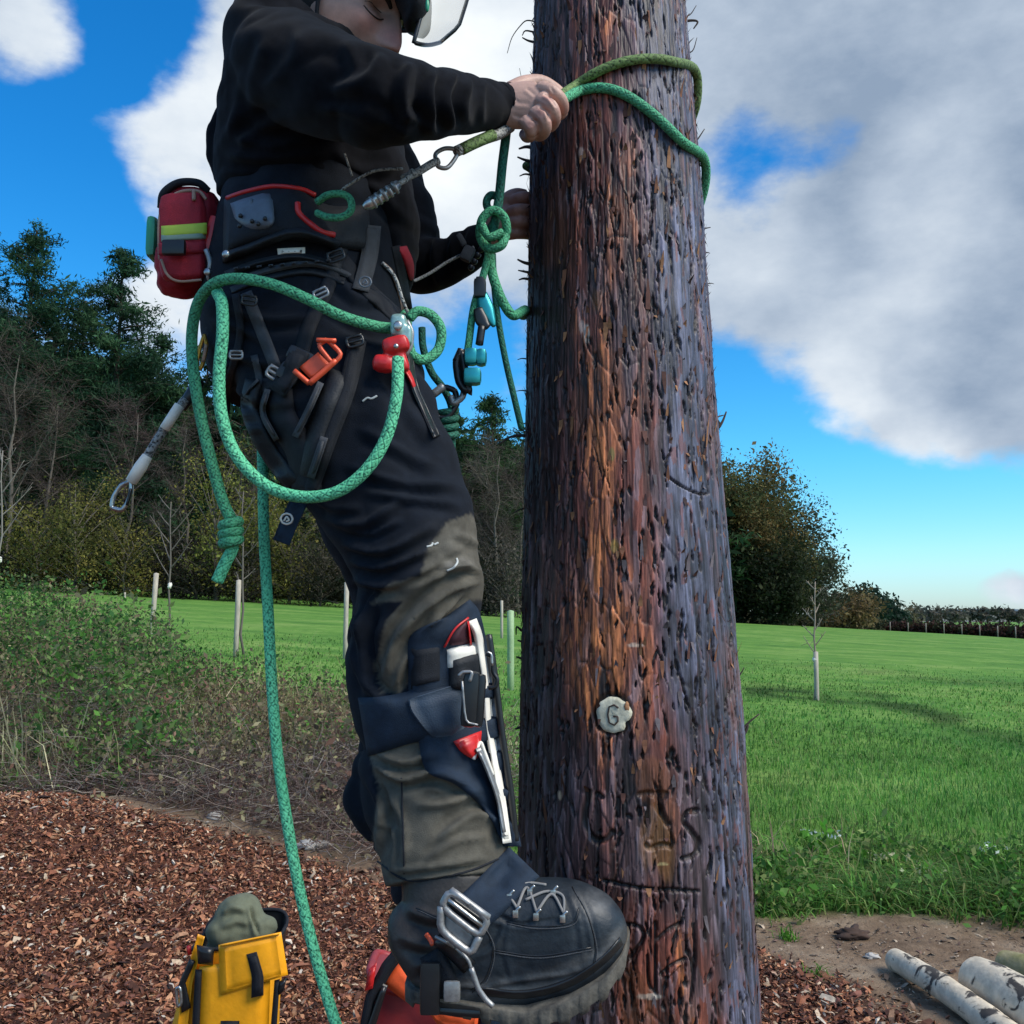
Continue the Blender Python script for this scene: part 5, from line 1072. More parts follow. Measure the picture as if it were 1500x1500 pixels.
JK = (V, jk[1]); obj('jacket', one(JK), M['jacket'], person)
cuff = loft([(728, 158, 1.328, 37.5), (736, 158, 1.335, 37), (737, 158, 1.336, 33)], n=30); obj('cuff', one(cuff), M['jacket'], person)
obj('cuff_tab', one(rbox(P(729, 133, 1.292), (.0055, .001, .0018), .0008, axes(-20))), M['white'], person)
# ---- trousers
tr = remesh([loft([(462, 285, 1.44, 134, .150), (455, 340, 1.43, 138, .162), (447, 420, 1.43, 148, .172), (447, 490, 1.43, 150, .172), (458, 560, 1.42, 138, .155)], n=40),
             loft([(465, 505, 1.37, 135, .118), (505, 600, 1.335, 130, .108), (548, 680, 1.315, 120, .10), (585, 755, 1.30, 108, .096), (608, 815, 1.29, 98, .090), (614, 865, 1.295, 94, .086), (608, 920, 1.305, 96, .084), (607, 980, 1.31, 101, .080), (618, 1040, 1.31, 98, .076), (630, 1090, 1.31, 90, .072), (628, 1130, 1.305, 100, .076), (640, 1190, 1.30, 97, .078), (648, 1245, 1.285, 94, .080), (652, 1290, 1.275, 86, .074)], n=40),
             loft([(548, 1110, 1.33, 22), (530, 1150, 1.33, 22), (532, 1190, 1.33, 24), (556, 1225, 1.33, 22)], n=16),
             loft([(465, 505, 1.54, 105, .11), (545, 740, 1.59, 88, .09), (585, 850, 1.62, 76, .08), (588, 1000, 1.65, 66, .07), (596, 1180, 1.68, 58, .065), (622, 1310, 1.70, 46, .055)], n=30)], .0044, 6)
TF = [([(500, 795), (560, 808), (640, 768)], 6, .009), ([(512, 822), (560, 832), (640, 800)], 5, .008), ([(515, 848), (570, 858), (655, 822)], 6, .011), ([(470, 755), (530, 768), (600, 722)], 7, .008), ([(440, 700), (480, 742), (530, 742)], 7, .007), ([(500, 776), (540, 782), (590, 760)], 4, .006),
      ([(705, 848), (645, 872), (585, 930), (560, 1000)], 7, .014), ([(700, 815), (630, 850), (565, 872)], 6, .008), ([(690, 872), (660, 900), (625, 932), (595, 990), (588, 1018)], 5, -.012), ([(528, 880), (518, 960), (540, 1020)], 6, .008), ([(552, 885), (541, 940), (552, 1000), (585, 1022)], 6, -.012), ([(545, 860), (536, 900), (530, 950)], 4, .006),
      ([(645, 895), (615, 950), (596, 1000)], 5, .007), ([(575, 520), (600, 600), (650, 660)], 9, .005), ([(520, 620), (580, 655), (650, 690)], 8, .006), ([(500, 680), (580, 705), (675, 715)], 7, .006), ([(530, 720), (600, 728), (680, 745)], 6, .005), ([(330, 450), (400, 470), (460, 460)], 6, .007), ([(310, 500), (370, 530), (430, 530)], 6, .007), ([(330, 560), (380, 590), (440, 590)], 6, .006),
      ([(480, 400), (520, 440), (560, 440)], 6, .007), ([(470, 440), (530, 480), (590, 480)], 6, .006), ([(310, 470), (350, 480), (400, 510)], 5, .005), ([(660, 780), (690, 790), (706, 800)], 5, .005), ([(640, 830), (680, 828), (706, 840)], 5, .006),
      ([(545, 1118), (590, 1142), (640, 1132), (692, 1158)], 6, .014), ([(545, 1100), (590, 1118), (640, 1104), (680, 1120)], 5, .010), ([(560, 1160), (590, 1205), (588, 1270)], 6, .006), ([(738, 1205), (690, 1195), (640, 1235)], 7, .008), ([(560, 1278), (640, 1270), (720, 1256)], 5, .006), ([(545, 1135), (568, 1190), (556, 1260)], 5, -.009), ([(705, 1150), (660, 1176), (605, 1178)], 6, .008), ([(720, 1225), (670, 1232), (620, 1262)], 5, .005), ([(556, 1200), (575, 1230), (570, 1280)], 4, .005)]
V = fold(tr[0], tr[2], TF); n = fbm(V[:, 0]*12+V[:, 1]*8, V[:, 2]*14, 303, 3)-.5; n2 = np.abs(fbm(V[:, 0]*9-V[:, 2]*10+3, V[:, 0]*10+V[:, 2]*16, 304, 2)-.5); V = V+tr[2]*(n*.009+n2*.022-.004)[:, None]
TRO = (V, tr[1]); px, py = proj(V)
w1 = (fbm(px*.03, py*.03, 5)-.5)*6
pan = np.maximum(polysd(px+w1, py, [(628, 800), (655, 765), (690, 752), (730, 790), (730, 880), (690, 880), (650, 905), (610, 935), (600, 1000), (585, 1018), (560, 1010), (550, 975), (566, 910), (590, 880), (545, 885), (572, 855), (615, 845)]),
                 polysd(px+w1, py, [(540, 1105), (575, 1090), (640, 1085), (700, 1120), (760, 1230), (740, 1320), (540, 1320), (548, 1200), (556, 1150)]))
pan = np.where((tr[2][:, 1] < .3) & (V[:, 1] < 1.48), pan, -50)
dirt = sstep(14, 2, np.hypot((px-672)/2.2, py-825))*.8*fbm(px*.12, py*.12, 9)**2*2.2+sstep(60, 5, np.hypot((px-660)/1.6, py-800))*.25*fbm(px*.05, py*.08, 19)
def trouser_mat():
    m = mat('work_trousers', (.02, .02, .02), .85, attr='tint', var=.25, vscale=45, bump=.5, bscale=800, sheen=.03, spec=.12); return m
cN = np.array([.0075, .0105, .017]); cO = np.array([.095, .087, .070]); t = sstep(-1.5, 1.5, pan)[:, None]; cc = cN*(1-t)+cO*t; cc = cc+(dirt*.12)[:, None]*np.array([1, .95, .9])
g = G(); g.add(V, tr[1], col=cc); obj('trousers', g, trouser_mat(), person, col='tint')
def seam(pts, r=1.2, m='blk', par=person, nm='seam'): return obj(nm, one(cord(B, [(x, y, 1.4) for x, y in pts], r, n=6, sub=6, off=.3)), M[m], par)
B = bvh([JK, TRO])
seam([(588, 1140), (590, 1200), (592, 1280)], 1.2, 'web'); seam([(553, 1262), (600, 1290), (680, 1278), (735, 1256)], 1.5, 'web')
M['paint'] = mat('dried_white_splash', (.5, .52, .5), .8)
for pts in ([(531, 588), (538, 583), (544, 584), (552, 580)],  [(625, 801), (632, 799), (634, 795)], [(636, 798), (642, 795)], [(655, 836), (664, 832), (670, 824), (669, 818)]):
    seam(pts, 1.4, 'paint', person, 'paint_splash')

# ---- boots
def boot(dx, dY, mirror, name_):
    pts = [(586, 1402, 20, .020), (592, 1398, 46, .036), (612, 1388, 68, .043), (650, 1382, 82, .046), (700, 1382, 86, .048), (745, 1382, 84, .050), (790, 1374, 80, .053), (835, 1369, 74, .054), (870, 1370, 62, .050), (893, 1374, 47, .042), (909, 1378, 29, .028), (917, 1380, 10, .010)]
    S1 = loft([(x+dx, y, 1.25+dY, h, d) for x, y, h, d in pts], n=34, ax=(0, 1, 0), p=2.5)
    S2 = loft([(656+dx, 1400, 1.25+dY, 66, .048), (656+dx, 1340, 1.252+dY, 64, .05), (658+dx, 1285, 1.265+dY, 68, .054)], n=30)
    S3 = loft([(742+dx, 1300, 1.25+dY, 20, .026), (775+dx, 1306, 1.25+dY, 18, .03), (825+dx, 1308, 1.25+dY, 14, .028)], n=18)
    return remesh([S1, S2, S3] if mirror else [S1, S3], .0028, 6)
bt = boot(0, 0, True, 'boot'); V = fold(bt[0], bt[2], [([(700, 1330), (760, 1352), (830, 1345)], 4, -.0018), ([(680, 1450), (760, 1436), (850, 1420), (905, 1375)], 4, .0022), ([(590, 1330), (640, 1345), (690, 1330)], 8, .006), ([(580, 1370), (630, 1385), (680, 1370)], 8, .005), ([(600, 1420), (640, 1400), (660, 1360)], 8, .004), ([(845, 1298), (866, 1345), (876, 1405)], 3.5, -.0022), ([(830, 1300), (848, 1350), (856, 1415)], 3.5, .0014), ([(735, 1335), (760, 1350), (775, 1345)], 3, .002), ([(600, 1440), (700, 1446), (780, 1452), (850, 1428), (905, 1382)], 3, .0025), ([(690, 1400), (720, 1380), (735, 1350)], 4, -.002), ([(745, 1440), (735, 1390), (745, 1340)], 3, -.0012)])
M['leather'] = mat('worn_black_leather', (.020, .027, .034), .48, col2=(.050, .056, .060), vscale=22, bump=.5, bscale=160, bdist=.001, spec=.35)
px, py = proj(V); leg = sstep(1.5, -1.5, px-(700-(py-1290)*.0)) if False else None
shaft = sstep(6, -6, px-np.interp(py, [1280, 1340, 1400, 1480], [742, 690, 672, 660]))
tipm = sstep(40, 5, np.hypot(px-865, (py-1325)*1.3))*1.0*fbm(px*.06, py*.06, 33)+sstep(26, 4, np.abs(py-np.interp(px, [650, 750, 830, 880, 915], [1450, 1452, 1430, 1400, 1365])))*.8*fbm(px*.05, py*.1, 35)**1.5
cc = np.array([.016, .022, .029])*(1-shaft)[:, None]+np.array([.035, .031, .029])*shaft[:, None]+(tipm*.16)[:, None]*np.array([1, .93, .85])+(fbm(px*.05, py*.07, 37, 4)-.5)[:, None]*.022
M['bootm'] = mat('boot_leather', (1, 1, 1), .5, attr='tint', var=.3, vscale=40, bump=.6, bscale=170, bdist=.0012, spec=.3)
g = G(); g.add(V, bt[1], col=np.clip(cc, .008, 1)); boot_o = obj('boot', g, M['bootm'], person, col='tint'); BOOT = (V, bt[1]); BB = bvh([BOOT])
def sole(dx, dY):
    xs = np.linspace(596, 921, 120); yt = np.interp(xs, [596, 650, 700, 770, 830, 880, 905, 921], [1430, 1442, 1450, 1457, 1440, 1410, 1386, 1360]); yb = np.interp(xs, [596, 650, 700, 770, 830, 880, 905, 921], [1450, 1460, 1468, 1482, 1468, 1438, 1412, 1382])
    hw = np.interp(xs, [596, 610, 680, 760, 840, 890, 912, 921], [.022, .040, .046, .054, .057, .050, .032, .010]); V = []
    for k, (x, a, b, h) in enumerate(zip(xs, yt, yb, hw)):
        lug = 7*(np.sin(k*.62) > -.1); pr = [(a, .97), (a+3, 1.0), ((a+b)/2, 1.0-.05*(np.sin(k*.62) < -.1)), (b-3, .99), (b+lug, .90)]
        for (y, f) in pr: p = P(x+dx, y, 1.25+dY); V.append([p[0], p[1]-h*f, p[2]])
        for (y, f) in pr[::-1]: p = P(x+dx, y, 1.25+dY); V.append([p[0], p[1]+h*f, p[2]])
    n = len(xs); i = np.arange(n-1)[:, None]; j = np.arange(10)[None]; jn = (j+1) % 10; Q = np.stack(np.broadcast_arrays(i*10+j, i*10+jn, (i+1)*10+jn, (i+1)*10+j), -1).reshape(-1, 4)
    c0 = np.array([[0, 9, 8, 1], [1, 8, 7, 2], [2, 7, 6, 3], [3, 6, 5, 4]]); return np.array(V), [Q, c0, c0[:, ::-1]+(n-1)*10]
M['sole'] = mat('muddy_rubber', (.15, .135, .11), .85, col2=(.035, .033, .03), vscale=45, bump=.8, bscale=90, bdist=.002)
obj('sole', one(sole(0, 0)), M['sole'], boot_o)
for pts in ([(700, 1342), (722, 1385), (712, 1432), (690, 1450)], [(838, 1299), (860, 1340), (872, 1385), (868, 1422)], [(742, 1350), (785, 1357), (836, 1352), (848, 1330)], [(722, 1392), (790, 1400), (866, 1388)], [(610, 1330), (650, 1345), (700, 1342)]):
    for dz_ in (0, 3.5): obj('stitched_seam', one(cord(BB, [(x+dz_*.6, y+dz_, 1.25) for x, y in pts], .9, n=6, sub=8, off=.4)), M['web_grey'] if dz_ else M['blk'], boot_o)
obj('toe_rand', one(patch(BB, [(700, 1446), (770, 1450), (835, 1432), (880, 1402), (908, 1372)], [(700, 1458), (770, 1463), (835, 1446), (884, 1414), (913, 1384)], off=.0035, thick=.006, nv=5)), M['blk'], boot_o)
for k, (x, y) in enumerate([(757, 1336), (787, 1340), (826, 1343), (748, 1312), (778, 1305), (812, 1306)]):
    Yh = (hitY(BB, x, y) or 1.2)-.003; g = one(bars([(x-4, y+6), (x-1, y-2), (x+5, y-8)], 2.2, Yh), rbox(P(x-2, y+3, Yh-.001), (.0035, .0015, .0045), .001)); obj('lace_hook', g, M['steel'], boot_o)
for pts in ([(757, 1330), (772, 1300), (786, 1336)], [(786, 1336), (808, 1310), (826, 1338)], [(757, 1330), (748, 1310), (770, 1294), (800, 1296)], [(770, 1318), (800, 1306), (824, 1312), (826, 1338)]):
    obj('lace', one(cord(BB, [(x, y, 1.25) for x, y in pts], 2.0, n=6, sub=8, off=1.2)), M['lace'], boot_o)
fb = boot(38, .46, False, 'boot'); V = fb[0].copy(); c = V.mean(0); V = c+(V-c)*np.array([.62, 1, .62]); V[:, 0] -= .075; V[:, 2] -= .055
bo2 = obj('boot', one((V, fb[1])), M['leather'], person)

# ---- helmet
hel = thing('helmet', 'green and black climbing helmet with clear visor worn by the climber', 'helmet', tuple(hd_(0, .05, 0)))
def dome():
    nu, nv = 60, 24; V = []
    for v in np.linspace(0, 1, nv):
        for t in np.linspace(0, 2*np.pi, nu, endpoint=False):
            ph = v*np.pi/2; rim = .040-.065*max(0, -math.cos(t))**1.5*v; rad = math.sin(ph)
            V.append(hd_(-.005+.125*rad*math.cos(t), rim*v+.02+.125*math.cos(ph)-.02*v, .097*rad*math.sin(t)))
    i = np.arange(nv-1)[:, None]; j = np.arange(nu)[None]; jn = (j+1) % nu; Q = np.stack(np.broadcast_arrays(i*nu+j, i*nu+jn, (i+1)*nu+jn, (i+1)*nu+j), -1).reshape(-1, 4); return np.array(V), [Q]
V, F = dome(); inner = HC+(V-HC)*.95; n = len(V); e = np.arange(60); rimq = np.stack([n-60+e, n-60+(e+1) % 60, 2*n-60+(e+1) % 60, 2*n-60+e], -1)
sh = obj('shell', one((np.vstack([V, inner]), [F[0], F[0][:, ::-1]+n, rimq])), M['green'], hel)
rim = V[-60:]; obj('brim_edge', one(tube(np.vstack([rim, rim[:1]]), .006, 8)), M['blk'], hel)
pk = remesh([loft([(585, -40, 1.33, 28, .06), (603, -4, 1.33, 30, .08), (611, 28, 1.34, 22, .07), (608, 52, 1.35, 12, .04)], n=24)], .003, 5); obj('peak', one((pk[0], pk[1])), M['pad'], hel)
obj('side_vent', one(sphere(P(626, 8, 1.26), (.003, .004, .010), nu=12, nv=8)), M['green'], hel)
obj('nape_guard', one(rbox(P(424, 0, 1.33), (.027, .028, .013), .009, axes(-14))), M['green'], hel); obj('ear_guard', one(rbox(hd_(-.085, .03, .070), (.020, .016, .008), .007, np.stack([Fv, Uv, Sv], 1))), M['green'], hel)
nu, nv = 14, 18; V = []
for u in np.linspace(0, 1, nu):
    for v in np.linspace(0, 1, nv):
        y = -90+v*152; xl = np.interp(v, [0, .6, 1], [632, 622, 606]); xr = np.interp(v, [0, .6, .85, 1], [700, 684, 672, 645]); V.append(P(xl+(xr-xl)*u, y+4*math.sin(math.pi*u)*v, 1.30+.16*u*u))
V = np.array(V); i = np.arange(nu-1)[:, None]; j = np.arange(nv-1)[None]; Q = np.stack(np.broadcast_arrays(i*nv+j, (i+1)*nv+j, (i+1)*nv+j+1, i*nv+j+1), -1).reshape(-1, 4)
M['visor'] = mat('clear_visor', (.80, .78, .70), .25, alpha=.42, spec=.4); vis = obj('visor', one((V, Q)), M['visor'], hel)
Vg = V.reshape(nu, nv, 3); edge = np.vstack([Vg[0, ::1], Vg[1:, -1], Vg[-1, ::-1][1:]]); obj('visor_rim', one(tube(edge, .0032, 8)), M['blk'], vis)
obj('chin_strap', one(tube([hd_(.018, .02, .0785), hd_(.02, -.02, .079), hd_(.03, -.06, .072), hd_(.05, -.10, .05), hd_(.055, -.118, .0)], .0032, 8)), M['web'], hel)

# ================================================================== HARNESS
har = thing('climbing_harness', 'black padded climbing harness with red trim and orange buckle around the hips', 'harness', tuple(P(450, 400, 1.43)))
def hp_(nm, B_, a, b, m='web', par=har, lb=None, **kw): return obj(nm, one(patch(B_, a, b, **kw)), M[m], par, label=lb)
def st(nm, pts, w, m='web', par=har, lb=None, B_=None, **kw): kw.setdefault('thick', .006); kw.setdefault('off', .005); return obj(nm, one(strap(B_ or B, pts, w, **kw)), M[m], par, label=lb)
hp_('belt_pad', B, [(328, 292), (370, 280), (430, 274), (480, 300), (540, 300)], [(326, 385), (370, 358), (430, 352), (490, 362), (545, 370)], 'pad', off=.018, thick=.03, nv=9)
B2 = bvh([JK, TRO, patch(B, [(328, 292), (370, 280), (430, 274), (480, 300), (540, 300)], [(326, 385), (370, 358), (430, 352), (490, 362), (545, 370)], off=.018, thick=.03, nv=9)])
hp_('belt_panel', B2, [(338, 290), (395, 278), (450, 284), (485, 340)], [(334, 365), (395, 352), (450, 350), (490, 348)], 'web', off=.006, thick=.012, nv=8)
pl = hp_('hip_plate', B2, [(337, 298), (360, 290), (396, 284), (403, 322)], [(345, 324), (368, 338), (392, 336), (402, 326)], 'greypl', off=.013, thick=.012, nv=7, lb='grey forged plate with bolt holes')
def bolt(x, y, r, m='blk', par=pl, nm='bolt', B_=None, dz=.017):
    Y = (hitY(B_ or B2, x, y) or 1.27)-dz; return obj(nm, one(sphere(P(x, y, Y), (r*Y/FPX, .003, r*Y/FPX), nu=12, nv=8)), M[m], par)
for x, y in ((352, 316), (369, 324), (388, 320), (378, 328), (351, 331)): bolt(x, y, 3.6)
obj('gate_hook', one(bars([(368, 292), (370, 312), (376, 318), (386, 312), (384, 292)], 3, 1.245)), M['greypl'], pl)
st('belt_ridge', [(326, 378), (360, 366), (400, 350), (435, 340), (470, 348), (496, 362)], 15, 'pad', off=.020, thick=.02, edge=2, B_=B2)
bolt(331, 372, 6, 'steel', har, 'belt_bolt', dz=.03); bolt(304, 398, 6, 'steel', har, 'belt_bolt', B_=B, dz=.02)
obj('red_piping', one(cord(B2, [(333, 290, 1.4), (360, 281, 1.4), (400, 273, 1.4), (440, 277, 1.4), (462, 286, 1.4)], 3.4, off=1.6)), M['redpl'], har)
obj('red_piping', one(cord(B2, [(436, 297, 1.4), (438, 312, 1.4), (455, 328, 1.4), (472, 340, 1.4), (490, 344, 1.4)], 4.0, off=1.6)), M['redpl'], har)
obj('size_label', one(patch(B2, [(406, 364), (447, 362)], [(407, 373), (447, 371)], off=.008, thick=.003, straight=True)), M['white'], har)
for x in (413, 421, 430, 438): obj('label_print', one(patch(B2, [(x, 366), (x+4, 366)], [(x, 370), (x+4, 370)], off=.0092, thick=.002, straight=True, nu=4, nv=3)), M['web_grey'], har)
for k, (a, m_) in enumerate([([(330, 402), (380, 384), (440, 376), (500, 392)], 'pad'), ([(345, 412), (400, 394), (460, 386), (520, 405)], 'web_grey'), ([(338, 425), (390, 408), (450, 398), (505, 412)], 'pad')]):
    st('waist_band', a, 10, m_, off=.012-.003*k, edge=2)
st('webbing_strap', [(546, 330), (541, 375), (528, 425)], 25, 'web_grey', off=.016); st('webbing_strap', [(505, 345), (480, 420), (452, 480), (436, 545)], 22)
st('webbing_strap', [(360, 428), (385, 490), (412, 560)], 18, 'web_grey', lb='thin grey strap across the seat'); st('webbing_strap', [(345, 430), (352, 490), (335, 560), (330, 610)], 12); st('webbing_strap', [(372, 520), (380, 560), (368, 600)], 11, 'web_grey')
st('webbing_strap', [(525, 495), (508, 570), (478, 650), (452, 722)], 26, off=.016); st('webbing_strap', [(500, 380), (540, 425), (590, 470)], 22); st('webbing_strap', [(580, 360), (592, 420), (600, 470)], 14)
st('leg_loop_pad', [(372, 556), (366, 600), (392, 660), (432, 712)], 26, 'pad', off=.018, thick=.025, edge=3); st('leg_loop_pad', [(405, 552), (412, 610), (440, 660), (450, 720)], 44, 'web', off=.014, thick=.02, edge=3)
st('leg_loop_pad', [(500, 545), (478, 600), (460, 650), (448, 705)], 34, 'pad', off=.02, thick=.02, edge=3); st('pad_ridge', [(392, 570), (385, 605), (405, 645)], 9, 'web_grey', off=.028, edge=2); st('pad_ridge', [(470, 560), (452, 600), (432, 640)], 10, 'web_grey', off=.03, edge=2); st('pad_ridge', [(475, 640), (465, 670), (455, 700)], 12, 'web_grey', off=.032, edge=2)
st('pad_piping', [(378, 556), (359, 580), (362, 620), (386, 672), (425, 722)], 4, 'web_grey', off=.026, edge=2)
st('buckle_strap', [(440, 512), (425, 545), (405, 575)], 28, 'web', off=.024); obj('black_buckle', one(rbox(P(440, 522, 1.235), (.018, .006, .010), .004, axes(25))), M['blk'], har); obj('black_buckle', one(rbox(P(424, 548, 1.235), (.016, .006, .012), .004, axes(32))), M['blk'], har)
st('strap_end', [(438, 735), (425, 762), (412, 795)], 26, 'web_navy', off=.01, fall=1.30); 
ob = obj('orange_buckle', one(bars([(466, 506), (479, 497), (501, 519), (488, 534)], 3.6, 1.213, closed=True), bars([(492, 528), (472, 546), (453, 562)], 4.6, 1.213), bars([(431, 543), (453, 562)], 4.0, 1.213), bars([(464, 498), (492, 499)], 3.6, 1.210), patch(None, [(438, 538), (456, 556)], [(466, 516), (484, 534)], fall=1.222, off=.0, thick=.008, straight=True)), M['orange'], har, label='orange metal speed buckle on the leg strap')
for cx_, cy_, Y in ((535, 413, 1.245), (420, 760, 1.28)):
    g = one(bars([(cx_+9*math.cos(a), cy_+8*math.sin(a)) for a in np.linspace(0, 6.28, 9)[:-1]], 1.5, Y-.004, closed=True), bars([(cx_-4, cy_+3), (cx_, cy_-4), (cx_+4, cy_+2), (cx_-1, cy_+4)], 1.3, Y-.004)); obj('printed_emblem', g, M['white'] if cy_ > 500 else M['greypl'], har)
obj('red_strap_edge', one(patch(B, [(585, 535), (598, 555), (606, 575)], [(594, 530), (606, 550), (612, 572)], off=.012, fall=1.40)), M['redpl'], har)
st('front_strap', [(598, 500), (606, 560), (622, 600), (640, 640)], 11, 'blk', off=.01, fall=1.38); obj('white_edge', one(cord(None, [(600, 540, 1.37), (612, 560, 1.37)], 2.5)), M['white'], har); obj('white_edge', one(cord(None, [(642, 645, 1.33), (648, 660, 1.33), (650, 676, 1.33)], 2.2)), M['white'], har)
st('gear_loop', [(560, 385), (575, 400), (588, 440), (592, 465)], 5, 'tan', off=.012); obj('red_lining', one(patch(B, [(580, 362), (592, 385), (600, 410)], [(596, 360), (606, 385), (606, 412)], off=.006, fall=1.40)), M['red'], har)
obj('wrap_knot', one(cord(B, [(596, 456, 1.38), (590, 462, 1.37), (600, 468, 1.37), (592, 472, 1.37), (602, 476, 1.37)], 5)), M['rope'], har)

for x, y, a_, s_, m_ in ((404, 548, 30, 1.0, 'alu'), (365, 440, 10, .8, 'blk'), (492, 375, -20, .9, 'blk'), (470, 430, -25, .8, 'alu'), (588, 470, -30, .8, 'blk'), (520, 500, -15, .9, 'blk'), (346, 520, 0, .7, 'alu')):
    Yk = (hitY(B, x, y) or 1.27)-.020; c_, s2 = math.cos(R_(a_)), math.sin(R_(a_)); q_ = [(x+(u*c_-v*s2)*s_, y+(u*s2+v*c_)*s_) for u, v in ((-13, -8), (13, -8), (13, 8), (-13, 8))]
    obj('ladder_lock', one(bars(q_, 2.6*s_, Yk, closed=True), bars([((q_[0][0]+q_[3][0])/2, (q_[0][1]+q_[3][1])/2), ((q_[1][0]+q_[2][0])/2, (q_[1][1]+q_[2][1])/2)], 2.4*s_, Yk)), M[m_], har)
for k in range(9):
    x = 342+k*17; obj('stitch_bar', one(patch(B, [(x, 392-k*1.5), (x+7, 391-k*1.5)], [(x, 395-k*1.5), (x+7, 394-k*1.5)], off=.02, thick=.004, straight=True, nu=4, nv=3)), M['web_grey'], har)
# ---- red pouch
po = thing('first_aid_pouch', 'red zip pouch with lime band hanging at the back of the harness', 'pouch', tuple(P(270, 440, 1.38)))
b1 = remesh([rbox(P(283, 352, 1.40), (.043, .045, .078), .03), rbox(P(265, 395, 1.40), (.038, .042, .046), .035, axes(-12))], .0035, 6); px, py = proj(b1[0]); V = fold(b1[0], b1[2], [([(240, 420), (270, 435), (305, 430)], 6, .005), ([(240, 395), (235, 420), (250, 440)], 6, .005)]); obj('pouch_body', one((V, b1[1])), M['red'], po)
b2 = remesh([rbox(P(268, 348, 1.345), (.035, .018, .068), .017, axes(-3))], .003, 5); BP = bvh([(b2[0], b2[1])]); obj('front_pocket', one((b2[0], b2[1])), M['red'], po)
obj('zip', one(cord(None, [(234, 380, 1.34), (233, 330, 1.335), (240, 300, 1.335), (262, 282, 1.335), (290, 280, 1.335), (302, 292, 1.335)], 2.5)), M['tan'], po); obj('zip_pull', one(cord(None, [(284, 280, 1.328), (284, 293, 1.326)], 3)), M['tan'], po)
obj('lime_band', one(patch(BP, [(236, 331), (303, 326)], [(236, 348), (303, 343)], off=.003, thick=.004, straight=True)), M['hiviz'], po); obj('grey_band', one(patch(BP, [(236, 344), (303, 340)], [(236, 354), (303, 350)], off=.0035, thick=.004, straight=True)), M['refl'], po)
obj('strap', one(patch(BP, [(232, 356), (303, 353)], [(232, 374), (303, 371)], off=.005, thick=.005, straight=True)), M['red'], po); obj('pouch_buckle', one(rbox(P(255, 363, 1.312), (.0165, .006, .011), .003)), M['blk'], po)
obj('side_fold', one(rbox(P(312, 350, 1.36), (.006, .02, .030), .005, axes(10))), M['redpl'], po); obj('side_panel', one(rbox(P(227, 352, 1.40), (.008, .022, .032), .007)), M['green'], po)
obj('top_handle', one(cord(None, [(236, 305, 1.37), (240, 283, 1.36), (262, 268, 1.36), (290, 268, 1.36), (305, 280, 1.37)], 6)), M['web'], po)
obj('bottom_piping', one(cord(None, [(236, 380, 1.325), (245, 402, 1.325), (262, 412, 1.325), (295, 410, 1.325)], 2)), M['tan'], po)
obj('hanger_clip', one(cord(None, [(302, 366, 1.32), (308, 385, 1.32), (306, 405, 1.325), (312, 415, 1.33)], 4)), M['alu'], po)

# ================================================================== ROPES AND HARDWARE
def rope(name, lb, pts, r, m='rope', B_=None, cat='rope', sub=10, n=14, parent=None, group=None):
    V, F, uv = cord(B_, pts, r, n=n, sub=sub); g = G(); g.add(V, F, uv=uv); return obj(name, g, M[m], parent, lb, cat, uv=True, origin=None if parent else tuple(P(*pts[0])))
BH = bvh([JK, TRO])
rope('rope', 'green rope arching from the red device over the hip and ending in a knot', [(583, 482, 1.26), (550, 478, 1.24), (500, 463, 1.22), (450, 438, 1.21), (400, 417, 1.21), (350, 408, 1.22), (315, 415, 1.24), (292, 440, 1.27), (282, 480, 1.29), (282, 530, 1.30), (292, 600, 1.30), (308, 670, 1.30), (325, 730, 1.30), (338, 760, 1.30)], 8.6, B_=BH)
kn = np.linspace(0, 1, 50); tk = rope('stopper_knot', 'tight double stopper knot with short frayed tail below the hip', [(338+11*math.cos(t*15.5), 764+32*t, 1.30-.0115*math.sin(t*15.5)) for t in kn], 8.6, sub=2, cat='rope knot')
V, F, uv = cord(None, [(341, 790, 1.30), (340, 805, 1.30), (330, 825, 1.30), (318, 852, 1.30)], 9.2); g = G(); g.add(V, F, uv=uv); obj('rope_tail', g, M['rope_light'], tk, uv=True)
rope('rope', 'green rope hanging in a deep loop across the thigh', [(318, 428, 1.25), (325, 445, 1.23), (326, 490, 1.22), (321, 550, 1.22), (325, 610, 1.22), (345, 665, 1.22), (385, 708, 1.215), (435, 727, 1.205), (490, 722, 1.195), (535, 690, 1.19), (566, 640, 1.19), (581, 580, 1.19), (583, 525, 1.20)], 9.2, 'rope_light', B_=BH)
rope('rope', 'long bright green rope hanging straight down from the hip past the boot', [(384, 650, 1.42), (385, 700, 1.36), (387, 790, 1.345), (393, 900, 1.335), (398, 1000, 1.33), (406, 1100, 1.32), (420, 1200, 1.31), (438, 1300, 1.30), (462, 1400, 1.29), (492, 1500, 1.28), (525, 1590, 1.27), (560, 1680, 1.26)], 8.0, 'rope_light', B_=BH)
rope('rope', 'small green rope loop sticking out in front of the hip', [(600, 466, 1.31), (612, 456, 1.31), (632, 462, 1.315), (646, 483, 1.32), (642, 512, 1.32), (622, 527, 1.31), (604, 520, 1.30), (598, 500, 1.30)], 7.6)
rope('rope', 'dark green rope running from hip loop down to the front ring', [(618, 480, 1.40), (620, 510, 1.40), (632, 545, 1.40), (650, 570, 1.40), (662, 600, 1.40), (662, 650, 1.40), (660, 700, 1.41)], 5.5, 'rope_dark')
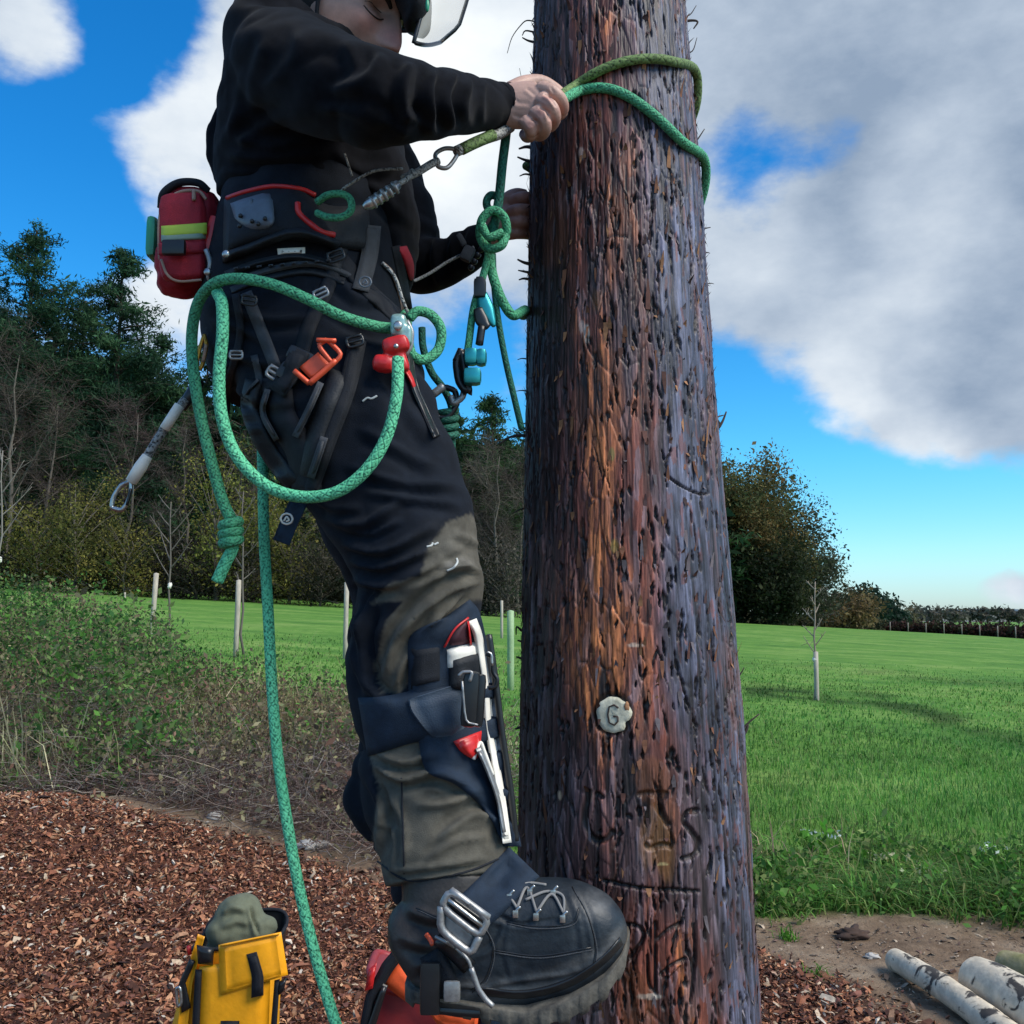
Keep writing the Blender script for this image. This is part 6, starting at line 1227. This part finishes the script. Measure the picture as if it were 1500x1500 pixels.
# wraps round the pole
def around(pts, a0, px_end, z0, z1, r, n=40, side=1):
    """points from the front, round behind the pole"""
    return None
def wrap(front, back, r):
    """front: pixel points; back: (angle deg, z offset) round the rear"""
    out = []
    for px, py in front:
        p = on_pole(px, py, r); out.append(p)
    for ang, z in back:
        c, rr_ = pole_cr(np.array(z)); a = R_(ang); out.append(np.array([c+(rr_+r)*math.sin(a), PY-(rr_+r)*math.cos(a), z]))
    return out
def rope3(name, lb, C, r, m, cat='rope'):
    C = catmull(np.array(C), 6); V, F, uv = tube(C, r, 14); g = G(); g.add(V, F, uv=uv); return obj(name, g, M[m], None, lb, cat, uv=True, origin=tuple(C[0]))
zr = P(1020, 150, 1.5)[2]; zq = P(1030, 290, 1.5)[2]; hz = P(768, 465, 1.5)[2]
A = [P(792, 150, 1.335), P(815, 143, 1.330)]+wrap([(842, 126), (870, 108), (905, 93), (945, 86), (985, 90)], [], .0075)+wrap([], [(80, P(1016, 118, 1.5)[2]), (100, zr-.01), (135, zr-.03), (180, zr-.05), (225, zr-.08), (262, zr-.10)], .0075)
rope3('rope', 'mossy green rope wrapped highest around the pole from the climber right hand', A, .0072, 'rope_moss')
A = [P(792, 158, 1.335), P(820, 148, 1.330)]+wrap([(850, 133), (885, 129), (920, 141), (960, 170), (1000, 208)], [], .0075)+wrap([], [(78, P(1028, 248, 1.5)[2]), (98, P(1032, 285, 1.5)[2]), (130, zq-.05), (180, zq-.10), (230, zq-.15), (262, hz+.01), (282, hz+.002)], .0075)+[P(752, 462, 1.40), P(738, 445, 1.385), P(727, 420, 1.38), P(720, 395, 1.38), P(718, 372, 1.38)]
rope3('rope', 'bright green rope wrapped lower around the pole and returning to the knot', A, .0075, 'rope')
rope('rope', 'dark green rope running down from the right hand to the knot', [(744, 165, 1.345), (741, 200, 1.345), (736, 240, 1.35), (731, 290, 1.36), (724, 330, 1.365), (719, 352, 1.37)], 7.2, 'rope_dark')
kn_ = rope('rope_knot', 'green loop knot hanging beside the left hand', [(731, 352, 1.365), (742, 340, 1.36), (738, 318, 1.352), (722, 308, 1.348), (706, 322, 1.352), (704, 348, 1.36), (716, 364, 1.352), (734, 360, 1.346), (741, 345, 1.350)], 6.8, 'rope', cat='rope knot')
for pts, m_ in (([(735, 312, 1.36), (716, 306, 1.37), (713, 294, 1.37), (720, 286, 1.37), (730, 292, 1.375), (727, 318, 1.38), (714, 345, 1.38), (716, 380, 1.375)], 'rope_dark'), ([(706, 330, 1.345), (716, 347, 1.338), (736, 340, 1.342)], 'rope')):
    V, F, uv = cord(None, pts, 6.2); g = G(); g.add(V, F, uv=uv); obj('strand', g, M[m_], kn_, uv=True)
rope('rope', 'thin dark green line slanting from the knot down to the pole edge', [(722, 372, 1.38), (724, 420, 1.38), (730, 470, 1.39), (741, 530, 1.40), (755, 590, 1.41), (764, 628, 1.42)], 4.8, 'rope_dark')
rope('rope', 'green line hanging from the knot to the teal pulley', [(716, 372, 1.37), (706, 410, 1.37), (694, 450, 1.37), (687, 500, 1.37), (684, 520, 1.37)], 5.6, 'rope')
# teal and black hardware
hw_ = thing('rope_pulley', 'teal and black rope pulley with cams hanging below the knot', 'pulley', tuple(P(700, 500, 1.37)))
obj('swivel', one(rbox(P(703, 423, 1.362), (.009, .009, .014), .003), rbox(P(703, 412, 1.362), (.006, .006, .006), .002)), M['blk'], hw_)
obj('cam_plate', one(loft([(706, 430, 1.365, 8, .006), (712, 452, 1.365, 12, .006), (720, 470, 1.365, 7, .005), (724, 478, 1.365, 3, .004)], n=14)), M['teal'], hw_)
obj('side_plate', one(loft([(700, 452, 1.36, 7, .004), (706, 470, 1.36, 10, .004), (715, 480, 1.36, 5, .004)], n=14), bars([(706, 478), (702, 505)], 6, 1.36)), M['blk'], hw_)
for x, y, w in ((690, 523, 10), (705, 524, 8), (692, 552, 13)): obj('sheave', one(rbox(P(x, y, 1.352), (w*.001, .012, .0125), .006)), M['teal'], hw_)
obj('shackle', one(bars([(676, 512), (668, 530), (672, 560), (688, 580), (681, 545)], 6, 1.362, closed=True)), M['blk'], hw_); obj('link', one(bars([(682, 560), (678, 582), (664, 592), (660, 580)], 5, 1.368)), M['alu'], hw_)
ri = thing('black_carabiner', 'black oval carabiner joining the pulley to the harness front', 'carabiner', tuple(P(650, 590, 1.38)))
obj('carabiner_frame', one(bars([(632, 580), (650, 566), (667, 572), (670, 592), (656, 612), (640, 612)], 4.6, 1.375, closed=True)), M['blk'], ri); obj('gate_sleeve', one(bars([(634, 578), (650, 566)], 6.5, 1.372)), M['alu'], ri)
tk = rope('prusik_knot', 'green prusik coil gripping the front ring', [(655+13*math.cos(t*21), 600+40*t, 1.39-.016*math.sin(t*21)) for t in np.linspace(0, 1, 60)], 5.2, 'rope_dark', sub=2, cat='rope knot')
# red rope grab at the hip
rg = thing('rope_grab', 'red rope grab with pale pulley clipped at the front of the hip', 'rope grab', tuple(P(580, 510, 1.22)))
b = remesh([rbox(P(580, 506, 1.225), (.018, .012, .012), .008, axes(-15)), rbox(P(562, 533, 1.225), (.015, .012, .012), .009, axes(10)), rbox(P(586, 525, 1.23), (.009, .011, .02), .007, axes(-20))], .0018, 4); obj('grab_body', one((b[0], b[1])), M['redpl'], rg)
M['clearp'] = mat('pale_teal_plastic', (.30, .46, .42), .25, .3, var=.3, vscale=90); b = remesh([rbox(P(584, 478, 1.235), (.011, .012, .016), .007), rbox(P(594, 492, 1.235), (.009, .01, .014), .005)], .0018, 3); obj('pulley_cheek', one((b[0], b[1])), M['clearp'], rg)
obj('pulley_wheel', one(sphere(P(583, 477, 1.221), (.006, .003, .007), nu=12, nv=8)), M['steel'], rg); obj('axle', one(sphere(P(580, 507, 1.210), (.0035, .002, .0035), nu=10, nv=6)), M['steel'], rg)
obj('link_chain', one(bars([(596, 470), (604, 486), (602, 508), (594, 520)], 3.5, 1.24)), M['alu'], rg)
# green ring
gr_ = rope('green_ring', 'short green rope ring at the front of the belt', [(465, 296, 1.245), (480, 286, 1.232), (500, 284, 1.225), (513, 292, 1.225), (514, 308, 1.225), (500, 318, 1.225), (480, 318, 1.23), (464, 312, 1.238)], 5.6, 'rope', cat='rope ring')
# flip line from harness front to the hand
fl = thing('wire_core_lanyard', 'speckled grey positioning lanyard running from chest to the right hand', 'lanyard', tuple(P(600, 260, 1.28)))
def prt(nm, pts, r, m, par, B_=None, **k):
    V, F, uv = cord(B_, pts, r, **k); g = G(); g.add(V, F, uv=uv); return obj(nm, g, M[m], par, uv=True)
prt('cord', [(498, 280, 1.235), (520, 265, 1.23), (550, 250, 1.225), (590, 247, 1.235)], 2.2, 'rope_bw', fl, BH)
prt('cord', [(590, 262, 1.24), (612, 252, 1.25), (632, 240, 1.26), (642, 236, 1.265)], 6, 'rope_bw', fl)
prt('thimble', [(640, 240, 1.268), (638, 226, 1.268), (650, 218, 1.27), (664, 218, 1.272), (671, 222, 1.274), (664, 236, 1.272), (654, 246, 1.268), (642, 244, 1.266), (640, 236, 1.268)], 3.4, 'alu', fl)
prt('splice', [(668, 222, 1.272), (690, 212, 1.285), (712, 203, 1.30), (732, 196, 1.32), (748, 186, 1.335)], 8.2, 'rope_bw', fl); prt('splice_cover', [(676, 219, 1.275), (692, 211, 1.283), (712, 202, 1.297), (722, 198, 1.305)], 8.8, 'rope_moss', fl)
fe = obj('ferrule', one(tube([P(533, 304, 1.21), P(541, 299, 1.21), P(570, 280, 1.215), P(583, 270, 1.22)], [.004, .0075, .0078, .006], 12)), M['steel'], fl)
for k in range(5): x = 545+k*8; y = 297-k*5.3; obj('ferrule_band', one(tube([P(x, y, 1.211), P(x+3, y-2, 1.211)], .0088, 12)), M['alu'], fl)
prt('cord', [(583, 270, 1.22), (596, 262, 1.235), (604, 250, 1.245)], 4, 'rope_bw', fl)
ch = thing('chest_cord', 'thin grey cord running from chest along the left sleeve', 'cord', tuple(P(606, 412, 1.40)))
prt('line', [(606, 412, 1.44), (630, 400, 1.50), (655, 384, 1.53), (678, 372, 1.54), (694, 362, 1.53)], 2.4, 'rope_bw', ch); obj('toggle', one(rbox(P(685, 372, 1.525), (.010, .008, .013), .004, axes(25)), rbox(P(676, 352, 1.53), (.005, .006, .012), .003, axes(-30))), M['web_grey'], ch)
for k in range(4): obj('bead', one(sphere(P(690+k*5, 392-k*9, 1.52), .0055, nu=10, nv=7)), M['blk'], ch)
prt('line', [(560, 385, 1.30), (578, 405, 1.30), (590, 440, 1.30), (598, 460, 1.31)], 2.6, 'rope_bw', ch, BH); prt('line', [(505, 225, 1.25), (510, 240, 1.25), (516, 258, 1.25)], 1.6, 'redpl' if False else 'rope_bw', ch, BH)
# black and white lanyard swinging behind
ln = thing('swing_lanyard', 'black and white lanyard hanging behind the hip with a steel snap hook', 'lanyard', tuple(P(280, 575, 1.40)))
obj('lanyard_sleeve', one(tube([P(292, 560, 1.41), P(284, 572, 1.40), P(266, 598, 1.40)], [.008, .0095, .008], 10)), M['blk'], ln)
prt('white_sleeve', [(272, 585, 1.395), (255, 608, 1.395), (238, 632, 1.395)], 7, 'rope_bw', ln); obj('white_tape', one(tube([P(263, 594, 1.392), P(250, 614, 1.392), P(241, 628, 1.392)], .0075, 12)), M['lanw'] if 'lanw' in M else M['white'], ln)
prt('webbing_band', [(241, 628, 1.395), (228, 648, 1.395), (214, 672, 1.395)], 6.5, 'rope_bw', ln)
obj('white_tape', one(tube([P(216, 668, 1.395), P(206, 684, 1.395), P(192, 706, 1.395)], [.0075, .0095, .0085], 12)), M['white'], ln)
sh_ = obj('snap_hook', one(bars([(192, 704), (176, 712), (166, 728), (163, 744), (178, 748), (186, 738), (192, 722)], 3.4, 1.395, closed=True)), M['steel'], ln); obj('hook_gate', one(bars([(192, 716), (186, 740)], 2.4, 1.388)), M['blk'], sh_)
gc = thing('gold_carabiner', 'small gold carabiner hanging behind the hip between the ropes', 'carabiner', tuple(P(296, 490, 1.33)))
obj('carabiner_frame', one(bars([(299, 490), (303, 505), (299, 525), (293, 543), (288, 535), (292, 512)], 3, 1.325, closed=True)), M['gold'], gc); obj('carabiner_gate', one(bars([(302, 505), (297, 530)], 2.4, 1.32)), M['tan'], gc)

# ================================================================== CLIMBING SPUR
sp = thing('climbing_spur', 'leg spur with white and red shank guard strapped to the near shin', 'climbing spur', tuple(P(680, 1460, 1.24)))
BL = bvh([TRO, BOOT])
obj('shin_pad', one(patch(BL, [(650, 905), (602, 930), (598, 975), (600, 1030), (612, 1080), (625, 1130), (668, 1150), (712, 1190), (738, 1240)], [(688, 878), (702, 895), (712, 935), (722, 985), (728, 1040), (736, 1090), (745, 1140), (754, 1190), (764, 1240)], off=.010, thick=.02, nv=9, nu=46, fall=1.28)), M['web_navy'], sp)
obj('pad_pocket', one(patch(BL, [(602, 950), (602, 1010)], [(650, 942), (650, 1000)], off=.014, thick=.012, straight=True, fall=1.26)), M['web'], sp)
obj('cuff_plate', one(patch(BL, [(650, 950), (652, 985)], [(705, 935), (712, 985)], off=.02, thick=.02, straight=True, fall=1.25)), M['white'], sp)
obj('cuff_pad', one(patch(BL, [(655, 965), (655, 1015)], [(714, 945), (722, 1010)], off=.026, thick=.02, straight=True, fall=1.25)), M['pad'], sp)
obj('dark_fin', one(patch(BL, [(688, 905), (665, 925), (650, 950)], [(692, 906), (692, 925), (694, 945)], off=.018, thick=.01, fall=1.25)), mat('maroon_cloth', (.05, .012, .02), .7), sp)
obj('red_edge', one(cord(BL, [(686, 905, 1.25), (666, 922, 1.25), (651, 948, 1.25)], 1.6, off=9)), M['redpl'], sp)
obj('white_shank', one(strap(BL, [(692, 908), (700, 930), (706, 965), (712, 1010), (716, 1060), (724, 1110), (734, 1170), (743, 1235)], 13, off=.030, sm=30, thick=.010, fall=1.26)), M['white'], sp, label='white enamelled shank running down the shin')
obj('white_shank', one(strap(BL, [(700, 1095), (716, 1130), (730, 1170), (740, 1225)], 8, off=.036, sm=30, thick=.008, fall=1.26)), M['alu'], sp); obj('shank_stripe', one(strap(BL, [(686, 910), (688, 930), (690, 945)], 3, off=.026, thick=.006, fall=1.25)), M['redpl'], sp)
obj('shank_edge', one(cord(BL, [(716, 930, 1.27), (726, 1000, 1.27), (736, 1080, 1.27), (748, 1160, 1.27), (756, 1235, 1.27)], 5, off=2.2)), M['blk'], sp)
V, F = patch(BL, [(664, 1086), (676, 1102), (694, 1113)], [(706, 1070), (704, 1088), (700, 1110)], off=.024, thick=.01, fall=1.25); obj('red_triangle', one((V, F)), M['redpl'], sp); obj('white_chevron', one(cord(BL, [(694, 1112, 1.25), (703, 1088, 1.25), (710, 1102, 1.25), (722, 1135, 1.25)], 2.6, off=8)), M['white'], sp)
obj('calf_band', one(patch(BL, [(524, 1022), (560, 1020), (600, 1012), (640, 998), (675, 990)], [(538, 1108), (565, 1100), (605, 1088), (640, 1082), (680, 1070)], off=.012, thick=.02, nv=8)), M['web_navy'], sp, label='wide navy band round the calf')
BC = bvh([TRO, patch(BL, [(524, 1022), (560, 1020), (600, 1012), (640, 998), (675, 990)], [(538, 1108), (565, 1100), (605, 1088), (640, 1082), (680, 1070)], off=.012, thick=.02, nv=8)])
obj('band_flap', one(patch(BC, [(598, 1024), (602, 1042), (622, 1068), (636, 1082)], [(675, 1000), (690, 1030), (692, 1058), (660, 1082)], off=.012, thick=.008)), M['web_grey'] if False else mat('blue_grey_flap', (.025, .045, .075), .65, bump=.4, bscale=500), sp)
bk = obj('clasp', one(rbox(P(689, 1024, 1.20), (.0105, .012, .034), .006, axes(4)), rbox(P(703, 1026, 1.205), (.006, .012, .032), .004, axes(4))), M['blk'], sp); obj('clasp_edge', one(bars([(672, 990), (678, 984), (692, 984), (688, 998)], 2.6, 1.188), bars([(677, 998), (682, 1058), (700, 1062)], 1.6, 1.188)), M['alu'], bk)
obj('clasp_hook', one(bars([(712, 958), (722, 962), (722, 985), (729, 995), (726, 1006), (716, 1008)], 3.4, 1.24)), M['blk'], sp); obj('clasp_hook', one(bars([(714, 955), (720, 958), (721, 975)], 2, 1.235)), M['steel'], sp)
st('ankle_strap', [(768, 1262), (735, 1296), (700, 1330), (672, 1352)], 62, 'web_navy', sp, B_=BL, off=.006, thick=.008, nv=8)
bf = one(bars([(660, 1304), (716, 1345), (702, 1372), (646, 1328)], 5.6, 1.168, closed=True), bars([(646, 1328), (645, 1362), (690, 1398), (702, 1372)], 5.6, 1.168))
bf.add(*patch(None, [(648, 1336), (648, 1360)], [(700, 1374), (690, 1394)], fall=1.172, off=.0, thick=.004, straight=True)); obj('ankle_buckle', bf, M['alu'], sp, label='square silver ankle buckle')
obj('buckle_bar', one(bars([(657, 1318), (706, 1356)], 3.2, 1.166)), M['steel'], sp); obj('buckle_tongue', one(patch(None, [(660, 1312), (652, 1326)], [(710, 1348), (702, 1362)], fall=1.180, off=.0, thick=.006, straight=True)), M['blk'], sp)
st('foot_strap', [(640, 1372), (662, 1392), (688, 1418)], 24, 'blk', sp, B_=BL, off=.012, thick=.01); st('foot_strap', [(630, 1395), (650, 1430), (655, 1470)], 34, 'web', sp, B_=BL, off=.008, thick=.012); obj('strap_edge', one(cord(BL, [(638, 1372, 1.2), (660, 1384, 1.2), (684, 1404, 1.2), (692, 1425, 1.2)], 2.4, off=6)), M['alu'], sp)
obj('orange_tab', one(cord(BL, [(624, 1368, 1.2), (630, 1376, 1.2), (634, 1384, 1.2)], 3.4, off=1.5)), M['orange'], sp)
obj('stirrup', one(rbox(P(664, 1458, 1.245), (.036, .052, .005), .004, axes(4))), M['blk'], sp); obj('stirrup_arm', one(rbox(P(630, 1448, 1.19), (.012, .004, .030), .003)), M['blk'], sp); obj('stirrup_arm', one(bars([(690, 1418), (700, 1448), (712, 1465), (722, 1474)], 4, 1.185)), M['alu'], sp)
obj('stirrup_link', one(rbox(P(662, 1452, 1.183), (.010, .003, .012), .003)), M['alu'], sp)
obj('gaff_spike', one(tube([P(735, 1474, 1.30), P(760, 1490, 1.325), P(785, 1512, 1.345)], [.009, .007, .003], 8)), M['steel'], sp)

# ================================================================== BAGS ON THE MULCH
def place(px, py, Y): p = P(px, py, Y); return p
YB = 3.15; bb_ = P(338, 1500, YB); bz = float(zg(bb_[0], YB)); bag = thing('tool_bag', 'yellow tarpaulin kit bag with a sage cloth stuffed in its open top', 'bag', (bb_[0], YB, bz))
def bpx(px, py, dy=0): return P(px, py, YB+dy)
# tapered body as rings from the ground up
def bagbody(cx0, w0, cx1, w1, ztop_, d0, d1, Yc, zb, n=44, m=14, fn=None):
    V = []
    for k in range(m):
        t = k/(m-1); x = cx0+(cx1-cx0)*t; w = w0+(w1-w0)*t; d = d0+(d1-d0)*t; z = zb+(ztop_-zb)*t
        for a in np.linspace(0, 2*np.pi, n, endpoint=False):
            ca, sa = math.cos(a), math.sin(a); e = .38; r = 1+.02*math.sin(7*t+3*a)
            V.append([x+w*abs(ca)**e*np.sign(ca)*r, Yc+d*abs(sa)**e*np.sign(sa)*r, z+(fn(ca, sa)*t if fn else 0)])
    i = np.arange(m-1)[:, None]; j = np.arange(n)[None]; jn = (j+1) % n; return np.array(V), [np.stack(np.broadcast_arrays(i*n+j, i*n+jn, (i+1)*n+jn, (i+1)*n+j), -1).reshape(-1, 4)]
s = YB/FPX; zt = bpx(340, 1372)[2]
xc0 = bpx(330, 1500)[0]-.02; xc1 = bpx(352, 1372)[0]
Vb, Fb = bagbody(xc0, 74*s, xc1, 58*s, zt, .13, .11, YB, bz, fn=lambda ca, sa: .05*max(0, sa)+.012*ca)
obj('bag_body', one((Vb, Fb)), M['yel'], bag)
Vl = Vb[-44:]; inn = np.vstack([Vl, Vl*.96+Vl.mean(0)*.04-[0, 0, .10], Vl.mean(0)[None]-[0, 0, .10]]); e = np.arange(44); en = (e+1) % 44
obj('bag_lining', one((inn, [np.stack([e, en, en+44, e+44], -1), np.stack([e+44, en+44, np.full(44, 88)], -1)])), M['blk'], bag); obj('top_binding', one(tube(np.vstack([Vl, Vl[:1]]), .006, 6)), M['web'], bag)
Yf = YB-.135
def bp(nm, a, b, m, off=.01, th=.012, Y=Yf, **k): return obj(nm, one(patch(None, a, b, off=off, thick=th, fall=Y, straight=True, **k)), M[m], bag)
bp('front_pocket', [(292, 1416), (284, 1560)], [(397, 1400), (392, 1560)], 'yel', .012, .03)
fp = bp('pocket_flap', [(320, 1385), (323, 1458)], [(412, 1366), (422, 1428)], 'yel', .030, .012); bp('pocket_flap_fold', [(320, 1384), (412, 1365)], [(320, 1388), (412, 1369)], 'yel', .034, .03)
bp('flap_strap', [(361, 1398), (369, 1430), (368, 1462)], [(376, 1394), (386, 1428), (386, 1458)], 'web', .040, .008); bp('pocket_strap', [(322, 1494), (322, 1560)], [(352, 1494), (352, 1560)], 'web', .03, .02)
bp('side_strap', [(286, 1420), (278, 1560)], [(296, 1420), (290, 1560)], 'web', .018, .02); bp('side_strap', [(402, 1436), (392, 1560)], [(410, 1434), (402, 1560)], 'web', .018, .02); bp('side_strap', [(288, 1384), (290, 1412)], [(314, 1388), (312, 1414)], 'blk', .03, .03)
bp('side_clip', [(408, 1438), (406, 1460)], [(420, 1432), (416, 1452)], 'blk', .02, .02)
bp('shoulder_strap', [(290, 1368), (268, 1440), (258, 1520)], [(300, 1372), (282, 1440), (272, 1530)], 'yel', -.01, .02); bp('shoulder_strap', [(278, 1404), (262, 1440), (266, 1484)], [(286, 1408), (272, 1440), (280, 1476)], 'blk', .005, .02)
obj('red_loop', one(tube([P(276, 1386, YB-.1), P(278, 1398, YB-.1)], .007, 8)), M['redpl'], bag)
obj('bag_carabiner', one(bars([(258, 1448), (264, 1446), (266, 1470), (260, 1476)], 2.2, YB-.14, closed=True)), M['steel'], bag)
cl = remesh([sphere(bpx(350, 1352), (.085, .07, .085), nu=24, nv=16), sphere(bpx(333, 1362), (.06, .07, .06), nu=24, nv=16), sphere(bpx(378, 1362), (.055, .06, .05), nu=24, nv=16), sphere(bpx(355, 1392), (.11, .08, .07), nu=24, nv=16)], .006, 4)
V = fold(cl[0], cl[2], [([(368, 1326), (372, 1345), (380, 1372)], 2.6, -.014), ([(322, 1340), (340, 1330), (362, 1334)], 4, .008), ([(320, 1360), (345, 1350), (365, 1355)], 5, .006)]); n = fbm(V[:, 0]*12, V[:, 2]*12+V[:, 1]*7, 310, 3)-.5
obj('stuffed_cloth', one((V+cl[2]*(n*.03)[:, None], cl[1])), M['cloth'], None, 'sage grey cloth bulging out of the open yellow bag', 'cloth', origin=tuple(bpx(350, 1380)))
# red and orange bag under the boot
YR = 2.9; rb = P(630, 1500, YR); rz = float(zg(rb[0], YR)); rbag = thing('helmet_bag', 'red and orange equipment bag with black straps on the mulch below the raised boot', 'bag', (rb[0], YR, rz)); s = YR/FPX
V, F = bagbody(P(628, 1500, YR)[0], 112*s, P(636, 1430, YR)[0], 88*s, P(640, 1428, YR)[2], .15, .12, YR, rz, fn=lambda ca, sa: .045*max(0, -ca)-.01)
M['dred'] = mat('dark_red_tarpaulin', (.34, .026, .024), .5, col2=(.20, .02, .03), vscale=8, bump=.3, bscale=60); obj('bag_body', one((V, F)), M['dred'], rbag)
Vl = V[-44:]; top = np.vstack([Vl, Vl.mean(0)[None]+[0, 0, .03]]); obj('bag_lid', one((top, [np.stack([e, en, np.full(44, 44)], -1)]), tube(np.vstack([Vl, Vl[:1]]), .012, 8)), M['dred'], rbag)
Yf = YR-.155
def rp(nm, a, b, m, off=.01, th=.015): return obj(nm, one(patch(None, a, b, off=off, thick=th, fall=Yf, straight=True)), M[m], rbag)
rp('orange_panel', [(558, 1440), (572, 1418), (590, 1405)], [(600, 1472), (610, 1466), (620, 1462)], 'orangecl', .02, .03); rp('orange_panel', [(608, 1455), (640, 1500)], [(706, 1455), (698, 1512)], 'orangecl', .03)
rp('black_strap', [(590, 1375), (560, 1410), (535, 1460), (524, 1520)], [(604, 1385), (574, 1424), (548, 1470), (540, 1520)], 'web', .04, .02); rp('pink_tab', [(540, 1420), (534, 1452)], [(552, 1410), (546, 1448)], 'redpl', .055); rp('black_strap', [(560, 1440), (530, 1520)], [(568, 1444), (545, 1520)], 'blk', .05, .02)
rp('grey_side', [(702, 1470), (706, 1560)], [(742, 1478), (745, 1560)], 'web_navy', .01, .04)
